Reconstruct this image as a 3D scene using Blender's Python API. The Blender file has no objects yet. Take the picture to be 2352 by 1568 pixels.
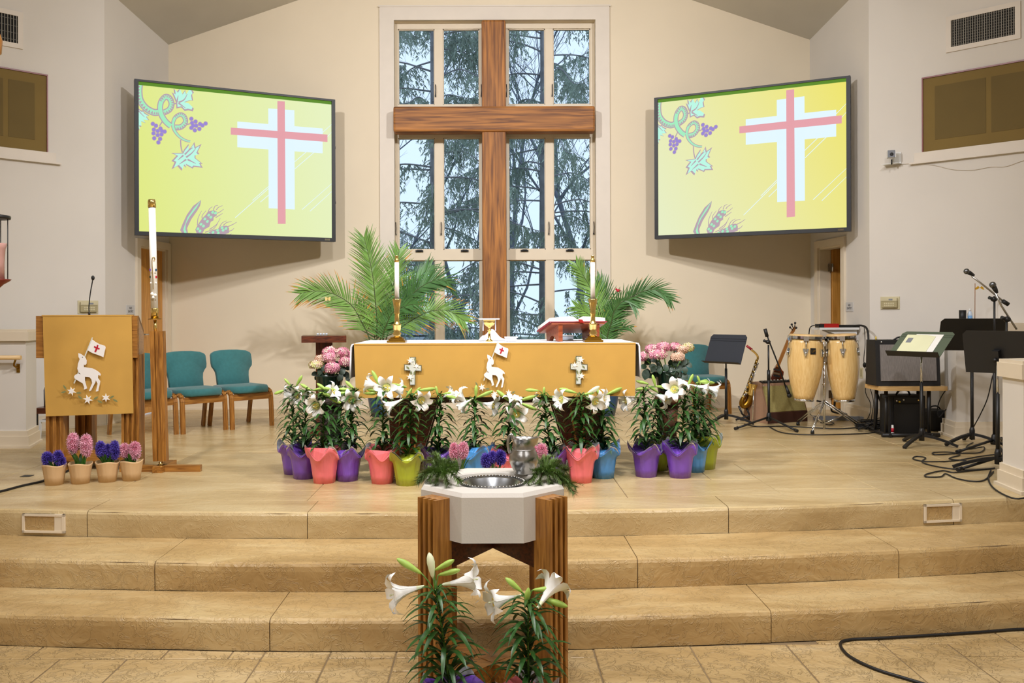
import bpy, bmesh, math, random
from mathutils import Vector as V, Matrix
sc = bpy.context.scene
col = sc.collection
rnd = random.Random(11)
PI = math.pi

# ---------------------------------------------------------------- camera
F, CX, CY, ROLL = 2050.0, 1135.0, 718.0, 0.0035      # pixels, in the 2352 x 1568 frame
CAM = V((0, 0, 1.75))
cR = V((math.cos(ROLL), 0, -math.sin(ROLL)))
cU = V((math.sin(ROLL), 0, math.cos(ROLL)))
cN = V((0, 1, 0))
cd = bpy.data.cameras.new('camera')
cd.sensor_fit = 'HORIZONTAL'
cd.sensor_width = 36.0
cd.lens = F / 2352 * 36
cd.shift_x = (1176 - CX) / 2352
cd.shift_y = -(784 - CY) / 2352
cd.clip_end = 300
cam = bpy.data.objects.new('camera', cd)
col.objects.link(cam)
m = Matrix.Identity(4)
for i in range(3):
    m[i][0], m[i][1], m[i][2], m[i][3] = cR[i], cU[i], -cN[i], CAM[i]
cam.matrix_world = m
sc.camera = cam

# ---------------------------------------------------------------- view, world, lights
sc.view_settings.view_transform = 'Standard'
sc.view_settings.look = 'None'
sc.view_settings.gamma = 1.0
sc.view_settings.use_curve_mapping = False
sc.view_settings.exposure = 0.0
# ray depth suited to an interior
sc.cycles.max_bounces = 5
sc.cycles.diffuse_bounces = 3
sc.cycles.glossy_bounces = 3
sc.cycles.transmission_bounces = 3
sc.cycles.transparent_max_bounces = 10
sc.cycles.caustics_reflective = False
sc.cycles.caustics_refractive = False
sc.cycles.use_adaptive_sampling = True
sc.cycles.adaptive_threshold = 0.06
sc.cycles.use_denoising = True

def lin(c):
    return tuple(((x / 255.0) / 12.92 if x / 255.0 <= 0.04045 else ((x / 255.0 + 0.055) / 1.055) ** 2.4) for x in c[:3])

w = bpy.data.worlds.new('overcast_sky')
sc.world = w
w.use_nodes = True
bg = w.node_tree.nodes['Background']
bg.inputs[0].default_value = (*lin((226, 238, 255)), 1)
bg.inputs[1].default_value = 1.45

def area(name, loc, target, size, power, color=(252, 250, 252), spread=180):
    l = bpy.data.lights.new(name, 'AREA')
    l.shape = 'DISK'
    l.size = size
    l.energy = power
    l.color = lin(color)
    l.spread = math.radians(spread)
    o = bpy.data.objects.new(name, l)
    col.objects.link(o)
    o.location = loc
    d = V(target) - V(loc)
    o.rotation_euler = d.to_track_quat('-Z', 'Y').to_euler()
    return o
# track spotlights high over the front pews, crossing onto the chancel
area('track_light', (-2.9, 4.6, 5.9), (2.6, 11.2, 1.2), 0.30, 130, spread=120)
area('track_light', (2.9, 4.6, 5.9), (-2.6, 11.2, 1.2), 0.30, 130, spread=120)
area('track_light', (0.0, 4.2, 6.3), (0, 9.0, 0.5), 0.45, 85, spread=130)
# unseen fill lights added under the nave ceiling for soft ambient light
for X, Y in ((-3.2, 0.8), (3.2, 0.8), (-3.2, -3.0), (3.2, -3.0), (0, 2.6)):
    area('nave_fill_light', (X, Y, 6.1), (X, Y + 0.5, 0), 1.3, 93, spread=140)

# ---------------------------------------------------------------- pixel helpers
ZS = 0.4965          # stage height above the lower floor
RIS = 0.1655
def ray(px, py):
    return cR * ((px - CX) / F) + cU * ((CY - py) / F) + cN
def at(px, py, D):
    return CAM + ray(px, py) * D
def onz(px, py, z=ZS):
    r = ray(px, py)
    return CAM + r * ((z - CAM.z) / r.z)
def onplane(px, py, p0, n):
    r = ray(px, py)
    return CAM + r * ((p0 - CAM).dot(n) / r.dot(n))

# ---------------------------------------------------------------- materials
MATS = {}
def nodes(name):
    mt = bpy.data.materials.new(name)
    mt.use_nodes = True
    nt = mt.node_tree
    return mt, nt, nt.nodes['Principled BSDF']

def M(name, rgb, rough=0.5, metal=0.0, var=0.06, vs=6.0, bump=0.0, bs=60.0, coat=0.0, spec=0.5, stretch=(1, 1, 1), sheen=0.0, trans=0.0, two=None):
    mt, nt, b = nodes(name)
    tc = nt.nodes.new('ShaderNodeTexCoord')
    mp = nt.nodes.new('ShaderNodeMapping')
    mp.inputs['Scale'].default_value = stretch
    nt.links.new(tc.outputs['Object'], mp.inputs[0])
    nz = nt.nodes.new('ShaderNodeTexNoise')
    nz.inputs['Scale'].default_value = vs
    nz.inputs['Detail'].default_value = 2
    nt.links.new(mp.outputs[0], nz.inputs[0])
    rp = nt.nodes.new('ShaderNodeValToRGB')
    c = lin(rgb)
    a = [max(0, x * (1 - var)) for x in c]
    d = [min(1, x * (1 + var)) for x in c]
    if two:
        a = c
        d = lin(two)
    rp.color_ramp.elements[0].position = 0.3
    rp.color_ramp.elements[1].position = 0.7
    rp.color_ramp.elements[0].color = (*a, 1)
    rp.color_ramp.elements[1].color = (*d, 1)
    nt.links.new(nz.outputs[0], rp.inputs[0])
    nt.links.new(rp.outputs[0], b.inputs['Base Color'])
    b.inputs['Roughness'].default_value = rough
    b.inputs['Metallic'].default_value = metal
    b.inputs['Specular IOR Level'].default_value = spec
    b.inputs['Coat Weight'].default_value = coat
    b.inputs['Coat Roughness'].default_value = 0.15
    b.inputs['Sheen Weight'].default_value = sheen
    if trans:
        b.inputs['Subsurface Weight'].default_value = trans
        b.inputs['Subsurface Radius'].default_value = (0.01, 0.01, 0.01)
    if bump:
        n2 = nt.nodes.new('ShaderNodeTexNoise')
        n2.inputs['Scale'].default_value = bs
        n2.inputs['Detail'].default_value = 2
        nt.links.new(mp.outputs[0], n2.inputs[0])
        bp = nt.nodes.new('ShaderNodeBump')
        bp.inputs['Strength'].default_value = bump
        bp.inputs['Distance'].default_value = 0.01
        nt.links.new(n2.outputs[0], bp.inputs['Height'])
        nt.links.new(bp.outputs[0], b.inputs['Normal'])
    MATS[name] = mt
    return mt

def wood(name, c1, c2, axis='Z', scale=5.0, rough=0.4, k=14.0, coat=0.15):
    s = {'X': (1, k, k), 'Y': (k, 1, k), 'Z': (k, k, 1)}[axis]
    mt, nt, b = nodes(name)
    tc = nt.nodes.new('ShaderNodeTexCoord')
    mp = nt.nodes.new('ShaderNodeMapping')
    mp.inputs['Scale'].default_value = s
    nt.links.new(tc.outputs['Object'], mp.inputs[0])
    nz = nt.nodes.new('ShaderNodeTexNoise')
    nz.inputs['Scale'].default_value = scale
    nz.inputs['Detail'].default_value = 4
    nz.inputs['Distortion'].default_value = 0.6
    nt.links.new(mp.outputs[0], nz.inputs[0])
    rp = nt.nodes.new('ShaderNodeValToRGB')
    rp.color_ramp.elements[0].position = 0.32
    rp.color_ramp.elements[1].position = 0.68
    rp.color_ramp.elements[0].color = (*lin(c1), 1)
    rp.color_ramp.elements[1].color = (*lin(c2), 1)
    nt.links.new(nz.outputs[0], rp.inputs[0])
    nt.links.new(rp.outputs[0], b.inputs['Base Color'])
    b.inputs['Roughness'].default_value = rough
    b.inputs['Coat Weight'].default_value = coat
    bp = nt.nodes.new('ShaderNodeBump')
    bp.inputs['Strength'].default_value = 0.15
    bp.inputs['Distance'].default_value = 0.004
    nt.links.new(nz.outputs[0], bp.inputs['Height'])
    nt.links.new(bp.outputs[0], b.inputs['Normal'])
    MATS[name] = mt
    return mt

def emit(name, rgb, strength=1.0, rgb2=None, d=(1, 0, 0)):
    mt, nt, b = nodes(name)
    b.inputs['Base Color'].default_value = (0.02, 0.02, 0.02, 1)
    b.inputs['Roughness'].default_value = 0.6
    b.inputs['Specular IOR Level'].default_value = 0.1
    b.inputs['Emission Strength'].default_value = strength
    b.inputs['Emission Color'].default_value = (*lin(rgb), 1)
    if rgb2:
        tc = nt.nodes.new('ShaderNodeTexCoord')
        dp = nt.nodes.new('ShaderNodeVectorMath')
        dp.operation = 'DOT_PRODUCT'
        dp.inputs[1].default_value = d
        nt.links.new(tc.outputs['Generated'], dp.inputs[0])
        rp = nt.nodes.new('ShaderNodeValToRGB')
        rp.color_ramp.elements[0].color = (*lin(rgb), 1)
        rp.color_ramp.elements[1].color = (*lin(rgb2), 1)
        nt.links.new(dp.outputs['Value'], rp.inputs[0])
        nt.links.new(rp.outputs[0], b.inputs['Emission Color'])
    if not rgb2:
        mt.cycles.emission_sampling = 'NONE'
    MATS[name] = mt
    return mt

def glass(name, tint=(255, 255, 255), refl=0.06):
    mt = bpy.data.materials.new(name)
    mt.use_nodes = True
    nt = mt.node_tree
    nt.nodes.remove(nt.nodes['Principled BSDF'])
    out = nt.nodes['Material Output']
    t = nt.nodes.new('ShaderNodeBsdfTransparent')
    t.inputs[0].default_value = (*lin(tint), 1)
    g = nt.nodes.new('ShaderNodeBsdfGlossy')
    g.inputs['Roughness'].default_value = 0.03
    fr = nt.nodes.new('ShaderNodeFresnel')
    fr.inputs[0].default_value = 1.0 + refl * 5
    mx = nt.nodes.new('ShaderNodeMixShader')
    nt.links.new(fr.outputs[0], mx.inputs[0])
    nt.links.new(t.outputs[0], mx.inputs[1])
    nt.links.new(g.outputs[0], mx.inputs[2])
    nt.links.new(mx.outputs[0], out.inputs[0])
    MATS[name] = mt
    return mt

def stone(name, c1, c2, c3, bump=0.35, rough=0.34):
    """stamped, stained concrete: cloudy tan stain plus hand-troweled relief"""
    mt, nt, b = nodes(name)
    tc = nt.nodes.new('ShaderNodeTexCoord')
    mp = nt.nodes.new('ShaderNodeMapping')
    mp.inputs['Scale'].default_value = (0.55, 1.5, 1.2)
    nt.links.new(tc.outputs['Object'], mp.inputs[0])
    n1 = nt.nodes.new('ShaderNodeTexNoise')
    n1.inputs['Scale'].default_value = 1.9
    n1.inputs['Detail'].default_value = 5
    n1.inputs['Roughness'].default_value = 0.62
    n1.inputs['Distortion'].default_value = 0.5
    nt.links.new(mp.outputs[0], n1.inputs[0])
    rp = nt.nodes.new('ShaderNodeValToRGB')
    e = rp.color_ramp.elements
    e[0].position, e[1].position = 0.28, 0.72
    e[0].color, e[1].color = (*lin(c1), 1), (*lin(c3), 1)
    x = e.new(0.5)
    x.color = (*lin(c2), 1)
    nt.links.new(n1.outputs[0], rp.inputs[0])
    nt.links.new(rp.outputs[0], b.inputs['Base Color'])
    b.inputs['Roughness'].default_value = rough
    b.inputs['Specular IOR Level'].default_value = 0.45
    n2 = nt.nodes.new('ShaderNodeTexNoise')
    n2.inputs['Scale'].default_value = 9
    n2.inputs['Detail'].default_value = 3
    n2.inputs['Distortion'].default_value = 2.2
    nt.links.new(tc.outputs['Object'], n2.inputs[0])
    n3 = nt.nodes.new('ShaderNodeTexVoronoi')
    n3.feature = 'DISTANCE_TO_EDGE'
    n3.inputs['Scale'].default_value = 5.5
    ds = nt.nodes.new('ShaderNodeVectorMath')
    ds.operation = 'MULTIPLY_ADD'
    ds.inputs[1].default_value = (0.35, 0.35, 0.35)
    nt.links.new(n2.outputs['Color'], ds.inputs[0])
    nt.links.new(tc.outputs['Object'], ds.inputs[2])
    nt.links.new(ds.outputs[0], n3.inputs['Vector'])
    rr = nt.nodes.new('ShaderNodeMapRange')
    rr.inputs[1].default_value, rr.inputs[2].default_value = 0.0, 0.05
    rr.inputs[3].default_value, rr.inputs[4].default_value = 0.35, 0.0
    nt.links.new(n3.outputs['Distance'], rr.inputs[0])
    ad = nt.nodes.new('ShaderNodeMath')
    ad.operation = 'ADD'
    nt.links.new(n2.outputs[0], ad.inputs[0])
    nt.links.new(rr.outputs[0], ad.inputs[1])
    bp = nt.nodes.new('ShaderNodeBump')
    bp.inputs['Strength'].default_value = bump
    bp.inputs['Distance'].default_value = 0.012
    nt.links.new(ad.outputs[0], bp.inputs['Height'])
    nt.links.new(bp.outputs[0], b.inputs['Normal'])
    MATS[name] = mt
    return mt

M('wall_cream', (232, 218, 192), 0.75, var=0.02, vs=1.5)
M('wall_white', (222, 216, 207), 0.75, var=0.02, vs=1.5)
M('ceiling_paint', (205, 199, 184), 0.85, var=0.03, vs=2)
M('trim_white', (224, 214, 200), 0.5, var=0.02)
M('trim_ivory', (226, 212, 188), 0.5, var=0.02)
stone('stage_stone', (170, 144, 98), (192, 168, 122), (208, 188, 146), rough=0.27)
stone('step_stone', (160, 130, 82), (186, 156, 106), (206, 182, 134), bump=0.55, rough=0.33)
stone('paver_stone', (160, 132, 86), (184, 156, 108), (204, 180, 136), bump=0.8, rough=0.36)
M('grout', (128, 108, 78), 0.85, bump=0.1)
wood('oak', (124, 76, 26), (180, 124, 54), 'Z')
wood('oak_x', (124, 76, 26), (182, 126, 56), 'X')
wood('oak_y', (124, 76, 26), (180, 124, 54), 'Y')
wood('cross_z', (98, 54, 16), (184, 120, 50), 'Z', scale=1.5, k=22, rough=0.55, coat=0.0)
wood('cross_x', (98, 54, 16), (184, 120, 50), 'X', scale=1.5, k=22, rough=0.55, coat=0.0)
wood('walnut', (58, 24, 10), (104, 48, 20), 'Z')
wood('walnut_x', (58, 24, 10), (104, 48, 20), 'X')
wood('door_oak', (188, 128, 52), (218, 158, 76), 'Z', scale=3)
wood('cherry', (122, 52, 22), (164, 82, 40), 'X')
wood('drum_ash', (224, 182, 112), (240, 206, 142), 'Z', scale=5, rough=0.22, coat=0.6)
wood('board_pine', (205, 165, 105), (228, 192, 135), 'X')
M('cloth_gold', (202, 156, 70), 0.8, var=0.05, vs=4, bump=0.15, bs=500, sheen=0.2)
M('cloth_white', (240, 240, 246), 0.8, var=0.02, bump=0.05, bs=300)
M('applique_white', (244, 240, 236), 0.7, var=0.02, bump=0.1, bs=400)
M('applique_silver', (214, 216, 204), 0.6, var=0.03)
M('applique_red', (186, 22, 46), 0.6)
M('applique_green', (128, 132, 84), 0.7)
M('applique_outline', (96, 92, 66), 0.7)
M('applique_yellow', (240, 214, 140), 0.7)
M('chair_teal', (50, 112, 114), 0.85, var=0.08, vs=30, bump=0.15, bs=600, sheen=0.3)
M('brass', (236, 206, 128), 0.2, metal=1.0, var=0.03)
M('brass_dark', (150, 112, 40), 0.3, metal=1.0, var=0.1)
M('gold', (240, 205, 120), 0.12, metal=1.0, var=0.03)
M('chrome', (220, 222, 226), 0.1, metal=1.0, var=0.02)
M('pewter', (176, 174, 170), 0.28, metal=1.0, var=0.08, vs=5, bump=0.04, bs=20)
M('pewter_dark', (120, 122, 124), 0.28, metal=1.0, var=0.3, vs=14)
M('foil_silver', (222, 224, 230), 0.32, metal=0.55, var=0.05, bump=0.5, bs=30)
M('black_metal', (22, 22, 23), 0.45, var=0.1)
M('black_plastic', (18, 18, 19), 0.5, var=0.1)
M('black_tolex', (26, 25, 25), 0.7, var=0.1, bump=0.3, bs=300)
M('stand_slate', (44, 48, 58), 0.5, var=0.05)
M('stand_green', (86, 98, 80), 0.5, var=0.05)
M('candle_wax', (246, 242, 232), 0.5, var=0.02)
M('limestone', (208, 202, 192), 0.75, var=0.04, vs=3, bump=0.06, bs=120)
M('kraft_paper', (205, 170, 125), 0.8, var=0.07, vs=12, stretch=(1, 1, 0.2), bump=0.25, bs=40)
M('soil', (52, 36, 26), 0.95, bump=0.6, bs=80)
M('leaf_lily', (46, 84, 32), 0.38, var=0.35, vs=9, spec=0.5)
M('stem_lily', (92, 136, 52), 0.45, var=0.1)
M('petal_white', (250, 250, 246), 0.45, var=0.02)
M('petal_throat', (226, 238, 150), 0.5, var=0.05)
M('bud_green', (168, 200, 92), 0.45, var=0.2, vs=14)
M('bud_pale', (236, 242, 204), 0.45, var=0.1, vs=14)
M('anther', (238, 206, 96), 0.7)
M('palm_green', (118, 160, 76), 0.4, var=0.3, vs=5)
M('palm_dark', (74, 120, 62), 0.4, var=0.35, vs=5)
M('palm_yellow', (206, 152, 60), 0.5, var=0.25, vs=6)
M('palm_stem', (70, 84, 44), 0.5)
M('hyacinth_pink', (250, 190, 208), 0.5, var=0.12, vs=40)
M('hyacinth_purple_deep', (74, 58, 156), 0.5, var=0.2)
M('hyacinth_pink_deep', (234, 152, 178), 0.5, var=0.15)
M('hydrangea_deep', (206, 120, 146), 0.6, var=0.15)
M('hydrangea_cream', (236, 206, 190), 0.6, var=0.1)
M('hyacinth_purple', (110, 92, 196), 0.5, var=0.25, vs=40)
M('hyacinth_leaf', (66, 122, 44), 0.4, var=0.2, vs=8)
M('hydrangea_pink', (226, 150, 168), 0.6, var=0.2, vs=25)
M('hydrangea_green', (214, 212, 140), 0.6, var=0.15, vs=25)
M('hydrangea_peach', (226, 186, 158), 0.6, var=0.2, vs=25)
M('leaf_dark', (38, 62, 40), 0.45, var=0.3, vs=10)
M('pot_green', (14, 44, 34), 0.2, var=0.1, coat=0.5)
M('pot_blue', (30, 74, 112), 0.3, var=0.1, coat=0.4)
M('bark', (92, 52, 24), 0.7, var=0.5, vs=14, stretch=(1, 1, 0.4), bump=0.6, bs=30)
M('bark_dark', (46, 26, 16), 0.7, var=0.4, vs=14, bump=0.5, bs=30)
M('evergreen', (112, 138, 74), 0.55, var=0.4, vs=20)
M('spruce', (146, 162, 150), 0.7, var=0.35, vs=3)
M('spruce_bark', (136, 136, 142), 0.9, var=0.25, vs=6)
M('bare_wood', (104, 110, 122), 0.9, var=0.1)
M('plastic_beige', (206, 196, 160), 0.5, var=0.03)
M('plastic_beige_dark', (170, 158, 118), 0.5, var=0.03)
M('plastic_white', (226, 226, 224), 0.4, var=0.02)
M('plastic_grey', (130, 134, 142), 0.4, var=0.04)
M('sign_grey', (196, 196, 196), 0.4, var=0.02)
M('ink', (40, 36, 40), 0.6)
M('frame_black', (24, 26, 30), 0.45, var=0.05)
M('tolex_tan', (160, 124, 98), 0.7, var=0.08, bump=0.2, bs=200)
M('grille_olive', (152, 140, 84), 0.8, var=0.1, vs=60, bump=0.2, bs=300)
M('grille_brown', (62, 28, 16), 0.7, var=0.2)
M('grille_silver', (128, 122, 118), 0.75, var=0.25, vs=60, stretch=(6, 1, 0.3), bump=0.3, bs=200)
M('sunburst', (96, 34, 14), 0.15, var=0.5, vs=4, coat=0.8)
M('guitar_neck', (150, 98, 44), 0.35, var=0.15)
M('rosin_red', (170, 26, 22), 0.4)
M('book_red', (140, 26, 40), 0.5)
M('page', (244, 242, 236), 0.7, var=0.02)
M('folder', (230, 230, 190), 0.7, var=0.02)
M('duct_brown', (128, 106, 56), 0.6, var=0.05, vs=2, spec=0.15)
M('duct_panel', (110, 92, 50), 0.6, var=0.05, vs=2, spec=0.15)
M('dark_void', (24, 22, 18), 0.8)
M('grille_bar', (120, 114, 100), 0.5)
M('lantern_pink', (196, 150, 140), 0.15, var=0.05)
M('lantern_wood', (120, 40, 26), 0.35, var=0.2)
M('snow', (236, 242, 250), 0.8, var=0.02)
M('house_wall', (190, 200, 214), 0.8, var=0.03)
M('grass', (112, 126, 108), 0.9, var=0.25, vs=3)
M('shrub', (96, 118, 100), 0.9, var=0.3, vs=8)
M('bottle_clear', (206, 220, 236), 0.1, var=0.02, spec=0.6)
M('bottle_blue', (120, 170, 220), 0.1, var=0.05)
M('butterfly_gold', (214, 164, 30), 0.5)
M('tape_yellow', (224, 190, 40), 0.5)
M('tip_red', (150, 30, 40), 0.5)
M('wrap_purple', (122, 78, 190), 0.28, var=0.14, vs=14, stretch=(1, 1, 0.12), bump=0.7, bs=34, coat=0.3)
M('wrap_pink', (238, 118, 124), 0.32, var=0.14, vs=14, stretch=(1, 1, 0.12), bump=0.7, bs=34, coat=0.3)
M('wrap_green', (164, 176, 46), 0.3, var=0.14, vs=14, stretch=(1, 1, 0.12), bump=0.7, bs=34, coat=0.3)
M('wrap_blue', (76, 148, 214), 0.3, var=0.14, vs=14, stretch=(1, 1, 0.12), bump=0.7, bs=34, coat=0.3)
glass('window_glass', (236, 243, 248), 0.05)
glass('lantern_glass', (240, 214, 204), 0.06)
emit('screen_yellow', (222, 232, 128), 1.0, (228, 240, 192), (0.9, 0.0, 0.1))
emit('screen_yellow_warm', (228, 236, 196), 1.0, (236, 226, 104), (0.75, 0, 0.25))
emit('screen_white', (226, 246, 255))
emit('screen_red', (228, 160, 168))
emit('screen_purple', (150, 132, 212))
emit('screen_line', (182, 160, 172))
emit('screen_mint', (184, 246, 226))
emit('screen_mint_green', (160, 236, 190))
emit('screen_spill', (96, 150, 28), 0.8)  # projector spill, put in as a green glow

# ---------------------------------------------------------------- mesh builder
class MB:
    def __init__(s):
        s.v, s.f, s.mi, s.sm = [], [], [], []
        s.cur = 0
        s.M = None
    def add(s, vs, fs, smooth=False):
        b = len(s.v)
        if s.M is not None:
            vs = [s.M @ V(p) for p in vs]
        s.v.extend([tuple(p) for p in vs])
        for f in fs:
            s.f.append(tuple(i + b for i in f))
            s.mi.append(s.cur)
            s.sm.append(smooth)
        return s
    def box(s, c, size, R=None):
        x, y, z = size[0] / 2, size[1] / 2, size[2] / 2
        P = [V((i * x, j * y, k * z)) for k in (-1, 1) for j in (-1, 1) for i in (-1, 1)]
        if R is not None:
            P = [R @ p for p in P]
        P = [p + V(c) for p in P]
        return s.add(P, [(0, 2, 3, 1), (4, 5, 7, 6), (0, 1, 5, 4), (2, 6, 7, 3), (0, 4, 6, 2), (1, 3, 7, 5)])
    def span(s, a, b):
        a, b = V(a), V(b)
        return s.box((a + b) / 2, b - a)
    def bev(s, c, size, bv, R=None):
        """box with chamfered vertical/horizontal edges (bevel all round)"""
        x, y, z = size[0] / 2, size[1] / 2, size[2] / 2
        bm = bmesh.new()
        bmesh.ops.create_cube(bm, size=1.0)
        for q in bm.verts:
            q.co = V((q.co.x * 2 * x, q.co.y * 2 * y, q.co.z * 2 * z))
        bmesh.ops.bevel(bm, geom=list(bm.edges), offset=bv, segments=2, profile=0.6, affect='EDGES')
        bm.verts.index_update()
        P = [q.co.copy() for q in bm.verts]
        if R is not None:
            P = [R @ p for p in P]
        fs = [tuple(q.index for q in f.verts) for f in bm.faces]
        bm.free()
        return s.add([p + V(c) for p in P], fs)
    def tube(s, pts, r, n=8, cap=True, smooth=True):
        pts = [V(p) for p in pts]
        rs = r if isinstance(r, (list, tuple)) else [r] * len(pts)
        t0 = (pts[1] - pts[0]).normalized()
        up = V((0, 0, 1)) if abs(t0.z) < 0.9 else V((1, 0, 0))
        u = t0.cross(up).normalized()
        vs, fs = [], []
        for i, p in enumerate(pts):
            a = pts[max(0, i - 1)]
            b = pts[min(len(pts) - 1, i + 1)]
            t = (b - a)
            t = t.normalized() if t.length > 1e-9 else t0
            u = (u - t * u.dot(t))
            u = u.normalized() if u.length > 1e-6 else t.orthogonal().normalized()
            w_ = t.cross(u)
            for k in range(n):
                an = 2 * PI * k / n
                vs.append(p + (u * math.cos(an) + w_ * math.sin(an)) * rs[i])
        for i in range(len(pts) - 1):
            for k in range(n):
                k2 = (k + 1) % n
                fs.append((i * n + k, i * n + k2, (i + 1) * n + k2, (i + 1) * n + k))
        s.add(vs, fs, smooth)
        if cap:
            b = len(s.v) - len(vs)
            for f in (tuple(reversed(range(n))), tuple(range((len(pts) - 1) * n, len(pts) * n))):
                s.f.append(tuple(i + b for i in f))
                s.mi.append(s.cur)
                s.sm.append(False)
        return s
    def bar(s, a, b, wd, th, up=(0, 0, 1)):
        """rectangular bar from a to b"""
        a, b = V(a), V(b)
        t = (b - a).normalized()
        u = V(up)
        x = t.cross(u)
        if x.length < 1e-5:
            x = t.orthogonal()
        x.normalize()
        y = x.cross(t).normalized()
        P = []
        for p in (a, b):
            for i, j in ((-1, -1), (1, -1), (1, 1), (-1, 1)):
                P.append(p + x * i * wd / 2 + y * j * th / 2)
        return s.add(P, [(0, 3, 2, 1), (4, 5, 6, 7), (0, 1, 5, 4), (1, 2, 6, 5), (2, 3, 7, 6), (3, 0, 4, 7)])
    def lathe(s, prof, n=24, c=(0, 0, 0), R=None, smooth=True, wob=None):
        vs, fs = [], []
        c = V(c)
        for i, (r, z) in enumerate(prof):
            for k in range(n):
                an = 2 * PI * k / n
                rr, zz = (r, z) if wob is None else wob(r, z, an, i)
                p = V((rr * math.cos(an), rr * math.sin(an), zz))
                if R is not None:
                    p = R @ p
                vs.append(p + c)
        for i in range(len(prof) - 1):
            for k in range(n):
                k2 = (k + 1) % n
                fs.append((i * n + k, i * n + k2, (i + 1) * n + k2, (i + 1) * n + k))
        s.add(vs, fs, smooth)
        b = len(s.v) - len(vs)
        for r_, f in ((prof[0][0], tuple(reversed(range(n)))), (prof[-1][0], tuple(range((len(prof) - 1) * n, len(prof) * n)))):
            if r_ > 1e-4:
                s.f.append(tuple(i + b for i in f))
                s.mi.append(s.cur)
                s.sm.append(False)
        return s
    def ball(s, c, r, n=10, mrings=6, sc_=(1, 1, 1)):
        pr = [(max(1e-5, math.sin(PI * i / mrings)), -math.cos(PI * i / mrings)) for i in range(mrings + 1)]
        vs, fs = [], []
        for (a, z) in pr:
            for k in range(n):
                an = 2 * PI * k / n
                vs.append(V(c) + V((a * math.cos(an) * r * sc_[0], a * math.sin(an) * r * sc_[1], z * r * sc_[2])))
        for i in range(mrings):
            for k in range(n):
                k2 = (k + 1) % n
                fs.append((i * n + k, i * n + k2, (i + 1) * n + k2, (i + 1) * n + k))
        return s.add(vs, fs, True)
    def prism(s, poly, d, O=(0, 0, 0), X=(1, 0, 0), Y=(0, 0, 1)):
        """polygon in the plane O,X,Y extruded by d along X x Y"""
        O, X, Y = V(O), V(X), V(Y)
        N = X.cross(Y)
        n = len(poly)
        a = [O + X * p[0] + Y * p[1] for p in poly]
        b = [q + N * d for q in a]
        fs = [tuple(reversed(range(n))), tuple(range(n, 2 * n))]
        for i in range(n):
            j = (i + 1) % n
            fs.append((i, j, n + j, n + i))
        return s.add(a + b, fs)
    def build(s, name, mat, parent=None, world=True, recalc=False):
        me = bpy.data.meshes.new(name)
        vs = s.v
        if parent is not None and world:
            Mi = basis(parent).inverted()
            vs = [Mi @ V(p) for p in vs]
        me.from_pydata([tuple(p) for p in vs], [], s.f)
        for q in (mat if isinstance(mat, (list, tuple)) else [mat]):
            me.materials.append(MATS[q])
        me.polygons.foreach_set('material_index', s.mi)
        me.polygons.foreach_set('use_smooth', s.sm)
        if recalc:
            bm = bmesh.new()
            bm.from_mesh(me)
            bmesh.ops.recalc_face_normals(bm, faces=bm.faces)
            bm.to_mesh(me)
            bm.free()
        me.update()
        o = bpy.data.objects.new(name, me)
        col.objects.link(o)
        if parent is not None:
            o.parent = parent
        return o

def basis(o):
    m_ = Matrix.LocRotScale(o.location, o.rotation_euler, o.scale)
    return basis(o.parent) @ m_ if o.parent else m_
def tag(o, label=None, cat=None, group=None, kind=None):
    if label:
        o['label'] = label
    if cat:
        o['category'] = cat
    if group:
        o['group'] = group
    if kind:
        o['kind'] = kind
    return o
def thing(name, label, cat, loc=(0, 0, 0), rz=0.0, group=None):
    o = bpy.data.objects.new(name, None)
    o.empty_display_size = 0.1
    col.objects.link(o)
    o.location = loc
    o.rotation_euler = (0, 0, rz)
    return tag(o, label, cat, group)
def struct(name, mb, mat, parent=None, recalc=False):
    o = mb.build(name, mat, parent, recalc=recalc)
    if parent is None:
        o['kind'] = 'structure'
    return o
def sempty(name, loc=(0, 0, 0)):
    o = bpy.data.objects.new(name, None)
    o.empty_display_size = 0.1
    col.objects.link(o)
    o.location = loc
    o['kind'] = 'structure'
    return o
def copy_tree(o, parent=None):
    c = o.copy()
    col.objects.link(c)
    c.parent = parent
    for ch in list(o.children):
        copy_tree(ch, c)
    return c
def rotz(a):
    return Matrix.Rotation(a, 3, 'Z')
def text_mesh(name, body, size, mat, parent, O, X, Y, align='CENTER', extrude=0.0008):
    cu = bpy.data.curves.new(name, 'FONT')
    cu.body = body
    cu.size = size
    cu.align_x = align
    cu.align_y = 'CENTER'
    cu.extrude = extrude
    tmp = bpy.data.objects.new(name, cu)
    me = bpy.data.meshes.new_from_object(tmp)
    bpy.data.objects.remove(tmp)
    O, X, Y = V(O), V(X).normalized(), V(Y).normalized()
    N = X.cross(Y)
    Mi = basis(parent).inverted() if parent else Matrix.Identity(4)
    for q in me.vertices:
        q.co = Mi @ (O + X * q.co.x + Y * q.co.y + N * q.co.z)
    me.name = name
    me.materials.clear()
    me.materials.append(MATS[mat])
    o = bpy.data.objects.new(name, me)
    col.objects.link(o)
    o.parent = parent
    return o
def smooth_path(pts, k=4):
    """Catmull-Rom through the points"""
    pts = [V(p) for p in pts]
    out = []
    for i in range(len(pts) - 1):
        p0, p1, p2, p3 = pts[max(0, i - 1)], pts[i], pts[i + 1], pts[min(len(pts) - 1, i + 2)]
        for j in range(k):
            t = j / k
            out.append(0.5 * ((2 * p1) + (p2 - p0) * t + (2 * p0 - 5 * p1 + 4 * p2 - p3) * t * t + (3 * p1 - p0 - 3 * p2 + p3) * t ** 3))
    out.append(pts[-1])
    return out

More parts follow.
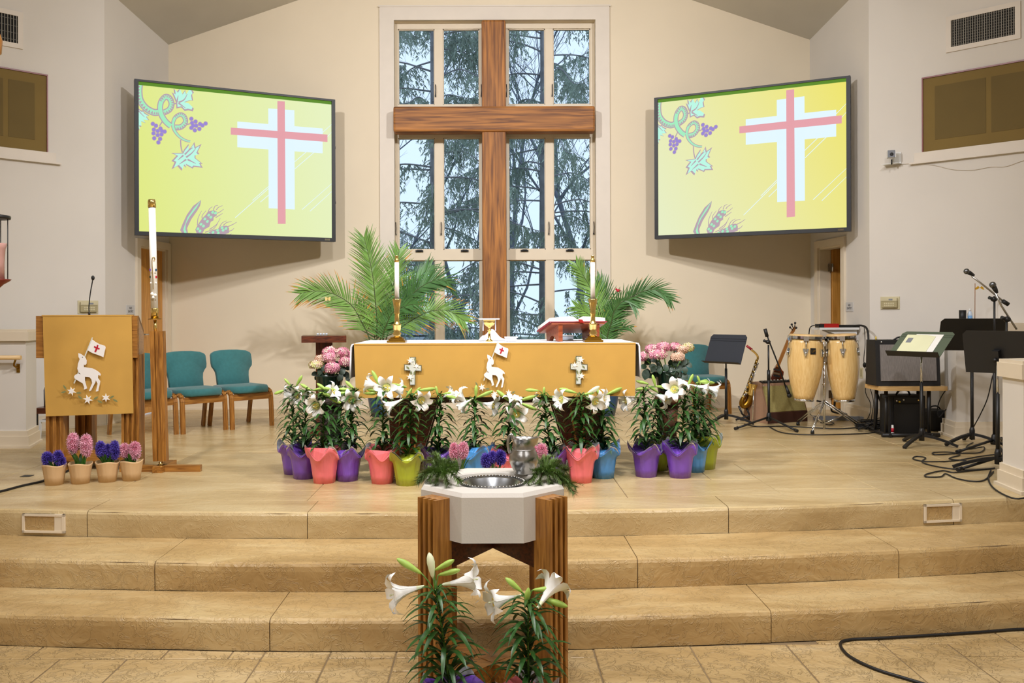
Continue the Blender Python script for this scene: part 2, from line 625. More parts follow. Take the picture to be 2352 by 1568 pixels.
# ================================================================ ROOM SHELL
YB = 11.7
ZC, SX, SY = 5.295, 0.34, 0.137
def ceil_z(X, Y):
    return ZC + SX * (4.2 - abs(X)) + SY * (YB - Y)

def wall(name, p0, p1, z0, z1, th, mat, holes=(), side=1):
    """upright wall from p0 to p1 (inner face), thickness away from the room; holes are (s0,s1,z0,z1)"""
    p0, p1 = V((p0[0], p0[1], 0)), V((p1[0], p1[1], 0))
    d = (p1 - p0)
    L = d.length
    d.normalize()
    n = V((-d.y, d.x, 0)) * side
    ss = sorted({0.0, L, *[h[0] for h in holes], *[h[1] for h in holes]})
    zs = sorted({z0, z1, *[h[2] for h in holes], *[h[3] for h in holes]})
    mb = MB()
    for i in range(len(ss) - 1):
        for j in range(len(zs) - 1):
            sm, zm = (ss[i] + ss[i + 1]) / 2, (zs[j] + zs[j + 1]) / 2
            if any(h[0] < sm < h[1] and h[2] < zm < h[3] for h in holes):
                continue
            P = []
            for z in (zs[j], zs[j + 1]):
                for s_, t_ in ((ss[i], 0), (ss[i + 1], 0), (ss[i + 1], th), (ss[i], th)):
                    P.append(p0 + d * s_ + n * t_ + V((0, 0, z)))
            mb.add(P, [(0, 3, 2, 1), (4, 5, 6, 7), (0, 1, 5, 4), (1, 2, 6, 5), (2, 3, 7, 6), (3, 0, 4, 7)])
    return struct(name, mb, mat, recalc=True)

XL, XR = at(387, 98, YB).x, at(1860, 96, YB).x
LA, RA = (-4.40, 10.1), (4.25, 10.1)
# the great window: opening in pixels of the back wall plane
wx0, wx1, wz1, wz0 = at(905, 47, YB).x, at(1367, 47, YB).x, at(1135, 47, YB).z, 1.0
wall('wall_back', (XL - 0.15, YB), (XR + 0.15, YB), 0.3, 7.6, 0.24, 'wall_cream',
     [(wx0 - XL + 0.15, wx1 - XL + 0.15, wz0, wz1)])
DT0, DT1, DZ = 0.10, 0.82, 2.58
wall('wall_left', (XL, YB), LA, 0.3, 7.6, 0.14, 'wall_white', [(DT0, DT1, ZS - 0.1, DZ)], side=-1)
ET0, ET1, EZ = 0.27, 0.93, 2.56
wall('wall_right', (XR, YB), RA, 0.3, 7.6, 0.14, 'wall_white', [(ET0, ET1, ZS - 0.1, EZ)], side=1)
LB, RB = (-7.4, 7.1), (7.4, 6.95)
dB = 1 / math.sqrt(2)
def onB(side, px, py, off=0.0):
    """point where the pixel meets the 45 degree side wall, off = distance in front of it"""
    if side < 0:
        p0, n = V((LA[0], LA[1], 0)), V((dB, -dB, 0))
    else:
        p0, n = V((RA[0], RA[1], 0)), V((-dB, -dB, 0))
    return onplane(px, py, p0 + n * off, n)
wall('wall_left_diagonal', LA, LB, -0.1, 8.6, 0.2, 'wall_white', side=-1)
wall('wall_right_diagonal', RA, RB, -0.1, 8.6, 0.2, 'wall_white', side=1)
wall('wall_left_nave', LB, (-7.4, -6), -0.1, 9.6, 0.2, 'wall_white', side=-1)
wall('wall_right_nave', RB, (7.4, -6), -0.1, 9.6, 0.2, 'wall_white', side=1)
wall('wall_rear', (-7.6, -6), (7.6, -6), -0.1, 9.9, 0.2, 'wall_white', side=-1)
# closing box added behind the open door to keep sky light out
mb = MB()
mb.span((5.5, 9.8, 0.3), (5.6, 12.6, 3.0)).span((4.42, 12.5, 0.3), (5.6, 12.6, 3.0)).span((4.42, 10.0, 0.3), (5.6, 10.1, 3.0))
mb.span((4.42, 10.0, 2.9), (5.6, 12.6, 3.0)).span((4.42, 10.0, ZS - 0.05), (5.6, 12.6, ZS)).span((4.42, 11.95, 0.3), (4.48, 12.6, 3.0))
struct('door_light_block', mb, 'wall_cream')
# ceiling: two slopes meeting over the axis
mb = MB()
for s_ in (-1, 1):
    P = []
    for X, Y in ((0, -6.3), (0, YB + 0.3), (s_ * 7.7, YB + 0.3), (s_ * 7.7, -6.3)):
        P.append((X, Y, ceil_z(X, Y)))
    P += [(x, y, z + 0.15) for x, y, z in P]
    mb.add(P, [(0, 1, 2, 3), (7, 6, 5, 4), (0, 4, 5, 1), (1, 5, 6, 2), (2, 6, 7, 3), (3, 7, 4, 0)])
struct('ceiling', mb, 'ceiling_paint', recalc=True)

# ---------------------------------------------------------------- floor, steps and stage
def c3(x): return 4.618 + 0.0252 * (x + 0.55) ** 2
def c2(x): return 5.072 + 0.0245 * (x + 0.70) ** 2
def c1(x): return 5.612 + 0.0222 * (x + 0.75) ** 2

def sweep_slab(x0, x1, f, b, z0, z1, seed):
    r_ = random.Random(seed)
    n = max(3, int((x1 - x0) / 0.16))
    mb = MB()
    ph = r_.uniform(0, 9)
    prof = None
    vs = []
    for i in range(n + 1):
        x = x0 + (x1 - x0) * i / n
        wv = 0.004 * math.sin(x * 5.1 + ph) + 0.003 * math.sin(x * 11.7 + ph * 2)
        wz = 0.0025 * math.sin(x * 4.3 + ph)
        yf, yb = f(x) + wv, b(x)
        prof = [(yf + 0.004, z0), (yf, z1 - 0.05), (yf + 0.002, z1 - 0.022), (yf + 0.009, z1 - 0.008 + wz), (yf + 0.024, z1 + wz * 0.6), (yb, z1), (yb, z0)]
        vs += [(x, y, z) for y, z in prof]
    k = len(prof)
    fs = []
    for i in range(n):
        for j in range(k):
            j2 = (j + 1) % k
            fs.append((i * k + j, i * k + j2, (i + 1) * k + j2, (i + 1) * k + j))
    fs.append(tuple(reversed(range(k))))
    fs.append(tuple(range(n * k, n * k + k)))
    mb.add(vs, fs, False)
    return mb
def step(name, f, b, z0, z1, joints, mat, seed):
    base = MB()
    xs = [-6.8 + 0.4 * i for i in range(35)]
    vs, fs = [], []
    for x in xs:
        vs += [(x, f(x) + 0.012, z0), (x, f(x) + 0.012, z1 - 0.008), (x, b(x) + 0.05, z1 - 0.008), (x, b(x) + 0.05, z0)]
    for i in range(len(xs) - 1):
        for j in range(4):
            j2 = (j + 1) % 4
            fs.append((i * 4 + j, i * 4 + j2, i * 4 + 4 + j2, i * 4 + 4 + j))
    base.add(vs, fs)
    root = struct(name, base, 'grout', recalc=True)
    js = [-6.8] + joints + [6.8]
    for i in range(len(js) - 1):
        o = sweep_slab(js[i] + 0.0025, js[i + 1] - 0.0025, f, b, z0, z1, seed + i).build('step_slab', mat, root, recalc=True)
    return root
step('step_lower', c3, c2, 0.0, RIS, [-4.6, -3.0, -1.17, 1.46, 3.15, 4.8], 'step_stone', 10)
step('step_middle', c2, lambda x: c1(x), RIS, 2 * RIS, [-5.0, -3.4, -1.95, 0.82, 2.4, 4.2], 'step_stone', 30)
BW = 0.36
step('stage_edge', c1, lambda x: c1(x) + BW, 2 * RIS, ZS, [-5.2, -2.6, -1.18, 1.5, 3.05, 4.6], 'stage_stone', 50)

def ashlar(nx, ny, sizes, seed):
    r_ = random.Random(seed)
    used = [[False] * ny for _ in range(nx)]
    out = []
    for j in range(ny):
        for i in range(nx):
            if used[i][j]:
                continue
            opts = sizes[:]
            r_.shuffle(opts)
            for (a, b) in opts + [(1, 1)]:
                if i + a <= nx and j + b <= ny and all(not used[i + p][j + q] for p in range(a) for q in range(b)):
                    for p in range(a):
                        for q in range(b):
                            used[i + p][j + q] = True
                    out.append((i, j, a, b))
                    break
    return out
def lay(root, x0, y0, u, cells, ztop, lo, hi, mat, gap, jit):
    r_ = random.Random(5)
    cnt = 0
    for (i, j, a, b) in cells:
        X0, X1 = x0 + i * u + gap, x0 + (i + a) * u - gap
        Y0, Y1 = y0 + j * u + gap, y0 + (j + b) * u - gap
        n = 3
        fr, bk = [], []
        for k in range(n + 1):
            x = X0 + (X1 - X0) * k / n
            fy, by = max(Y0, lo(x) + gap), min(Y1, hi(x) - gap)
            fr.append((x, fy))
            bk.append((x, by))
        if max(by_ - fy_ for (_, fy_), (_, by_) in zip(fr, bk)) < 0.05:
            continue
        bk = [(x, max(by_, fr[k][1] + 0.002)) for k, (x, by_) in enumerate(bk)]
        poly = fr + list(reversed(bk))
        zt = ztop + r_.uniform(-jit, jit)
        cx_ = sum(p[0] for p in poly) / len(poly)
        cy_ = sum(p[1] for p in poly) / len(poly)
        m_ = len(poly)
        e = 0.004
        inner = [(p[0] + (e if p[0] < cx_ else -e), p[1] + (e if p[1] < cy_ else -e)) for p in poly]
        vs = [(p[0], p[1], ztop - 0.02) for p in poly] + [(p[0], p[1], zt - 0.003) for p in poly] + [(p[0], p[1], zt) for p in inner]
        fs = [tuple(range(2 * m_, 3 * m_))]
        for k in range(m_):
            k2 = (k + 1) % m_
            fs.append((k, k2, m_ + k2, m_ + k))
            fs.append((m_ + k, m_ + k2, 2 * m_ + k2, 2 * m_ + k))
        MB().add(vs, fs).build('slab', mat, root)
        cnt += 1
    return cnt
# stage
mb = MB()
xs = [-6.8 + 0.4 * i for i in range(35)]
vs, fs = [], []
for x in xs:
    vs += [(x, c1(x) + BW - 0.02, 0.05), (x, c1(x) + BW - 0.02, ZS - 0.005), (x, 12.0, ZS - 0.005), (x, 12.0, 0.05)]
for i in range(len(xs) - 1):
    for j in range(4):
        fs.append((i * 4 + j, i * 4 + (j + 1) % 4, i * 4 + 4 + (j + 1) % 4, i * 4 + 4 + j))
mb.add(vs, fs)
stage = struct('floor_stage', mb, 'grout', recalc=True)
lay(stage, -6.3, 5.6, 0.36, ashlar(35, 17, [(2, 2), (3, 2), (2, 3), (3, 3), (4, 2)], 3), ZS, lambda x: c1(x) + BW, lambda x: YB, 'stage_stone', 0.0022, 0.0006)
# lower floor
mb = MB()
vs, fs = [], []
for x in xs:
    vs += [(x * 1.12, -6.1, -0.12), (x * 1.12, -6.1, -0.005), (x * 1.12, c3(x * 1.12) + 0.1, -0.005), (x * 1.12, c3(x * 1.12) + 0.1, -0.12)]
for i in range(len(xs) - 1):
    for j in range(4):
        fs.append((i * 4 + j, i * 4 + (j + 1) % 4, i * 4 + 4 + (j + 1) % 4, i * 4 + 4 + j))
mb.add(vs, fs)
flo = struct('floor', mb, 'grout', recalc=True)
lay(flo, -3.4, 3.0, 0.17, ashlar(40, 12, [(2, 2), (3, 2), (2, 1), (3, 3), (2, 3), (4, 2)], 8), 0.0, lambda x: 3.0, c3, 'paver_stone', 0.004, 0.0012)
lay(flo, -7.4, -6.0, 0.9, ashlar(17, 10, [(2, 2), (3, 2), (2, 3)], 9), 0.0, lambda x: -6.0, lambda x: 3.0, 'paver_stone', 0.004, 0.0)
for s_ in (-1, 1):
    lay(flo, 3.4 if s_ > 0 else -7.48, 3.0, 0.68, ashlar(6, 4, [(2, 2), (1, 2)], 4), 0.0, lambda x: 3.0, lambda x: min(c3(x), 7.0), 'paver_stone', 0.004, 0.0)

# ---------------------------------------------------------------- baseboards
def baseboard(name, p0, p1, side, z=ZS, h=0.16):
    p0, p1 = V((p0[0], p0[1], z)), V((p1[0], p1[1], z))
    d = (p1 - p0).normalized()
    n = V((d.y, -d.x, 0)) * side
    mb = MB()
    for (t, a, b) in ((0.02, 0.0, h * 0.78), (0.012, h * 0.78, h), (0.03, 0.0, 0.025)):
        P = []
        for zz in (a, b):
            for q, tt in ((p0, 0), (p1, 0), (p1, t), (p0, t)):
                P.append(q + n * tt + V((0, 0, zz)))
        mb.add(P, [(0, 3, 2, 1), (4, 5, 6, 7), (0, 1, 5, 4), (1, 2, 6, 5), (2, 3, 7, 6), (3, 0, 4, 7)])
    struct(name, mb, 'trim_ivory', recalc=True)
baseboard('baseboard_back', (XL, YB), (XR, YB), 1)
dl = (V((LA[0], LA[1], 0)) - V((XL, YB, 0))).normalized()
dr = (V((RA[0], RA[1], 0)) - V((XR, YB, 0))).normalized()
pl = lambda t: (XL + dl.x * t, YB + dl.y * t)
pr = lambda t: (XR + dr.x * t, YB + dr.y * t)
baseboard('baseboard_left', pl(DT1 + 0.1), LA, -1)
baseboard('baseboard_right', pr(ET1 + 0.1), RA, 1)
baseboard('baseboard_left_diagonal', LA, (-6.4, 8.1), -1)
baseboard('baseboard_right_diagonal', RA, (6.2, 8.15), 1)

# ---------------------------------------------------------------- doors
def door_frame(name, pt, d, n, t0, t1, zt, mat='trim_ivory'):
    """casing boards round an opening; n points into the room"""
    mb = MB()
    d, n = V((d.x, d.y, 0)), V(n)
    def bd(ta, tb, za, zb, thick=0.03, back=0.0):
        P = []
        for z in (za, zb):
            for t, o in ((ta, -back), (tb, -back), (tb, thick), (ta, thick)):
                q = V((*pt(0), 0)) + d * t + n * o
                P.append(V((q.x, q.y, z)))
        mb.add(P, [(0, 3, 2, 1), (4, 5, 6, 7), (0, 1, 5, 4), (1, 2, 6, 5), (2, 3, 7, 6), (3, 0, 4, 7)])
    bd(t0 - 0.09, t0, ZS, zt + 0.09)
    bd(t1, t1 + 0.09, ZS, zt + 0.09)
    bd(t0, t1, zt, zt + 0.09)
    bd(t0, t0 + 0.02, ZS, zt, 0.0, 0.14)
    bd(t1 - 0.02, t1, ZS, zt, 0.0, 0.14)
    bd(t0, t1, zt - 0.02, zt, 0.0, 0.14)
    struct(name, mb, mat, recalc=True)
nL = V((-dl.y, dl.x, 0))
if nL.x < 0: nL = -nL
nR = V((-dr.y, dr.x, 0))
if nR.x > 0: nR = -nR
door_frame('trim_1', pl, dl, nL, DT0, DT1, DZ)
door_frame('trim_2', pr, dr, nR, ET0, ET1, EZ)
# closed oak door
q0, q1 = V((*pl(DT0 + 0.022), 0)) - nL * 0.06, V((*pl(DT1 - 0.022), 0)) - nL * 0.06
dq = (q0 + q1) / 2
d1 = sempty('door_1', (dq.x, dq.y, ZS))
mb = MB()
mb.box((dq.x, dq.y, (ZS + DZ) / 2), ((q1 - q0).length, 0.045, DZ - ZS - 0.03), rotz(math.atan2((q1 - q0).y, (q1 - q0).x)))
mb.build('door_leaf', 'door_oak', d1)
mb = MB()
hp = V((*pl(DT1 - 0.09), ZS + 1.0)) - nL * 0.03
mb.tube([hp, hp + nL * 0.05], 0.012).tube([hp + nL * 0.05, hp + nL * 0.05 - V((dl.x, dl.y, 0)) * 0.11], 0.01)
mb.lathe([(0.028, 0), (0.028, 0.006)], 12, hp, R=V((0, 0, 1)).rotation_difference(nL).to_matrix())
mb.build('door_handle', 'chrome', d1)
# open oak door seen through the right-hand opening
h0 = V((*pr(ET0 + 0.02), 0)) - nR * 0.15
h1 = h0 - nR * 0.64
d2 = sempty('door_2', (h0.x, h0.y, ZS))
mb = MB()
mc = (h0 + h1) / 2
mb.box((mc.x, mc.y - 0.012, (ZS + EZ) / 2), ((h1 - h0).length, 0.045, EZ - ZS - 0.03), rotz(math.atan2((h1 - h0).y, (h1 - h0).x)))
mb.build('door_leaf', 'door_oak', d2)
for hz in (EZ - 0.25, (ZS + EZ) / 2, ZS + 0.2):
    mb = MB()
    mb.tube([(h0.x + 0.0, h0.y - 0.045, hz - 0.05), (h0.x + 0.0, h0.y - 0.045, hz + 0.05)], 0.009)
    mb.box((h0.x - 0.03, h0.y - 0.04, hz), (0.055, 0.006, 0.1))
    mb.build('hinge', 'chrome', d2)

# ---------------------------------------------------------------- the great window
t1 = MB()
ox0, ox1, oz = at(872, 17, YB).x, at(1399, 17, YB).x, at(1135, 17, YB).z
t1.span((ox0, YB - 0.03, 0.86), (wx0, YB, oz)).span((wx1, YB - 0.03, 0.86), (ox1, YB, oz)).span((wx0, YB - 0.03, wz1), (wx1, YB, oz))
t1.span((ox0 - 0.012, YB - 0.04, oz), (ox1 + 0.012, YB, oz + 0.02))
t1.span((ox0 - 0.02, YB - 0.06, 0.86), (ox1 + 0.02, YB + 0.1, 1.0))
struct('trim_3', t1, 'trim_white')
W1 = sempty('window_1', (0, YB + 0.12, wz0))
YW = YB + 0.11
def fx(px): return at(px, 400, YW).x
def fz(py): return at(1135, py, YW).z
cols = [(915, 999), (1018, 1102), (1168, 1253), (1271, 1357)]
rows = [(66, 240), (316, 573), (597, 830)]
zb = wz0 + 0.0
def fbar(name, x0, x1, z0, z1, y0=YW, y1=YW + 0.08, mat='trim_ivory'):
    mb = MB()
    mb.span((x0, y0, z0), (x1, y1, z1))
    return mb.build(name, mat, W1)
fbar('jamb', wx0 - 0.01, fx(915), zb, wz1)
fbar('jamb', fx(1357), wx1 + 0.01, zb, wz1)
fbar('mullion', fx(999), fx(1018), zb, wz1)
fbar('mullion', fx(1253), fx(1271), zb, wz1)
fbar('mullion', fx(1102), fx(1168), zb, wz1, YW + 0.01)
fbar('rail', wx0, wx1, fz(66), wz1 + 0.01, YW - 0.004)
fbar('rail', wx0, wx1, fz(316), fz(240), YW - 0.004)
fbar('transom', wx0, wx1, fz(597), fz(573), YW - 0.008)
fbar('sill', wx0, wx1, wz0, wz0 + 0.05, YW - 0.03)
for (a, b) in cols:
    for (c, d) in rows:
        z0, z1 = (max(fz(d), wz0 + 0.05), fz(c))
        # thin sash round each pane
        mb = MB()
        X0, X1 = fx(a), fx(b)
        e = 0.012
        mb.span((X0, YW + 0.02, z0), (X0 + e, YW + 0.06, z1)).span((X1 - e, YW + 0.02, z0), (X1, YW + 0.06, z1))
        mb.span((X0, YW + 0.02, z0), (X1, YW + 0.06, z0 + e)).span((X0, YW + 0.02, z1 - e), (X1, YW + 0.06, z1))
        s_ = mb.build('sash', 'trim_ivory', W1)
        mb = MB()
        mb.span((X0 + e * 0.5, YW + 0.04, z0 + e * 0.5), (X1 - e * 0.5, YW + 0.046, z1 - e * 0.5))
        mb.build('pane', 'window_glass', s_)
for px, y0, y1 in ((1001, 195, 220), (1106, 195, 220), (1164, 195, 220), (1269, 195, 220), (909, 510, 537), (1013, 510, 537), (1260, 510, 537), (1363, 510, 537)):
    mb = MB()
    X = fx(px)
    mb.tube([(X, YW - 0.03, fz(y0)), (X + 0.004, YW - 0.035, fz((y0 + y1) / 2)), (X, YW - 0.03, fz(y1))], 0.006, 6)
    mb.span((X - 0.008, YW - 0.03, fz(y1) - 0.012), (X + 0.008, YW, fz(y1) + 0.006))
    mb.build('latch', 'black_metal', W1)
for px in (963, 1067, 1204, 1308):
    mb = MB()
    X = fx(px)
    mb.span((X - 0.05, YW - 0.03, fz(578)), (X + 0.05, YW, fz(574)))
    mb.span((X - 0.03, YW - 0.05, fz(576)), (X + 0.035, YW - 0.03, fz(573)))
    mb.build('crank', 'black_metal', W1)
# wooden cross in front of the window
YX = 11.5
K = thing('wooden_cross', 'large dark-stained wooden cross standing in front of the tall window', 'cross', (0, YX, wz0))
mb = MB()
x0, x1 = at(1107, 400, YX).x, at(1163, 400, YX).x
zt = at(1135, 45, YX).z
mb.bev(((x0 + x1) / 2, YX + 0.09, (wz0 - 0.1 + zt) / 2), (x1 - x0, 0.18, zt - wz0 + 0.1), 0.028)
mb.build('upright_beam', 'cross_z', K)
mb = MB()
x0, x1 = at(903, 270, YX - 0.03).x, at(1367, 270, YX - 0.03).x
z0, z1 = at(1135, 302, YX - 0.03).z, at(1135, 243, YX - 0.03).z
mb.bev(((x0 + x1) / 2, YX + 0.075, (z0 + z1) / 2), (x1 - x0, 0.21, z1 - z0), 0.028)
mb.build('cross_beam', 'cross_x', K)

# ---------------------------------------------------------------- dark interior windows, vents on the diagonal walls
def side_axes(side):
    d = V((dB, dB, 0)) if side < 0 else V((dB, -dB, 0))      # runs to the picture's right
    n = V((dB, -dB, 0)) if side < 0 else V((-dB, -dB, 0))
    return d, n
UP = V((0, 0, 1))
def sbox(mb, side, P, w0, w1, z0, z1, t0, t1):
    d, n = side_axes(side)
    Q = []
    for z in (z0, z1):
        for a, o in ((w0, t0), (w1, t0), (w1, t1), (w0, t1)):
            q = V((P.x, P.y, 0)) + d * a + n * o
            Q.append((q.x, q.y, z))
    mb.add(Q, [(0, 3, 2, 1), (4, 5, 6, 7), (0, 1, 5, 4), (1, 2, 6, 5), (2, 3, 7, 6), (3, 0, 4, 7)])
def dark_window(name, side, corner, zt, zb_, width):
    """corner = inner edge point on the wall; runs away from the chancel"""
    W = sempty(name, (corner.x, corner.y, zb_))
    s0, s1 = (-width, 0) if side < 0 else (0, width)
    mb = MB()
    sbox(mb, side, corner, s0 - 0.09, s1 + 0.09, zb_ - 0.1, zb_, 0, 0.03)
    sbox(mb, side, corner, s0 - 0.14, s1 + 0.14, zb_ - 0.12, zb_ - 0.1, 0, 0.045)
    mb.build('sill', 'trim_white', W, recalc=True)
    mb = MB()
    sbox(mb, side, corner, s0 - 0.012, s1 + 0.012, zt, zt + 0.015, 0, 0.02)
    sbox(mb, side, corner, s0 - 0.012, s0, zb_, zt, 0, 0.02)
    sbox(mb, side, corner, s1, s1 + 0.012, zb_, zt, 0, 0.02)
    mb.build('window_frame', 'lantern_wood', W, recalc=True)
    mb = MB()
    sbox(mb, side, corner, s0, s1, zb_, zt, 0.001, 0.008)
    mb.build('pane', 'duct_brown', W, recalc=True)
    k = 0.12 if side > 0 else -0.12
    for i in range(3):
        a = s0 + 0.12 + i * 0.55
        mb = MB()
        sbox(mb, side, corner, a, min(a + 0.5, s1 - 0.12), zb_ + 0.12, zt - 0.1, 0.008, 0.011)
        mb.build('screen_panel', 'duct_panel', W, recalc=True)
cL, cRr = onB(-1, 106, 175), onB(1, 2121, 182)
dark_window('window_2', -1, cL, onB(-1, 106, 175).z, onB(-1, 106, 350).z, 1.6)
dark_window('window_3', 1, cRr, onB(1, 2121, 182).z, onB(1, 2121, 350).z, 1.6)
def vent(side, a, width, zt, zb_, label, nv=27, nh=10):
    d, n = side_axes(side)
    T = thing('wall_vent', label, 'vent', (a.x, a.y, zb_))
    s0, s1 = (-width, 0) if side < 0 else (0, width)
    mb = MB()
    for (u0, u1, v0, v1) in ((s0 - 0.05, s1 + 0.05, zt, zt + 0.05), (s0 - 0.05, s1 + 0.05, zb_ - 0.05, zb_), (s0 - 0.05, s0, zb_, zt), (s1, s1 + 0.05, zb_, zt)):
        sbox(mb, side, a, u0, u1, v0, v1, 0, 0.018)
    mb.build('frame', 'trim_white', T, recalc=True)
    mb = MB()
    sbox(mb, side, a, s0, s1, zb_, zt, 0.001, 0.003)
    mb.build('duct_shade', 'dark_void', T, recalc=True)  # dark sheet on the wall stands in for shade inside the duct
    mb = MB()
    for i in range(nv):
        u = s0 + (s1 - s0) * (i + 0.5) / nv
        sbox(mb, side, a, u - 0.004, u + 0.004, zb_, zt, 0.008, 0.016)
    for j in range(nh):
        v = zb_ + (zt - zb_) * (j + 0.5) / nh
        sbox(mb, side, a, s0, s1, v - 0.002, v + 0.002, 0.004, 0.009)
    mb.build('grille', 'grille_bar', T, recalc=True)
a = onB(1, 2185, 48)
b = onB(1, 2332, 17)
vent(1, a, (V((b.x, b.y, 0)) - V((a.x, a.y, 0))).length, onB(1, 2185, 48).z, onB(1, 2185, 109).z, 'metal grille vent high above the dark window over the keyboard amp corner')
a = onB(-1, 40, 38)
vent(-1, a, 0.85, a.z, onB(-1, 41, 101).z, 'metal grille vent high above the dark window on the lectern side', 30, 4)

# ---------------------------------------------------------------- low walls with caps
def pony(name, poly, z0, z1, caph, over=0.03):
    """low wall on a footprint polygon with cap and stepped base"""
    cx_, cy_ = sum(p[0] for p in poly) / len(poly), sum(p[1] for p in poly) / len(poly)
    def grow(g):
        out = []
        n = len(poly)
        for i in range(n):
            p, a_, b_ = V((*poly[i], 0)), V((*poly[i - 1], 0)), V((*poly[(i + 1) % n], 0))
            d0, d1_ = (p - a_).normalized(), (b_ - p).normalized()
            n0, n1 = V((d0.y, -d0.x, 0)), V((d1_.y, -d1_.x, 0))
            k = (n0 + n1)
            q = p + k * (g / max(0.3, (1 + n0.dot(n1))))
            out.append((q.x, q.y))
        return out
    mb = MB()
    mb.prism(poly, z1 - caph - z0, (0, 0, z0), (1, 0, 0), (0, 1, 0))
    root = struct(name, mb, 'wall_white', recalc=True)
    mb = MB()
    mb.prism(grow(over), caph * 0.82, (0, 0, z1 - caph), (1, 0, 0), (0, 1, 0))
    mb.prism(grow(over - 0.012), caph * 0.18, (0, 0, z1 - caph * 0.18), (1, 0, 0), (0, 1, 0))
    mb.build('cap', 'trim_ivory', root, recalc=True)
    mb = MB()
    mb.prism(grow(0.03), 0.11, (0, 0, z0), (1, 0, 0), (0, 1, 0))
    mb.prism(grow(0.018), 0.05, (0, 0, z0 + 0.11), (1, 0, 0), (0, 1, 0))
    mb.prism(grow(0.05), 0.022, (0, 0, z0), (1, 0, 0), (0, 1, 0))
    mb.build('base_moulding', 'trim_ivory', root, recalc=True)
    return root
a, b = onz(60, 1028), onz(84, 1014)
pony('wall_low_left', [(-6.4, a.y), (a.x, a.y), (b.x, b.y), (b.x - 0.25, b.y + 0.02), (-6.4, b.y + 0.02)], ZS, at(60, 757, a.y).z, 0.105)
a, b = onz(2197, 1006), onz(2170, 996)
pony('wall_low_right', [(a.x, a.y), (6.6, a.y + 0.1), (6.6, b.y + 0.1), (b.x, b.y)], ZS, 1.63, 0.11)
a, b = onz(2342, 1133), onz(2294, 1113)
pony('wall_low_near', [(a.x + 0.03, a.y), (5.8, a.y + 0.55), (5.8, b.y + 0.55), (b.x + 0.03, b.y)], ZS, at(2320, 826, 6.3).z, 0.125)
# oak handrail on the left low wall
hr = thing('handrail', 'round oak handrail on brass bracket fixed to the low white wall beside the lectern', 'handrail', (-4.7, 8.2, 1.2))
yh = onz(60, 1028).y
p = at(48, 821, yh - 0.07)
mb = MB()
mb.tube([(-6.2, p.y, p.z), (p.x, p.y, p.z)], 0.021, 12)
mb.build('rail', 'board_pine', hr)
mb = MB()
q = at(40, 838, yh)
mb.tube(smooth_path([(p.x - 0.05, p.y, p.z - 0.02), (q.x, p.y + 0.01, q.z), (q.x + 0.01, yh - 0.003, q.z - 0.03)]), 0.009)
mb.box((q.x + 0.01, yh - 0.004, q.z - 0.03), (0.03, 0.008, 0.08))
mb.build('bracket', 'brass_dark', hr)

# ================================================================ SCREENS
# artwork traced once in pixels of the left screen, then kept as (u, v) on the screen face
SL = [at(308, 183, 10.29), at(769.5, 228, 11.33), at(769.5, 554, 11.33), at(310, 541, 10.29)]
SR = [at(1501, 227, 11.35), at(1952, 172, 10.30), at(1956, 529, 10.30), at(1507, 551, 11.35)]
def screen(name_label, C, warm):
    TL, TR, BR, BL = C
    O = V(((BL.x + TL.x) / 2, (BL.y + TL.y) / 2, (BL.z + BR.z) / 2))
    X = V(((TR.x + BR.x) / 2, (TR.y + BR.y) / 2, 0)) - V((O.x, O.y, 0))
    Wd = X.length
    X.normalize()
    Ht = (TL.z + TR.z) / 2 - O.z
    N = X.cross(UP)
    T = thing('projection_screen', name_label, 'screen', tuple(O))
    return T, O, X, N, Wd, Ht
TL_, OL, XLx, NLn, WL, HL = screen('wall screen showing vines and a red and white cross, hung behind the tall paschal candle', SL, False)
TR_, ORr, XRx, NRn, WR, HR = screen('wall screen showing vines and a red and white cross, hung above the conga drums', SR, True)
def uv(px, py):
    p = onplane(px, py, OL, NLn)
    return ((p - OL).dot(XLx) / WL, (p.z - OL.z) / HL)
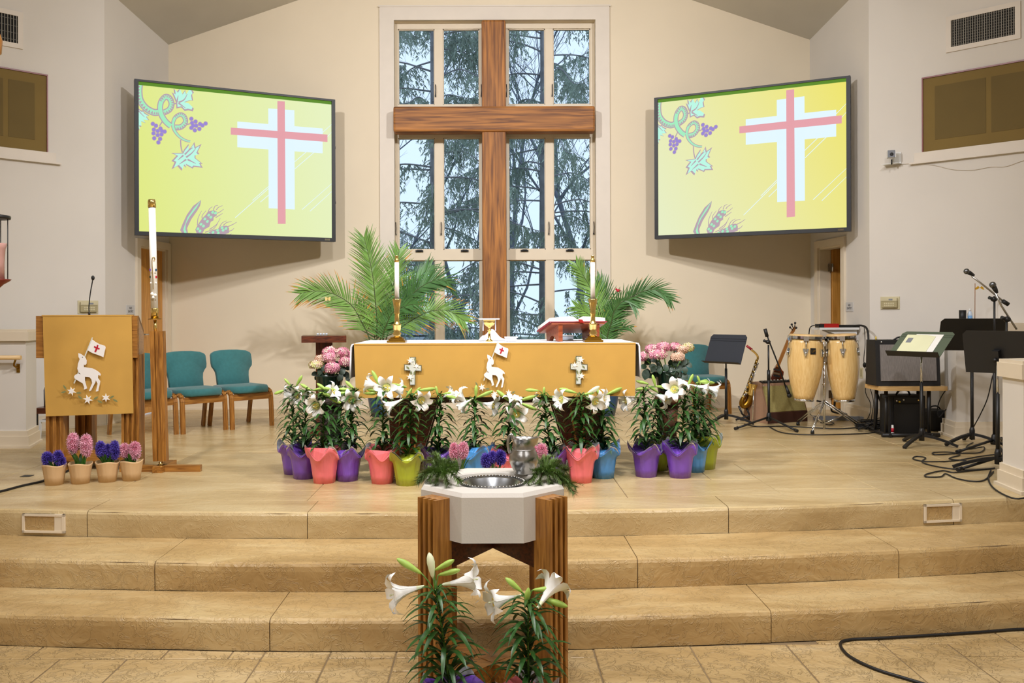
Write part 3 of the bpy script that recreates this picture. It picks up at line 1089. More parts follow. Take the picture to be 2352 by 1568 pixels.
def dress(T, O, X, N, Wd, Ht, warm):
    fr = 0.045
    def quad(name, u0, u1, v0, v1, t0, t1, mat, parent=T):
        mb = MB()
        P = []
        for t in (t0, t1):
            for a, b in ((u0, v0), (u1, v0), (u1, v1), (u0, v1)):
                P.append(O + X * a + UP * b + N * t)
        mb.add(P, [(0, 1, 2, 3), (7, 6, 5, 4), (0, 4, 5, 1), (1, 5, 6, 2), (2, 6, 7, 3), (3, 7, 4, 0)])
        return mb.build(name, mat, parent, recalc=True)
    quad('backing', 0.01, Wd - 0.01, 0.01, Ht - 0.01, -0.06, -0.004, 'frame_black')
    quad('frame_bar', 0, fr, 0, Ht, -0.06, 0.02, 'frame_black')
    quad('frame_bar', Wd - fr, Wd, 0, Ht, -0.06, 0.02, 'frame_black')
    quad('frame_bar', fr, Wd - fr, 0, fr, -0.06, 0.02, 'frame_black')
    quad('frame_bar', fr, Wd - fr, Ht - fr * 0.55, Ht, -0.06, 0.02, 'frame_black')
    quad('border_spill', fr, Wd - fr, Ht - fr * 1.4, Ht - fr * 0.55, -0.004, 0.002, 'screen_spill')  # black border strip; its green glow stands in for projector spill
    quad('maker_plate', Wd - 0.14, Wd - 0.075, 0.01, 0.033, 0.02, 0.023, 'chrome')
    pic = quad('picture', fr, Wd - fr, fr, Ht - fr * 1.4, -0.004, 0.0, 'screen_yellow_warm' if warm else 'screen_yellow')
    tl = [0.0012]
    lim = (fr / Wd, 1 - fr / Wd, fr / Ht, 1 - fr * 1.4 / Ht)
    def clampuv(p):
        return (min(max(p[0], lim[0]), lim[1]), min(max(p[1], lim[2]), lim[3]))
    def shape(name, polys, mat, layer, kind=None):
        mb = MB()
        for pts in polys:
            q = [clampuv(uv(*p)) for p in pts]
            mb.prism([(a * Wd, b * Ht) for a, b in q], 0.0004, O + N * (0.0008 * layer), X, UP)
        return tag(mb.build(name, mat, pic, recalc=True), kind=kind)
    def shapes(name, groups, mat, layer):
        for g in groups:
            shape(name, g, mat, layer)
    def strip(pts, w0, w1=None):
        """ribbon polygon along pixel polyline"""
        pts = [V((p[0], p[1], 0)) for p in pts]
        pts = smooth_path(pts, 5) if len(pts) > 2 else pts
        w1 = w0 if w1 is None else w1
        l, r = [], []
        for i, p in enumerate(pts):
            t = (pts[min(i + 1, len(pts) - 1)] - pts[max(0, i - 1)]).normalized()
            n = V((-t.y, t.x, 0))
            w_ = w0 + (w1 - w0) * i / (len(pts) - 1)
            l.append(p + n * w_)
            r.append(p - n * w_)
        out = []
        for i in range(len(pts) - 1):
            out.append([(l[i].x, l[i].y), (l[i + 1].x, l[i + 1].y), (r[i + 1].x, r[i + 1].y), (r[i].x, r[i].y)])
        return out
    # light streaks
    st_ = []
    for a, b in (((540, 500), (620, 430)), ((580, 460), (618, 427)), ((598, 464), (618, 447)), ((676, 372), (735, 322)), ((677, 388), (728, 344)), ((694, 481), (762, 422)), ((712, 485), (762, 440)), ((740, 305), (762, 286)), ((744, 322), (762, 304))):
        st_.append(strip([a, b], 0.7))
    shapes('light_streak', st_, 'screen_white', 1)
    shape('white_cross', [[(616, 249), (676, 253), (677, 481), (617, 478)], [(545, 279), (741, 295), (741, 352), (545, 338)]], 'screen_white', 2)
    shape('red_cross', [[(637, 232), (654, 233), (656, 514), (638, 514)], [(530, 293), (752, 309), (752, 326), (530, 309)]], 'screen_red', 3)
    # vine: outline under, fill above
    C0 = lambda x, y: (300 + x / 6.273, 170 + y / 6.273)
    v1 = [C0(*p) for p in ((130, 130), (120, 250), (140, 380), (220, 490), (330, 550), (400, 550))]
    v2 = [C0(*p) for p in ((480, 555), (560, 510), (590, 430), (560, 350), (500, 330), (440, 400), (425, 500), (450, 600), (510, 690), (580, 750))]
    v3 = [C0(*p) for p in ((640, 770), (730, 760), (790, 690), (770, 610), (710, 585), (640, 630), (610, 720), (630, 810), (700, 900), (790, 955), (860, 970))]
    shapes('vine_outline', [strip(v1, 8.2), strip(v2, 7), strip(v3, 7, 2.6)], 'screen_line', 1)
    shapes('vine', [strip(v1, 5.4), strip(v2, 4.6), strip(v3, 4.6, 1.2)], 'screen_mint_green', 2)
    tz = []
    for vn, o_ in ((v1, 3.2), (v2[:6], 2.6), (v3[:6], 2.6)):
        sp = smooth_path([V((p[0], p[1], 0)) for p in vn], 3)
        for i in range(0, len(sp) - 1):
            t = (sp[i + 1] - sp[i]).normalized()
            n = V((-t.y, t.x, 0))
            a = sp[i] + n * 4.6
            b = sp[i + 1] + n * 4.6
            c = (sp[i] + sp[i + 1]) / 2 - n * 2.2
            tz.append([(a.x, a.y), (b.x, b.y), (c.x, c.y)])
    shape('vine_notching', tz, 'screen_line', 3, 'stuff')
    tw = []
    for pl_ in (((600, 440), (660, 420)), ((415, 750), (455, 685)), ((720, 945), (725, 1040), (745, 1130)), ((800, 730), (860, 715))):
        tw.append(strip([C0(*p) for p in pl_], 1.4))
    shapes('tendril', tw, 'screen_line', 1)
    leaf1 = [(660, 410), (600, 265), (635, 290), (625, 215), (670, 260), (705, 205), (745, 290), (785, 235), (800, 290), (850, 210), (885, 225), (905, 270), (880, 300), (895, 380), (850, 380), (770, 410), (840, 430), (905, 490), (890, 530), (830, 515), (780, 525), (730, 475), (665, 490)]
    leaf2 = [(750, 1140), (595, 1140), (670, 1175), (600, 1250), (640, 1270), (600, 1365), (680, 1320), (740, 1385), (765, 1310), (800, 1345), (790, 1300), (890, 1355), (910, 1330), (1030, 1345), (1000, 1290), (1030, 1290), (930, 1210), (930, 1170), (985, 1155), (960, 1125), (1015, 1015), (930, 1060), (915, 990), (870, 1060), (835, 1090), (835, 1015), (775, 1090)]
    leaf3 = [(85, 500), (150, 530), (180, 530), (200, 560), (265, 600), (225, 610), (265, 665), (180, 660), (215, 705), (150, 680), (155, 755), (115, 750), (130, 810), (85, 790)]
    def shrink(poly, k):
        cx_, cy_ = sum(p[0] for p in poly) / len(poly), sum(p[1] for p in poly) / len(poly)
        return [(cx_ + (p[0] - cx_) * k, cy_ + (p[1] - cy_) * k) for p in poly]
    L = [leaf1, leaf2, leaf3]
    shapes('leaf_outline', [[[C0(*p) for p in shrink(q, 1.05)]] for q in L], 'screen_line', 2)
    shapes('leaf', [[[C0(*p) for p in shrink(q, 0.9)]] for q in L], 'screen_mint', 3)
    vn = []
    for pl_ in (((665, 405), (685, 310)), ((690, 410), (770, 370), (815, 290)), ((690, 420), (790, 490)), ((780, 1160), (850, 1090), (900, 1060)), ((800, 1200), (880, 1140), (940, 1070)), ((760, 1170), (680, 1240)), ((800, 1230), (700, 1300)), ((820, 1230), (940, 1290)), ((95, 530), (200, 620))):
        vn += strip([C0(*p) for p in pl_], 2.0, 0.5)
    shape('leaf_veining', vn, 'screen_line', 4, 'stuff')
    def disc(x, y, r, n=12):
        return [C0(x + r * math.cos(2 * PI * i / n), y + r * math.sin(2 * PI * i / n)) for i in range(n)]
    gr = [(320, 718), (365, 745), (335, 800), (330, 855), (340, 925), (390, 880), (430, 785), (490, 830), (445, 870), (400, 985), (425, 935), (390, 820), (450, 820), (875, 645), (885, 705), (935, 685), (875, 775), (945, 745), (925, 810), (990, 790), (1000, 720), (1035, 740), (1080, 713), (900, 745)]
    shape('grape_outline', [disc(x, y, 33) for x, y in gr], 'screen_line', 2, 'stuff')
    shapes('grape', [[disc(x, y, 25)] for x, y in gr], 'screen_purple', 3)
    # sickle and wheat ears
    W0 = lambda x, y: (400 + x / 6.19, 430 + y / 6.19)
    shape('sickle_outline', [[W0(*p) for p in ((385, 180), (270, 265), (180, 390), (120, 520), (85, 610), (110, 668), (195, 668), (185, 580), (240, 460), (330, 330), (370, 260))]], 'screen_line', 1)
    shape('sickle', [[W0(*p) for p in ((380, 185), (280, 300), (190, 430), (150, 540), (128, 600), (145, 668), (180, 668), (160, 600), (165, 520), (220, 420), (320, 290))]], 'screen_mint_green', 2)
    shapes('wheat_ear', [[[W0(*p) for p in ((560, 325), (605, 345), (605, 400), (560, 430), (560, 470), (520, 490), (500, 560), (430, 600), (400, 672), (320, 668), (300, 600), (330, 545), (370, 480), (410, 430), (450, 390), (480, 345))]],
                         [[W0(*p) for p in ((680, 550), (750, 545), (780, 580), (780, 650), (720, 680), (500, 676), (460, 660), (540, 610), (620, 590))]]], 'screen_line', 1)
    kn = []
    for (x, y) in ((545, 355), (585, 365), (490, 395), (520, 425), (435, 450), (470, 485), (380, 525), (415, 550), (335, 590), (365, 620), (680, 575), (695, 610), (735, 585), (615, 610), (625, 650), (550, 640), (490, 665)):
        kn.append([W0(x + a, y + b) for a, b in ((-22, 5), (0, -22), (22, -12), (18, 14), (-5, 22))])
    shape('wheat_grain', kn, 'screen_mint_green', 2, 'stuff')
    aw = []
    for pl_ in (((330, 540), (340, 440), (390, 335)), ((400, 450), (400, 400), (455, 330)), ((480, 370), (500, 310), (545, 275)), ((560, 320), (580, 270), (625, 255)), ((600, 320), (630, 285), (688, 260)), ((610, 370), (650, 350), (705, 310)), ((590, 430), (640, 400), (690, 370)), ((500, 600), (600, 530), (655, 440)), ((440, 640), (560, 590), (618, 515)), ((640, 580), (680, 510), (745, 475)), ((700, 540), (750, 500), (820, 488)), ((760, 560), (830, 530), (890, 495)), ((780, 625), (820, 610), (852, 580)), ((700, 670), (780, 676), (815, 660))):
        aw += strip([W0(*p) for p in pl_], 1.1, 0.5)
    shape('wheat_bristle', aw, 'screen_line', 1, 'stuff')
def mounts(T, O, X, N, Wd, Ht, side):
    u_far = Wd - 0.06 if side < 0 else 0.06
    u_near = 0.06 if side < 0 else Wd - 0.06
    for v in (0.3 * Ht, 0.7 * Ht):
        for u, to in ((u_far, 'back'), (Wd / 2, 'back')):
            p = O + X * u + UP * v - N * 0.05
            if to == 'back':
                q = V((p.x, YB - 0.001, p.z))
            else:
                q = V((XL - 0.10 if side < 0 else XR + 0.08, p.y, p.z))
            mb = MB()
            mb.bar(p, q, 0.04, 0.03)
            mb.build('mount_arm', 'black_metal', T)
mounts(TL_, OL, XLx, NLn, WL, HL, -1)
mounts(TR_, ORr, XRx, NRn, WR, HR, 1)
dress(TL_, OL, XLx, NLn, WL, HL, False)
dress(TR_, ORr, XRx, NRn, WR, HR, True)

# ================================================================ ALTAR
YA, YAB = 6.8, 7.74
zA = at(1135, 789.5, YA).z
ax0, ax1 = at(810, 790, YA).x, at(1465, 790, YA).x
AL = thing('altar_table', 'walnut altar table with broad tapering legs under gold and white cloths', 'table', (0, (YA + YAB) / 2, ZS))
mb = MB()
mb.span((ax0 + 0.01, YA + 0.02, zA - 0.07), (ax1 - 0.01, YAB - 0.01, zA - 0.004))
mb.build('table_top', 'walnut_x', AL)
mb = MB()
mb.span((at(890, 900, 7.0).x, YA + 0.12, zA - 0.46), (at(1390, 900, 7.0).x, YA + 0.17, zA - 0.07))
mb.build('apron', 'walnut_x', AL)
mb = MB()
mb.span((at(890, 900, 7.0).x, YAB - 0.17, zA - 0.30), (at(1390, 900, 7.0).x, YAB - 0.12, zA - 0.07))
mb.build('apron', 'walnut_x', AL)
for yl in (YA + 0.17, YAB - 0.3):
    for pts in (((892, 800), (1015, 800), (1005, 925), (958, 1083), (900, 1083), (892, 925)), ((1388, 800), (1262, 800), (1268, 925), (1318, 1083), (1380, 1083), (1388, 925))):
        po = [at(px, py, YA + 0.17) for px, py in pts]
        lz = [max(q.z, ZS) for q in po]
        lz[3] = lz[4] = ZS
        mb = MB()
        poly = [(q.x, z_) for q, z_ in zip(po, lz)]
        mb.prism(poly, -0.1, (0, yl, 0), (1, 0, 0), (0, 0, 1))
        leg = mb.build('leg', 'walnut', AL, recalc=True)
        if yl < 7.2:
            # raised orange strips on the front face
            for k in (0.25, 0.5, 0.75):
                t_ = V((poly[1][0] * (1 - k) + poly[0][0] * k, 0, poly[1][1]))
                b_ = V((poly[3][0] * (1 - k) + poly[4][0] * k, 0, poly[3][1]))
                ms = MB()
                ms.bar((t_.x, yl - 0.004, t_.z - 0.1), (b_.x, yl - 0.004, b_.z + 0.01), 0.014, 0.01, (0, 1, 0))
                ms.build('inlay_strip', 'oak', leg)
WC = thing('altar_cloth', 'white linen cloth covering the altar top and hanging at both ends', 'cloth', (0, 7.27, zA))
mb = MB()
mb.span((ax0, YA, zA - 0.004), (ax1, YAB, zA + 0.004))
for s_, xe in ((-1, ax0), (1, ax1)):
    zc = at(810, 870, YA).z
    P = []
    n = 12
    for i in range(n + 1):
        y = YA + 0.015 + (YAB - YA - 0.03) * i / n
        wv = 0.008 * math.sin(i * 1.3)
        for k, z in enumerate((zA + 0.003, zA - 0.02, (zA + zc) / 2, zc)):
            P.append((xe + s_ * (0.0, 0.012, 0.018, 0.022)[k] + s_ * wv * (0, 0.3, 0.8, 1)[k], y, z))
    fs = []
    for i in range(n):
        for k in range(3):
            fs.append((i * 4 + k, i * 4 + k + 1, i * 4 + 5 + k, i * 4 + 4 + k))
    mb.add(P, fs, True)
    mb.tube([(xe, YA + 0.012, zA), (xe + s_ * 0.012, YA + 0.012, zA - 0.02), (xe + s_ * 0.018, YA + 0.012, (zA + zc) / 2), (xe + s_ * 0.022, YA + 0.012, zc)], 0.008, 6)
mb.build('linen', 'cloth_white', WC)
def frontal(T, name, C, Yf, mat, nx=24, nz=12, amp=0.004, seed=0):
    """hanging cloth between four pixel corners TL,TR,BR,BL at depth Yf"""
    r_ = random.Random(seed)
    a, b, c, d = [at(px, py, Yf) for px, py in C]
    P, fs = [], []
    ph = [r_.uniform(0, 6) for _ in range(4)]
    for j in range(nz + 1):
        v = j / nz
        for i in range(nx + 1):
            u = i / nx
            p = (a * (1 - u) + b * u) * (1 - v) + (d * (1 - u) + c * u) * v
            y = Yf - amp * v * (math.sin(u * 9 + ph[0]) + 0.6 * math.sin(u * 21 + ph[1] + v * 2))
            P.append((p.x, y, p.z))
    for j in range(nz):
        for i in range(nx):
            k = j * (nx + 1) + i
            fs.append((k, k + nx + 1, k + nx + 2, k + 1))
    n0 = len(P)
    P2 = [(x, y + 0.004, z) for x, y, z in P]
    fs2 = [tuple(q + n0 for q in reversed(f)) for f in fs]
    mb = MB()
    mb.add(P + P2, fs + fs2, True)
    return mb.build(name, mat, T)
GF = thing('altar_frontal', 'long gold cloth with lamb and two lily crosses hanging over the altar front', 'cloth', (0, YA, 1.1))
gf = frontal(GF, 'gold_cloth', [(813, 792), (1460, 787), (1459, 909), (818, 914)], YA - 0.006, 'cloth_gold', 30, 8, 0.003, 4)
mb = MB()
a, b = at(813, 791, YA - 0.006), at(1460, 787, YA - 0.006)
mb.span((a.x, YA - 0.008, zA - 0.006), (b.x, YA + 0.025, zA + 0.006))
mb.build('top_fold', 'cloth_gold', gf)
# applique pictures: lamb with flag, traced in pixels of the lectern cloth
LAMB = [(608, 607), (640, 615), (675, 640), (705, 665), (725, 710), (722, 755), (700, 775), (685, 760), (685, 800), (740, 808), (800, 815), (850, 840), (895, 870), (920, 900), (915, 918), (890, 910), (882, 915), (880, 950), (912, 995), (905, 1040), (890, 1100), (885, 1130), (850, 1138), (862, 1090), (875, 1030), (850, 980), (845, 1010), (810, 1075), (785, 1125), (755, 1130), (775, 1080), (800, 1020), (790, 970), (765, 940), (700, 935), (700, 985), (715, 1040), (730, 1095), (685, 1112), (690, 1080), (670, 1025), (600, 985), (555, 955), (550, 925), (575, 900), (612, 890), (645, 900), (610, 868), (595, 820), (605, 750), (628, 690), (612, 660)]
FLAG = [(800, 418), (850, 455), (905, 485), (975, 505), (985, 530), (968, 600), (955, 662), (900, 640), (850, 622), (800, 605), (737, 568)]
FLAGX = [(868, 492), (888, 498), (880, 530), (906, 538), (900, 558), (874, 550), (852, 595), (830, 588), (850, 543), (824, 525), (830, 507), (860, 522)]
STAFF = [(795, 388), (808, 394), (555, 1028), (540, 1022)]
def flower6(cx_, cy_, r, rot):
    out = []
    for i in range(12):
        rr = r if i % 2 == 0 else r * 0.42
        an = rot + i * PI / 6
        out.append((cx_ + rr * math.cos(an), cy_ + rr * math.sin(an)))
    return out
def leafp(cx_, cy_, l, wd, rot):
    c, s_ = math.cos(rot), math.sin(rot)
    return [(cx_ + x * c - y * s_, cy_ + x * s_ + y * c) for x, y in ((-l, 0), (-l * 0.3, wd), (l * 0.5, wd * 0.7), (l, 0), (l * 0.3, -wd), (-l * 0.5, -wd * 0.7))]
FLW = [(515, 1133, 62, 0.3), (740, 1248, 66, 0.2), (990, 1225, 60, 0.5)]
LVS = [(420, 1080, 40, 14, 1.0), (405, 1145, 40, 14, -0.25), (612, 1158, 42, 15, 0.0), (630, 1220, 42, 15, 0.75), (850, 1228, 42, 15, -0.55), (905, 1278, 42, 15, 0.5), (1070, 1215, 40, 14, -0.5), (1118, 1262, 40, 14, 0.5)]
def applique(T, Yf, fn):
    def ap(name, polys, mat, layer):
        mb = MB()
        for q in polys:
            mb.prism([fn(*p) for p in q], 0.002, (0, Yf - 0.0015 * layer, 0), (1, 0, 0), (0, 0, 1))
        return mb.build(name, mat, T, recalc=True)
    ap('staff', [STAFF], 'applique_silver', 2)
    ap('flag', [FLAG], 'applique_white', 3)
    ap('flag_cross', [FLAGX], 'applique_red', 4)
    ap('lamb', [LAMB], 'applique_white', 4)
    ap('lamb_eye', [flower6(668, 662, 9, 0)], 'applique_outline', 5)
    for f in FLW:
        ap('flower_border', [flower6(f[0], f[1], f[2] * 1.12, f[3])], 'applique_yellow', 3)
        ap('flower', [flower6(*f)], 'applique_white', 4)
    for l in LVS:
        ap('leaf', [leafp(*l)], 'applique_green', 3)
def fn_altar(x, y):
    px = 1080 + (330 + (x - 550) * (500 / 370.0)) / 10.45
    py = 780 + (355 + (y - 607) * (790 / 530.0)) / 10.45
    p = at(px, py, YA - 0.014)
    return (p.x, p.z)
def fn_altar2(x, y):
    # keep flowers and flag inside the cloth: the lamb group of the altar is a little wider
    return fn_altar(x, y)
applique(gf, YA - 0.0165, fn_altar2)
for k, (cx_, cy_) in enumerate(((948, 852), (1329, 850))):
    Q = lambda x, y: (lambda p: (p.x, p.z))(at(cx_ + x, cy_ + y, YA - 0.014))
    for nm, g, mt_, ly in (('cross_border', 1.6, 'applique_outline', 1), ('cross', 0.0, 'applique_silver', 2)):
        mb = MB()
        pts = [(-5 - g, -31 - g), (6 + g, -31 - g), (6 + g, -13 - g), (19 + g, -12 - g), (19 + g, -1 + g), (5 + g, -2 + g), (4.5 + g, 31 + g), (-5.5 - g, 31 + g), (-5 - g, -2 + g), (-18 - g, -3 + g), (-18 - g, -14 - g), (-5 - g, -14 - g)]
        mb.prism([Q(*p) for p in pts], 0.002, (0, YA - 0.0165 - 0.0015 * ly, 0), (1, 0, 0), (0, 0, 1))
        mb.build(nm, mt_, gf, recalc=True)
    s_ = -1 if k == 0 else 1
    for (x, y, r) in ((s_ * 5, -24, 8), (-s_ * 9, -12, 7), (s_ * 6, 13, 8)):
        for nm, rr, mt_, ly in (('flower_border', 1.15, 'applique_yellow', 3), ('flower', 1.0, 'applique_white', 4)):
            mb = MB()
            mb.prism([Q(*p) for p in flower6(x, y, r * rr, x)], 0.002, (0, YA - 0.0165 - 0.0015 * ly, 0), (1, 0, 0), (0, 0, 1))
            mb.build(nm, mt_, gf, recalc=True)
    for (x, y, an) in ((-s_ * 6, -26, 1.2), (s_ * 11, -8, 0.8), (-3, 4, 1.4), (4, 4, 1.8), (-4, 20, 1.2)):
        mb = MB()
        mb.prism([Q(*p) for p in leafp(x, y, 5, 2, an)], 0.002, (0, YA - 0.0215, 0), (1, 0, 0), (0, 0, 1))
        mb.build('leaf', 'applique_green', gf, recalc=True)

# ---- things on the altar
ZT = zA + 0.006
def on_altar(px, py):
    p = onz(px, py, ZT)
    p.y = min(max(p.y, YA + 0.1), YAB - 0.1)
    return V(((px - CX) / F * p.y, p.y, ZT))
def candlestick(px, Y, label, lean):
    X = at(px, 784, Y).x
    s = Y / F
    T = thing('altar_candlestick', label, 'candlestick', (X, Y, ZT), 0, 'altar candlesticks')
    hz = lambda py: at(px, py, Y).z - ZT
    mb = MB()
    mb.box((0, 0, 0.008), (0.145, 0.145, 0.016)).box((0, 0, 0.022), (0.118, 0.118, 0.014)).box((0, 0, 0.034), (0.095, 0.095, 0.014))
    mb.build('base', 'brass_dark', T, world=False)
    mb = MB()
    mb.lathe([(0.0, 0.04), (0.034, 0.041), (0.026, 0.055), (0.036, 0.07), (0.024, 0.085), (0.03, 0.1), (0.033, 0.135), (0.036, 0.14), (0.022, 0.15), (0.019, 0.17), (0.018, hz(722)), (0.024, hz(719)), (0.02, hz(716)), (0.03, hz(697)), (0.036, hz(688)), (0.034, hz(686)), (0.022, hz(686))], 20)
    mb.build('stem', 'brass', T, world=False)
    mb = MB()
    mb.lathe([(0.018, hz(687)), (0.0175, hz(601))], 20)
    mb.build('candle', 'candle_wax', T, world=False)
    mb = MB()
    mb.lathe([(0.019, hz(602)), (0.019, hz(597)), (0.012, hz(594)), (0.013, hz(589)), (0.016, hz(587)), (0.0, hz(587))], 16)
    mb.build('follower', 'brass', T, world=False)
candlestick(912, 7.05, 'tall brass candlestick with white candle on the altar in front of the larger palm', 0)
candlestick(1362, 7.05, 'tall brass candlestick with white candle on the altar in front of the open book', 0)
# chalice with pall
X, Y = at(1124, 784, 7.2).x, 7.2
hz = lambda py: at(1124, py, Y).z - ZT
CH = thing('chalice', 'gold communion chalice covered by a stiff white pall', 'chalice', (X, Y, ZT))
mb = MB()
mb.lathe([(0.0, 0.0), (0.032, 0.0), (0.03, 0.006), (0.012, 0.02), (0.009, 0.06), (0.01, 0.085), (0.02, 0.09), (0.01, 0.096), (0.01, 0.115), (0.03, 0.125), (0.045, 0.145), (0.05, 0.175), (0.047, 0.176), (0.04, 0.148), (0.0, 0.13)], 24)
mb.build('cup', 'gold', CH, world=False)
mb = MB()
mb.box((0, 0, 0.181), (0.165, 0.165, 0.008))
mb.build('pall', 'cloth_white', CH, world=False)
for s_ in (-1, 1):
    mb = MB()
    mb.add([(s_ * 0.045, 0.06, 0.178), (s_ * 0.052, 0.06, 0.178), (s_ * 0.056, 0.065, 0.085), (s_ * 0.046, 0.065, 0.085)], [(0, 1, 2, 3)])
    mb.build('hanging_purificator', 'cloth_white', CH, world=False)
# draped linen behind the chalice
NP = thing('folded_napkin', 'white linen napkin heaped on the altar behind the chalice', 'napkin', (at(1140, 775, 7.45).x, 7.45, ZT))
mb = MB()
P, fs = [], []
nx, ny = 16, 8
for j in range(ny + 1):
    for i in range(nx + 1):
        u, v = i / nx, j / ny
        e = max(0.0, math.sin(PI * v)) ** 0.6
        prof = 0.012 + 0.085 * math.exp(-((u - 0.42) / 0.2) ** 2) + 0.02 * math.exp(-((u - 0.1) / 0.1) ** 2)
        P.append((-0.15 + 0.27 * u, -0.05 + 0.1 * v, prof * e * min(1, 12 * u * (1 - u) + 0.05)))
for j in range(ny):
    for i in range(nx):
        k = j * (nx + 1) + i
        fs.append((k, k + 1, k + nx + 2, k + nx + 1))
mb.add(P, fs, True)
mb.build('linen', 'cloth_white', NP, world=False)
LB_ = thing('linen_box', 'small white covered box on the altar next to the napkin', 'box', (at(1173, 775, 7.3).x, 7.3, ZT))
mb = MB()
mb.box((0, 0, 0.013), (0.095, 0.08, 0.026))
mb.build('body', 'cloth_white', LB_, world=False)
mb = MB()
mb.box((0.003, 0, 0.031), (0.108, 0.09, 0.009))
mb.build('lid', 'cloth_white', LB_, world=False)
# missal stand with open book
px0 = 1312
Xb, Yb = at(px0, 780, 7.35).x, 7.3
BS = thing('book_stand', 'low cherry wood book stand on the altar beside the brass candlestick', 'book stand', (Xb, Yb, ZT), 0.3)
R_ = Matrix.Rotation(math.radians(-20), 3, 'X')       # desk rises towards the congregation
mb = MB()
mb.box((0, 0, 0.105), (0.46, 0.30, 0.014), Matrix.Rotation(math.radians(-15), 3, 'X'))
mb.build('desk', 'cherry', BS, world=False)
for xs_ in (-0.17, 0.15):
    mb = MB()
    poly = [(-0.14, 0.0), (-0.08, 0.0), (-0.06, 0.03), (0.0, 0.045), (0.05, 0.03), (0.07, 0.0), (0.13, 0.0), (0.14, 0.062), (-0.14, 0.136)]
    mb.prism(poly, 0.035, (xs_, 0, 0), (0, 1, 0), (0, 0, 1))
    mb.build('trestle', 'cherry', BS, world=False, recalc=True)
BK = thing('open_book', 'large open book with red cover lying on the cherry book stand', 'book', (Xb, Yb, ZT + 0.10), 0.3)
Rb = Matrix.Rotation(math.radians(-15), 3, 'X')
mb = MB()
mb.box(Rb @ V((0, 0, 0.017)), (0.5, 0.31, 0.008), Rb)
mb.build('cover', 'book_red', BK, world=False)
for s_ in (-1, 1):
    P, fs = [], []
    n = 10
    for i in range(n + 1):
        u = i / n
        h = 0.022 + 0.042 * (1 - 0.3 * u * u) * min(1, u * 5 + 0.12) ** 0.5
        for y in (-0.145, 0.145):
            P.append(Rb @ V((s_ * 0.24 * u, y, h)))
            P.append(Rb @ V((s_ * 0.24 * u, y, 0.02)))
    for i in range(n):
        k = i * 4
        fs += [(k, k + 2, k + 6, k + 4), (k + 1, k, k + 4, k + 5), (k + 2, k + 3, k + 7, k + 6)]
    fs.append((n * 4, n * 4 + 2, n * 4 + 3, n * 4 + 1))
    mb = MB()
    mb.add(P, fs, True)
    mb.build('pages', 'page', BK, world=False, recalc=True)
mb = MB()
mb.add([Rb @ V(p) for p in ((0.0, -0.15, 0.04), (0.035, -0.155, 0.036), (0.045, -0.165, 0.005), (0.005, -0.165, 0.008))], [(0, 1, 2, 3)])
mb.build('ribbon', 'rosin_red', BK, world=False)
SB = thing('bread_box', 'flat clear and white container standing under the book stand', 'container', (at(1300, 778, 7.55).x, 7.55, ZT))
mb = MB()
mb.box((0, 0, 0.017), (0.12, 0.08, 0.034))
mb.build('body', 'bottle_clear', SB, world=False)
mb = MB()
mb.box((0, 0, 0.036), (0.125, 0.085, 0.006))
mb.build('lid', 'plastic_white', SB, world=False)

# ================================================================ LECTERN
YLc = 7.12
LC = thing('lectern', 'oak lectern with ribbed corner posts, box top and open base', 'lectern', (at(200, 1060, YLc).x, YLc + 0.2, ZS))
lx = lambda px, D=YLc: at(px, 900, D).x
lz = lambda py, D=YLc: at(200, py, D).z
mb = MB()
mb.span((lx(83), YLc, lz(822)), (lx(316), YLc + 0.03, lz(725)))
mb.build('front_board', 'oak_x', LC)
mb = MB()
a, b = lx(83), lx(316)
br_ = (330 - CX) * (YLc + 0.42) / F
ar_ = a + (b - br_)
P = [(a, YLc + 0.03, lz(725)), (b, YLc + 0.03, lz(725)), (br_, YLc + 0.42, lz(725) - 0.12), (ar_, YLc + 0.42, lz(725) - 0.12)]
P += [(x, y, z - 0.03) for x, y, z in P]
mb.add(P, [(0, 1, 2, 3), (7, 6, 5, 4), (0, 4, 5, 1), (1, 5, 6, 2), (2, 6, 7, 3), (3, 7, 4, 0)])
mb.build('reading_desk', 'oak_x', LC, recalc=True)
for xa, xr, w_ in ((a, ar_, 0.03), (b, br_, -0.03)):
    mb = MB()
    P = []
    for dx in (0, w_):
        P += [(xa + dx, YLc + 0.03, lz(820)), (xr + dx, YLc + 0.42, lz(820)), (xr + dx, YLc + 0.42, lz(725) - 0.121), (xa + dx, YLc + 0.03, lz(725) - 0.001)]
    mb.add(P, [(0, 1, 2, 3), (7, 6, 5, 4), (0, 4, 5, 1), (1, 5, 6, 2), (2, 6, 7, 3), (3, 7, 4, 0)])
    mb.build('side_board', 'oak_y', LC, recalc=True)
for (pa, pb, nrib) in ((103, 143, 3), (277, 318, 4)):
    for y0 in (YLc + 0.02, YLc + 0.30):
        mb = MB()
        xa, xb = lx(pa), lx(pb)
        if y0 > YLc + 0.1:
            sh_ = (br_ - b) * 0.9 if pa > 200 else (ar_ - a) * 0.9
            xa, xb = xa + sh_, xb + sh_
        mb.span((xa, y0 + 0.015, ZS), (xb, y0 + 0.09, lz(815)))
        wr = (xb - xa) / (nrib * 2 - 1)
        post = mb.build('post', 'oak', LC)
        for k in range(nrib):
            ms = MB()
            ms.span((xa + wr * 2 * k, y0 - 0.008, ZS), (xa + wr * (2 * k + 1), y0 + 0.015, lz(815)))
            ms.build('rib', 'oak', post)
mb = MB()
mb.span((lx(143), YLc + 0.06, lz(1062)), (lx(277), YLc + 0.1, lz(1037)))
mb.build('cross_rail', 'oak_x', LC)
mb = MB()
mb.span((lx(140), YLc + 0.1, lz(1068)), (lx(280), YLc + 0.36, lz(1062)))
mb.build('lower_shelf', 'oak_x', LC)
mb = MB()
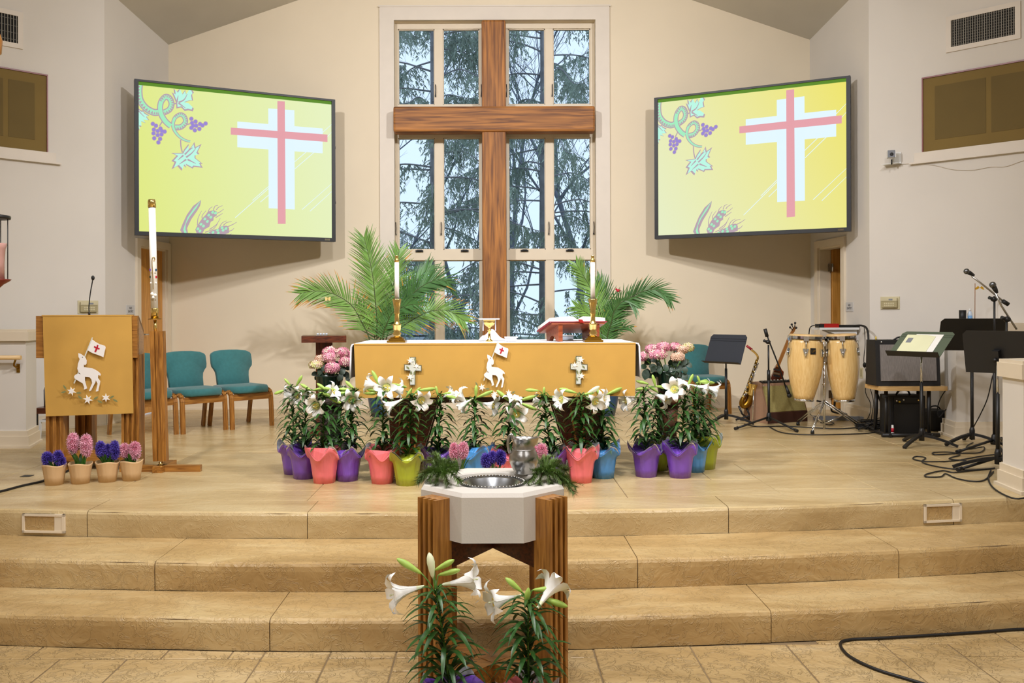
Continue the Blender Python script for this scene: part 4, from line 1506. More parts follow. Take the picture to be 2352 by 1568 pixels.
mb.span((lx(143), YLc + 0.34, ZS + 0.12), (lx(163), YLc + 0.37, lz(815)))
mb.build('inner_panel', 'oak', LC)
LCC = thing('lectern_cloth', 'gold lectern cloth with white lamb, flag and flowers hanging over the lectern front', 'cloth', (lx(200), YLc - 0.01, lz(955)))
lcf = frontal(LCC, 'gold_cloth', [(98, 724), (302, 723), (306, 949), (105, 956)], YLc - 0.012, 'cloth_gold', 24, 14, 0.005, 9)
mb = MB()
mb.span((lx(98), YLc - 0.014, lz(726)), (lx(302), YLc + 0.06, lz(723)))
mb.build('top_fold', 'cloth_gold', lcf)
def fn_lect(x, y):
    p = at(80 + x / 6.03, 710 + y / 6.03, YLc - 0.025)
    return (p.x, p.z)
applique(lcf, YLc - 0.0255, fn_lect)
# gooseneck microphone
MK = thing('gooseneck_microphone', 'slim black gooseneck microphone rising from the lectern top', 'microphone', tuple(at(205, 722, YLc + 0.1)))
mb = MB()
mb.tube(smooth_path([at(205, 722, YLc + 0.1), at(204.5, 700, YLc + 0.1), at(208, 670, YLc + 0.1), at(212, 648, YLc + 0.1), at(213, 640, YLc + 0.1)]), 0.0045, 8)
mb.tube([at(205, 723, YLc + 0.1), at(205, 717, YLc + 0.1)], 0.009, 8)
mb.build('gooseneck', 'black_metal', MK)
mb = MB()
mb.ball(at(213.5, 638, YLc + 0.1), 0.015, 12, 8, (0.9, 0.9, 1.35))
mb.build('capsule', 'black_plastic', MK)

# ================================================================ PASCHAL CANDLE
pb = onz(368, 1082)
YP = pb.y
PC = thing('paschal_candle_stand', 'slender ribbed oak candle stand with cross feet beside the lectern', 'candle stand', (pb.x, pb.y, ZS))
PQ = lambda px, py, dy=0.0: at(px, py, YP + dy)
mb = MB()
a, b = PQ(352, 762), PQ(361, 1058)
for k, (dx, dy) in enumerate(((-0.036, 0), (0.036, 0), (0, 0.036), (0, -0.0))):
    c, d = PQ(362, 760) + V((dx, dy, 0)), PQ(369.5, 1058) + V((dx, dy, 0))
    ms = MB()
    ms.bar(c, d, 0.034 if k < 3 else 0.03, 0.06 if k < 2 else 0.034, (0, 1, 0))
    ms.build('pole_rib', 'oak', PC)
ms = MB()
ms.tube([PQ(369.5, 1060), PQ(370, 1074)], 0.016, 12)
ms.build('brass_foot', 'brass', PC)
for (dx, dy, ln) in ((1, 0, 0.29), (-1, 0, 0.29), (0, -1, 0.05), (0, 1, 0.22)):
    ms = MB()
    c = V((pb.x + 0.005, YP, ZS + 0.025))
    ms.bar(c + V((dx * 0.03, dy * 0.03, 0)), c + V((dx * (ln + 0.03), dy * (ln + 0.03), 0)), 0.075 if dx == 0 else 0.05, 0.05)
    ms.build('foot', 'oak_x' if dx else 'oak_y', PC)
ms = MB()
ms.tube([PQ(356, 735), PQ(357.5, 765)], 0.012, 10)
ms.build('brass_rod', 'brass', PC)
ax = (PQ(349, 460) - PQ(356, 735)).normalized()
Rc = V((0, 0, 1)).rotation_difference(ax).to_matrix()
c0 = PQ(355.5, 733)
ms = MB()
ms.lathe([(0, 0), (0.052, 0.0), (0.052, 0.004), (0.03, 0.008), (0.0, 0.008)], 24, c0, Rc)
ms.build('drip_pan', 'brass_dark', PC)
CD = thing('paschal_candle', 'tall white paschal candle with gold crook and red and blue squares', 'candle', tuple(c0 + ax * 0.01))
ms = MB()
ms.lathe([(0.029, 0.008), (0.029, 0.085), (0.0275, 0.088)], 24, c0, Rc)
ms.build('brass_socket', 'brass', CD)
Lc = (PQ(349, 475) - c0).length
ms = MB()
ms.lathe([(0.0275, 0.08), (0.0265, Lc)], 24, c0, Rc)
ms.build('wax', 'candle_wax', CD)
ms = MB()
ms.lathe([(0.031, Lc - 0.004), (0.031, Lc + 0.04), (0.026, Lc + 0.058), (0.0, Lc + 0.058)], 24, c0, Rc)
ms.build('follower', 'brass', CD)
fr_ = V((0, -1, 0))
def cp(px, py, o=0.03):
    p = PQ(px, py)
    return V((p.x, YP - math.sqrt(max(0, o * o - min(o, abs(p.x - (PQ(349 + 7 * (py - 460) / 275, py).x))) ** 2)), p.z))
ms = MB()
ms.tube(smooth_path([cp(355, 664), cp(354.5, 640), cp(353, 615), cp(352.5, 600), cp(354, 592), cp(357, 591), cp(358, 596), cp(356, 600)], 3), 0.003, 6)
ms.tube([cp(349, 627), cp(360, 627)], 0.003, 6)
ms.build('gold_crook', 'brass', CD)
for (px, py, mt_) in ((347.5, 620, 'wrap_purple'), (360, 620, 'pot_blue'), (347.5, 636, 'pot_green'), (360.5, 636, 'applique_red')):
    ms = MB()
    ms.box(cp(px, py, 0.0285), (0.011, 0.006, 0.018))
    ms.build('coloured_square', mt_, CD)
ms = MB()
for (dx, dy, r) in ((349, 650, 0.008), (360, 650, 0.008), (352, 675, 0.014), (359, 678, 0.013), (355, 683, 0.012)):
    ms.ball(cp(dx, dy, 0.027), r, 8, 6)
ms.build('raised_lamb', 'candle_wax', CD)
for dgt, px in (('2', 350), ('0', 353.2), ('2', 356.5), ('4', 359.8)):
    text_mesh('numeral', dgt, 0.017, 'gold', CD, cp(px, 689, 0.0295), (1, 0, 0), (0, 0, 1))

# ================================================================ FONT
YF_ = 4.28
FT = thing('baptismal_font', 'octagonal limestone baptismal font on four ribbed oak legs before the steps', 'font', (0, YF_, 0))
xf = at(1131.5, 1100, YF_).x
zf = 0.95
apo = 0.332
def octa(ap, z, c=(0, 0)):
    R8 = ap / math.cos(PI / 8)
    return [(c[0] + R8 * math.cos(PI / 8 + k * PI / 4), c[1] + R8 * math.sin(PI / 8 + k * PI / 4), z) for k in range(8)]
def circ(r, z, n=48):
    return [(r * math.cos(2 * PI * k / n), r * math.sin(2 * PI * k / n), z) for k in range(n)]
bm = bmesh.new()
mb = MB()
vs = octa(apo, 0.73) + octa(apo, zf - 0.018) + octa(apo - 0.014, zf)
n = 48
def octring(ap, z):
    out = []
    for k in range(n):
        an = 2 * PI * k / n
        s_ = (an + PI / 8) % (PI / 4) - PI / 8
        r = ap / math.cos(s_)
        out.append((r * math.cos(an), r * math.sin(an), z))
    return out
rings = [octring(apo, 0.73), octring(apo, zf - 0.018), octring(apo - 0.012, zf), circ(0.218, zf), circ(0.212, zf - 0.006), circ(0.206, zf - 0.03), circ(0.02, zf - 0.10)]
P, fs = [], []
for r in rings:
    P += r
for i in range(len(rings) - 1):
    for k in range(n):
        k2 = (k + 1) % n
        fs.append((i * n + k, i * n + k2, (i + 1) * n + k2, (i + 1) * n + k))
fs.append(tuple(reversed(range(n))))
mb.add([(x + xf, y, z) for x, y, z in P], fs)
# sharpen octagon corners by snapping the two nearest samples
mb.build('stone_bowl', 'limestone', FT, world=False)
for k, an in enumerate((PI * 1.25, PI * 1.75, PI * 0.75, PI * 0.25)):
    rd = V((math.cos(an), math.sin(an), 0))
    tg = V((-rd.y, rd.x, 0))
    c = V((xf, 0, 0)) + rd * (apo + 0.024)
    Rr = Matrix((tg, rd, V((0, 0, 1)))).transposed()
    mb = MB()
    mb.box(c + V((0, 0, 0.46)), (0.12, 0.07, 0.92), Rr)
    leg = mb.build('leg', 'oak', FT, world=False)
    for j in range(4):
        ms = MB()
        ms.box(c + rd * 0.0485 + tg * (-0.0515 + 0.0343 * j) + V((0, 0, 0.46)), (0.017, 0.027, 0.92), Rr)
        ms.build('rib', 'oak', leg, world=False).parent = leg
for (sx, sy) in ((1, 1), (1, -1)):
    for z0, z1, nm in ((0.60, 0.73, 'upper_brace'), (0.0, 0.105, 'lower_brace')):
        d = V((sx, sy, 0)).normalized()
        tg = V((-d.y, d.x, 0))
        mb = MB()
        L = apo
        if nm == 'upper_brace':
            poly = [(-L, z0 - 0.01), (0, z0 + 0.04), (L, z0 - 0.01), (L, z1 - 0.004), (-L, z1 - 0.004)]
        else:
            poly = [(-L, z0), (-L * 0.55, z0), (-0.0, z0 + 0.02), (L * 0.55, z0), (L, z0), (L, z1 - 0.02), (0, z1), (-L, z1 - 0.02)]
        wd = 0.07 if nm == 'upper_brace' else 0.11
        o_ = V((xf, 0, 0)) + tg * (wd / 2)
        mb.prism(poly, wd, o_, d, (0, 0, 1))
        mb.build(nm, 'oak_x' if nm == 'lower_brace' else 'walnut_x', FT, world=False, recalc=True)
BA = thing('pewter_basin', 'hammered pewter basin set into the stone font', 'basin', (xf, YF_, zf - 0.08))
mb = MB()
mb.lathe([(0.0, 0.012), (0.05, 0.014), (0.10, 0.03), (0.128, 0.066), (0.135, 0.07), (0.165, 0.074), (0.168, 0.071), (0.165, 0.068), (0.135, 0.062), (0.105, 0.022), (0.06, 0.001), (0.0, 0.0)], 48)
mb.build('bowl', 'pewter_dark', BA, world=False)
for k in range(40):
    pass
mb = MB()
for k in range(56):
    an = 2 * PI * k / 56
    mb.ball((0.151 * math.cos(an), 0.151 * math.sin(an), 0.0735), 0.007, 6, 4, (1, 1, 0.5))
mb.build('beaded_rim', 'pewter', BA, world=False)
pp = onz(1203, 1086, zf)
PT = thing('pewter_pitcher', 'round-bellied pewter pitcher with curved handle standing on the font rim', 'pitcher', (pp.x, pp.y, zf))
mb = MB()
s = pp.y / F
mb.lathe([(0, 0), (24 * s, 0), (25 * s, 2 * s), (23 * s, 6 * s), (28 * s, 14 * s), (33 * s, 26 * s), (33.5 * s, 36 * s), (30 * s, 47 * s), (26 * s, 54 * s), (24.5 * s, 60 * s), (25 * s, 70 * s), (28 * s, 80 * s), (29.5 * s, 81 * s), (27 * s, 80 * s), (23 * s, 68 * s), (23 * s, 58 * s), (31 * s, 38 * s), (28 * s, 16 * s), (0, 5 * s)], 36,
         wob=lambda r, z, an, i: (r * (1 + (0.28 * max(0, math.cos(an)) ** 14 if z > 66 * s else 0)), z + (3 * s * max(0, math.cos(an)) ** 14 if z > 72 * s else 0)))
mb.build('body', 'pewter', PT, world=False)
mb = MB()
mb.tube(smooth_path([(-26 * s, 0, 78 * s), (-27 * s, 0, 88 * s), (-33 * s, 0, 84 * s), (-36 * s, 0, 68 * s), (-34 * s, 0, 54 * s), (-31 * s, 0, 46 * s)], 5), [4.5 * s, 4.4 * s, 4.3 * s, 4.2 * s, 4.2 * s] + [3.6 * s] * 21, 10)
mb.build('handle', 'pewter', PT, world=False)
mb = MB()
mb.lathe([(26.3 * s, 54 * s), (27.2 * s, 54.8 * s), (26.3 * s, 56 * s)], 36)
mb.build('belly_ring', 'pewter', PT, world=False)
q = onz(1220, 1088, zf)
SH = thing('wax_stub', 'small white wax stub lying on the font rim beside the pitcher', 'candle', (q.x, q.y, zf))
mb = MB()
mb.tube([(-0.022, -0.006, 0.008), (0.02, 0.006, 0.010)], [0.007, 0.009], 10)
mb.build('stub', 'candle_wax', SH, world=False)

# ================================================================ EASTER LILIES
def mesh_of(mb, name, mats):
    me = bpy.data.meshes.new(name)
    me.from_pydata([tuple(p) for p in mb.v], [], mb.f)
    for q in mats:
        me.materials.append(MATS[q])
    me.polygons.foreach_set('material_index', mb.mi)
    me.polygons.foreach_set('use_smooth', mb.sm)
    me.update()
    return me
def obj_of(me, name, parent, loc=(0, 0, 0), rot=None, scale=1.0):
    o = bpy.data.objects.new(name, me)
    col.objects.link(o)
    o.parent = parent
    o.location = loc
    if rot is not None:
        o.rotation_mode = 'QUATERNION'
        o.rotation_quaternion = rot
    o.scale = (scale, scale, scale) if not isinstance(scale, (tuple, list)) else scale
    return o
def lily_flower_mesh(seed):
    r_ = random.Random(seed)
    zz = [0, 0.03, 0.06, 0.088, 0.110, 0.124, 0.129, 0.122, 0.106]
    rr = [0.005, 0.0078, 0.013, 0.022, 0.035, 0.050, 0.064, 0.077, 0.085]
    hw = [0.003, 0.0045, 0.0072, 0.0125, 0.019, 0.0215, 0.0175, 0.0105, 0.0012]
    mb = MB()
    for k in range(6):
        an = k * PI / 3 + r_.uniform(-0.06, 0.06)
        e = V((math.cos(an), math.sin(an), 0))
        t = V((-e.y, e.x, 0))
        inner = k % 2
        curl = r_.uniform(0.7, 1.5)
        vs = []
        for i in range(9):
            z = zz[i] + (0.0015 if inner else 0) - (max(0, i - 5) * 0.004 * (curl - 1))
            r = rr[i] * (0.97 if inner else 1.0)
            w_ = hw[i] * (1.12 if inner else 0.95)
            fold = 0.2 * w_ if i < 5 else 0.12 * w_
            for u in (-1, -0.5, 0, 0.5, 1):
                vs.append(e * (r - fold * u * u) + t * (w_ * u) + V((0, 0, z + (0.10 * w_ * u * u if i >= 5 else 0))))
        fs = []
        for i in range(8):
            for j in range(4):
                a = i * 5 + j
                fs.append((a, a + 1, a + 6, a + 5))
        b0 = len(mb.f)
        mb.add(vs, fs, True)
        for q in range(b0, b0 + 4):
            mb.mi[q] = 1
    return mesh_of(mb, 'lily_flower', ['petal_white', 'bud_pale'])
def stamen_mesh():
    mb = MB()
    mb.cur = 0
    mb.lathe([(0.0, 0.066), (0.010, 0.074), (0.0185, 0.088), (0.026, 0.1005)], 14)
    mb.cur = 1
    mb.tube([(0, 0, 0.05), (0.002, 0, 0.128)], 0.0022, 6)
    mb.ball((0.002, 0, 0.129), 0.0045, 6, 4)
    mb.cur = 2
    for k in range(6):
        an = k * PI / 3 + 0.4
        p = V((0.013 * math.cos(an), 0.013 * math.sin(an), 0.112))
        mb.tube([p - V((0, 0, 0.045)) * 1.0 - V((p.x, p.y, 0)) * 0.6, p], 0.0009, 4)
        mb.ball(p, 0.0034, 6, 4, (1.7 * abs(math.sin(an)) + 0.6, 1.7 * abs(math.cos(an)) + 0.6, 0.7))
    return mesh_of(mb, 'lily_stamen', ['petal_throat', 'bud_pale', 'anther'])
def bud_mesh(L, r, mat):
    mb = MB()
    mb.lathe([(0.0025, 0), (r * 0.5, L * 0.12), (r * 0.8, L * 0.35), (r, L * 0.62), (r * 0.85, L * 0.8), (r * 0.45, L * 0.94), (0.0, L)], 12,
             wob=lambda q, z, an, i: (q * (1 + 0.07 * math.cos(3 * an)), z))
    return mesh_of(mb, 'lily_bud', [mat])
FLOWERS = [lily_flower_mesh(i) for i in range(4)]
STAMEN = stamen_mesh()
BUDS = {'s': bud_mesh(0.07, 0.010, 'bud_green'), 'm': bud_mesh(0.095, 0.0125, 'bud_green'), 'l': bud_mesh(0.125, 0.0145, 'bud_green'), 'w': bud_mesh(0.11, 0.017, 'bud_pale')}
def leaf_verts(bend=0.8, rise=0.5, wd=0.075):
    P = []
    n = 6
    for i in range(n + 1):
        s_ = i / n
        z = rise * s_ - bend * s_ * s_
        x = s_ * (1 - 0.12 * s_)
        h = wd * (math.sin(PI * min(1, s_ * 0.93 + 0.05)) ** 0.7) + (0.012 if i < n else 0)
        if i == n:
            h = 0.002
        P += [(x, -h, z + 0.012), (x, 0, z), (x, h, z + 0.012)]
    fs = []
    for i in range(n):
        fs += [(i * 3, i * 3 + 1, i * 3 + 4, i * 3 + 3), (i * 3 + 1, i * 3 + 2, i * 3 + 5, i * 3 + 4)]
    return P, fs
LEAFV = [leaf_verts(0.75, 0.55), leaf_verts(0.95, 0.5, 0.08), leaf_verts(0.5, 0.6, 0.07), leaf_verts(1.15, 0.7, 0.075)]
LEAFM = []
for P, fs in LEAFV:
    mb = MB()
    mb.add(P, fs, True)
    LEAFM.append(mesh_of(mb, 'lily_leaf', ['leaf_lily']))
def pot_meshes(colr):
    out = []
    for sd in range(3):
        r_ = random.Random(sd + 5)
        ph = r_.uniform(0, 6)
        lob = [r_.uniform(0.7, 1.25) for _ in range(4)]
        def wob(r, z, an, i):
            k = 0.5 + 0.5 * math.cos(4 * (an) + ph)
            if i >= 4:
                f = (i - 3) / 3.0
                lb = lob[int(((an + ph / 4) / (PI / 2)) % 4)]
                return (r * (1 + 0.16 * f * k * lb), z + f * (0.085 * k * lb - 0.025))
            return (r * (1 + 0.02 * math.sin(9 * an + i) + 0.012 * math.sin(23 * an)), z)
        mb = MB()
        mb.lathe([(0.0, 0.0), (0.078, 0.0), (0.086, 0.06), (0.096, 0.135), (0.102, 0.165), (0.113, 0.185), (0.126, 0.20)], 48, wob=lambda r, z, an, i: wob(r, z, an, i - 0))
        cover = mesh_of(mb, 'pot_cover', [colr])
        mb = MB()
        mb.lathe([(0.09, 0.13), (0.094, 0.15), (0.0985, 0.165), (0.1100, 0.188), (0.1255, 0.213)], 48, wob=lambda r, z, an, i: wob(r, z, an, i + 2))
        del mb.f[-2:]; del mb.mi[-2:]; del mb.sm[-2:]
        lining = mesh_of(mb, 'foil_lining', ['foil_silver'])
        out.append((cover, lining))
    return out
POTS = {c: pot_meshes('wrap_' + c) for c in ('purple', 'pink', 'green', 'blue')}
mb = MB()
mb.lathe([(0.0, 0.150), (0.093, 0.148)], 20)
SOILM = mesh_of(mb, 'soil', ['soil'])

def lily(label, px, py, colr, top, flowers=(), buds=(), seed=0, group=None, base=None, single=False, L0=0.135, nleaf=100, turn=None, fs=1.06, lean=0.0):
    """px,py = foot of pot in the photograph; top = (px,py) of the stem tip; flowers/buds = (px,py, dx,dy,dz[,size])"""
    r_ = random.Random(seed)
    b = V(base) if base is not None else onz(px, py)
    D = b.y
    T = thing('easter_lily', label, 'potted plant', tuple(b), 0, group)
    cv, ln = POTS[colr][seed % 3]
    q = (V((0, 0, 1)).to_track_quat('Z', 'Y'))
    from mathutils import Quaternion
    qq = Quaternion((0, 0, 1), turn if turn is not None else r_.uniform(0, 6.28))
    pc = obj_of(cv, 'pot_cover', T, rot=qq)
    obj_of(ln, 'foil_lining', pc)
    if single:
        pc.scale = (0.95, 0.95, 0.8)
    obj_of(SOILM, 'soil', T)
    tp = at(top[0], top[1], D) - b
    s0 = V((tp.x * 0.15 + r_.uniform(-0.01, 0.01), 0, 0.14))
    mid = V((tp.x * (0.55 + lean), 0.0, (tp.z + 0.14) / 2))
    path = smooth_path([s0, mid, tp], 8)
    mb = MB()
    mb.cur = 0
    mb.tube(path, [0.0055 - 0.002 * i / (len(path) - 1) for i in range(len(path))], 7)
    # flowers and buds
    for kind, lst in (('flower', flowers), ('bud', buds)):
        for k, f in enumerate(lst):
            d = V(f[2:5]).normalized()
            mouth = at(f[0], f[1], D + 0.04 * d.y) - b
            if kind == 'flower':
                sz = fs * (f[5] if len(f) > 5 else 1.0)
                org = mouth - d * (0.118 * sz)
                qf = V((0, 0, 1)).rotation_difference(d) @ Quaternion((0, 0, 1), r_.uniform(0, 6.28))
                fo = obj_of(FLOWERS[(seed + k) % 4], 'flower', T, org, qf, sz)
                obj_of(STAMEN, 'stamen', fo)
            else:
                ty = f[5] if len(f) > 5 else 'm'
                Lb = {'s': 0.07, 'm': 0.095, 'l': 0.125, 'w': 0.11}[ty] * fs
                org = mouth - d * (Lb * 0.5)
                obj_of(BUDS[ty], 'bud', T, org, V((0, 0, 1)).rotation_difference(d), fs)
            e = tp - V((0, 0, 0.02))
            m1 = (e + org) / 2 + V((0, 0, 0.008))
            if (org - e).length > 0.012:
                mb.tube(smooth_path([e, m1, org], 3), 0.0028, 5)
    mb.build('stem', 'stem_lily', T, world=False)
    lv = MB()
    ga = 2.39996
    zl = path[-1].z - path[0].z
    for i in range(nleaf):
        u = 0.1 + 0.9 * (i + 0.5) / nleaf
        k = u * (len(path) - 1)
        i0 = min(int(k), len(path) - 2)
        p = path[i0].lerp(path[i0 + 1], k - i0)
        an = i * ga + r_.uniform(-0.25, 0.25)
        ln_ = L0 * (0.75 + 0.45 * math.sin(PI * min(1, u * 0.9 + 0.12))) * r_.uniform(0.85, 1.12) * (0.72 if u > 0.93 else 1)
        v = r_.choice((0, 0, 1, 2, 3)) if u > 0.25 else 2
        tilt = r_.uniform(-0.15, 0.2) + (0.35 * u - 0.1 if u > 0.25 else 0.3)
        R3 = Matrix.Rotation(an, 3, 'Z') @ Matrix.Rotation(-tilt, 3, 'Y')
        if single:
            o = obj_of(LEAFM[v], 'leaf', T, p, R3.to_quaternion(), (ln_, ln_ * 0.68, ln_))
        else:
            P, ff = LEAFV[v]
            lv.add([p + R3 @ (V(q_) * ln_) for q_ in P], ff, True)
    if not single:
        tag(lv.build('foliage', 'leaf_lily', T, world=False), kind='stuff')
    return T
G1 = 'Easter lilies set out round the altar'
A_ = 'Easter lily in purple foil clustered beside the coral pot nearest the green chairs row'
lily('Easter lily in purple foil with a foil corner standing up, outermost beside the chairs', 676, 1087, 'purple', (670, 886), [(655, 905, -0.9, -0.2, 0.1), (679, 909, -0.5, -0.8, -0.1)], [(687, 874, 0.5, 0, 0.9), (643, 900, -0.9, 0, -0.3), (660, 877, -0.6, 0, 0.7, 's')], 1, G1)
lily('Easter lily in purple foil crowded between the outermost purple pot and the coral pot', 698, 1097, 'purple', (704, 893), [(700, 905, -0.2, 0.2, 0.9, 0.8)], [(702, 889, -0.8, 0, 0.5), (733, 893, 0.9, 0, 0.2)], 2, G1)
lily('Easter lily in coral pink foil standing between purple pots near the side table', 745, 1107, 'pink', (742, 900), [(723, 933, -0.3, -0.95, -0.12, 1.05), (768, 898, 0.75, -0.2, 0.35)], [(740, 889, -0.7, 0, 0.5), (746, 905, 0.9, -0.3, -0.25), (770, 920, 0.9, -0.2, -0.3), (757, 893, -0.9, 0, 0.15)], 3, G1)
lily('Easter lily in purple foil mostly hidden behind the coral pot and its purple neighbour', 776, 1085, 'purple', (785, 890), [(792, 898, 0.3, 0.6, 0.5, 0.8)], [(770, 895, -0.9, 0, 0.1), (788, 905, 0.9, 0, -0.1)], 4, G1)
lily('Easter lily in purple foil with one open flower facing forward, beside the coral pot', 798, 1102, 'purple', (814, 893), [(807, 920, -0.05, -0.98, -0.08, 1.08)], [(793, 894, -0.95, 0, 0.05), (804, 885, -0.7, 0, 0.7), (790, 902, -0.95, 0, -0.1)], 5, G1)
lily('Easter lily in coral pink foil next to the lime green pot', 878, 1108, 'pink', (880, 893), [(886, 890, -0.1, -0.97, 0.08, 1.12), (845, 881, -0.95, 0.1, 0.2), (918, 893, 0.8, 0.3, -0.1)], [(863, 868, -0.45, 0, 0.9, 'l'), (856, 896, -0.9, 0, 0.2), (915, 885, 0.95, 0, -0.2, 'l'), (850, 903, 0.9, 0, 0)], 6, G1)
lily('Easter lily in lime green foil in front of the walnut altar leg', 935, 1112, 'green', (945, 905), [(888, 935, -0.85, -0.25, -0.4, 1.1), (970, 922, 0.45, -0.8, -0.3, 1.05)], [(940, 901, -0.4, 0, -0.7, 's'), (981, 894, 0.97, 0, 0.1, 'l'), (958, 897, 0.6, 0, 0.6, 's')], 7, G1)
lily('Easter lily in purple foil behind the evergreen sprig lying opposite the pitcher', 1003, 1104, 'purple', (1012, 905), [(1036, 904, 0.6, 0.3, 0.2, 0.8)], [(1003, 897, -0.2, 0, 0.95, 's'), (1030, 903, 0.9, 0, 0.1)], 8, G1)
lily('Easter lily in blue foil between pink and purple hyacinths behind the font', 1093, 1104, 'blue', (1089, 918), [(1052, 906, -0.55, -0.2, 0.55, 1.05), (1060, 932, -0.6, 0.2, -0.4, 0.9), (1136, 932, 0.85, -0.45, -0.15, 1.05)], [(1093, 899, 0.05, 0, 1, 'm'), (1114, 905, 0.85, 0, 0.35, 'l'), (1036, 911, -0.95, 0, 0.15)], 9, G1)
lily('Easter lily in coral pink foil partly hidden by the pewter pitcher', 1166, 1106, 'pink', (1172, 920), [(1187, 952, 0.05, -0.97, -0.15, 1.1), (1180, 915, 0.2, -0.2, 0.9)], [(1156, 909, -0.7, 0, 0.6, 'l'), (1212, 914, 0.95, 0, 0.25, 'l'), (1214, 933, 0.9, 0, -0.35, 'l')], 10, G1)
lily('Easter lily in purple foil just behind the evergreen beside the pewter pitcher', 1270, 1104, 'purple', (1248, 905), [(1230, 922, -0.8, 0.2, 0.1, 0.85)], [(1222, 896, -0.95, 0, 0.05), (1249, 899, 0.1, 0, 1, 's'), (1275, 911, 0.95, 0, 0.05)], 11, G1)
lily('Easter lily in coral pink foil beside the blue pot under the altar end', 1335, 1106, 'pink', (1335, 905), [(1285, 917, -0.75, -0.5, 0.05, 1.05), (1371, 924, 0.45, -0.8, -0.25, 1.08), (1390, 915, 0.8, -0.4, 0.1)], [(1304, 897, -0.95, 0, 0.25, 'l'), (1362, 896, 0.75, 0, 0.45, 'w'), (1350, 904, 0.9, 0, 0.2)], 12, G1)
lily('Easter lily in sky blue foil beside the coral pot under the altar end', 1386, 1096, 'blue', (1384, 912), [], [(1411, 898, 0.9, 0, 0.4, 'l'), (1375, 902, -0.4, 0, 0.8)], 13, G1)
B_ = 'Easter lily in purple foil in front of the bark plant stand'
lily('Easter lily in purple foil nearest the altar end, one flower drooping either side', 1484, 1093, 'purple', (1478, 890), [(1434, 921, -0.85, -0.3, -0.15, 1.1), (1532, 917, 0.75, -0.5, -0.3, 1.1)], [(1475, 878, -0.8, 0, 0.2), (1502, 874, -0.25, 0, 0.95), (1519, 888, 0.95, 0, -0.1), (1474, 893, -0.9, 0, -0.1)], 14, G1)
lily('Easter lily in purple foil next to the blue pot, open flower toward the aisle', 1562, 1095, 'purple', (1574, 890), [(1548, 893, -0.3, -0.92, 0.1, 1.12), (1568, 880, 0.3, -0.2, 0.8, 0.95)], [(1586, 872, 0.4, 0, 0.9), (1560, 884, -0.5, -0.2, 0.4)], 15, G1)
lily('Easter lily in olive green foil tucked between two purple pots by the bark stand', 1509, 1078, 'green', (1512, 905), [], [(1500, 893, -0.7, 0, 0.5)], 16, G1)
lily('Easter lily in sky blue foil beside the outermost green pot', 1594, 1082, 'blue', (1598, 893), [(1622, 893, 0.9, -0.3, -0.25)], [(1623, 878, 0.97, 0, -0.05, 'l'), (1605, 872, -0.3, 0, 0.8, 's')], 17, G1)
lily('Easter lily in olive green foil outermost beyond the blue pot', 1619, 1075, 'green', (1614, 890), [(1646, 897, 0.9, -0.2, -0.3, 1.05)], [(1612, 876, 0.8, 0, 0.2)], 18, G1)
YFL = 3.72
def floor_at(px, D):
    return ((px - CX) / F * D, D, 0.0)
lily('Easter lily before the font with pale opening bud and two side flowers', 0, 0, 'purple', (1000, 1352), [(903, 1364, -0.93, -0.38, -0.12, 1.15), (1089, 1331, 0.95, -0.12, 0.18, 1.15)], [(940, 1300, -0.85, 0, 0.52, 'l'), (990, 1298, -0.15, 0, 0.98, 'w'), (1021, 1297, 0.85, 0, 0.45, 'm'), (1032, 1314, 0.95, 0, 0.22, 'm')], 21, 'Easter lilies in front of the font', floor_at(1042, YFL), True, 0.165, 90, 0.6, 1.0)
lily('Easter lily before the font with a flower facing the altar and a long green bud', 0, 0, 'pink', (1214, 1374), [(1130, 1383, -0.93, -0.36, -0.1, 1.12), (1272, 1340, 0.55, 0.55, 0.6, 1.1)], [(1180, 1343, -0.7, 0, 0.6, 'm'), (1210, 1372, 0.15, -0.2, 0.9, 'm'), (1249, 1353, 0.97, 0, 0.05, 'm'), (1272, 1382, 0.95, -0.1, -0.3, 'l')], 23, 'Easter lilies in front of the font', floor_at(1208, YFL + 0.02), True, 0.165, 90, 2.1, 1.0)

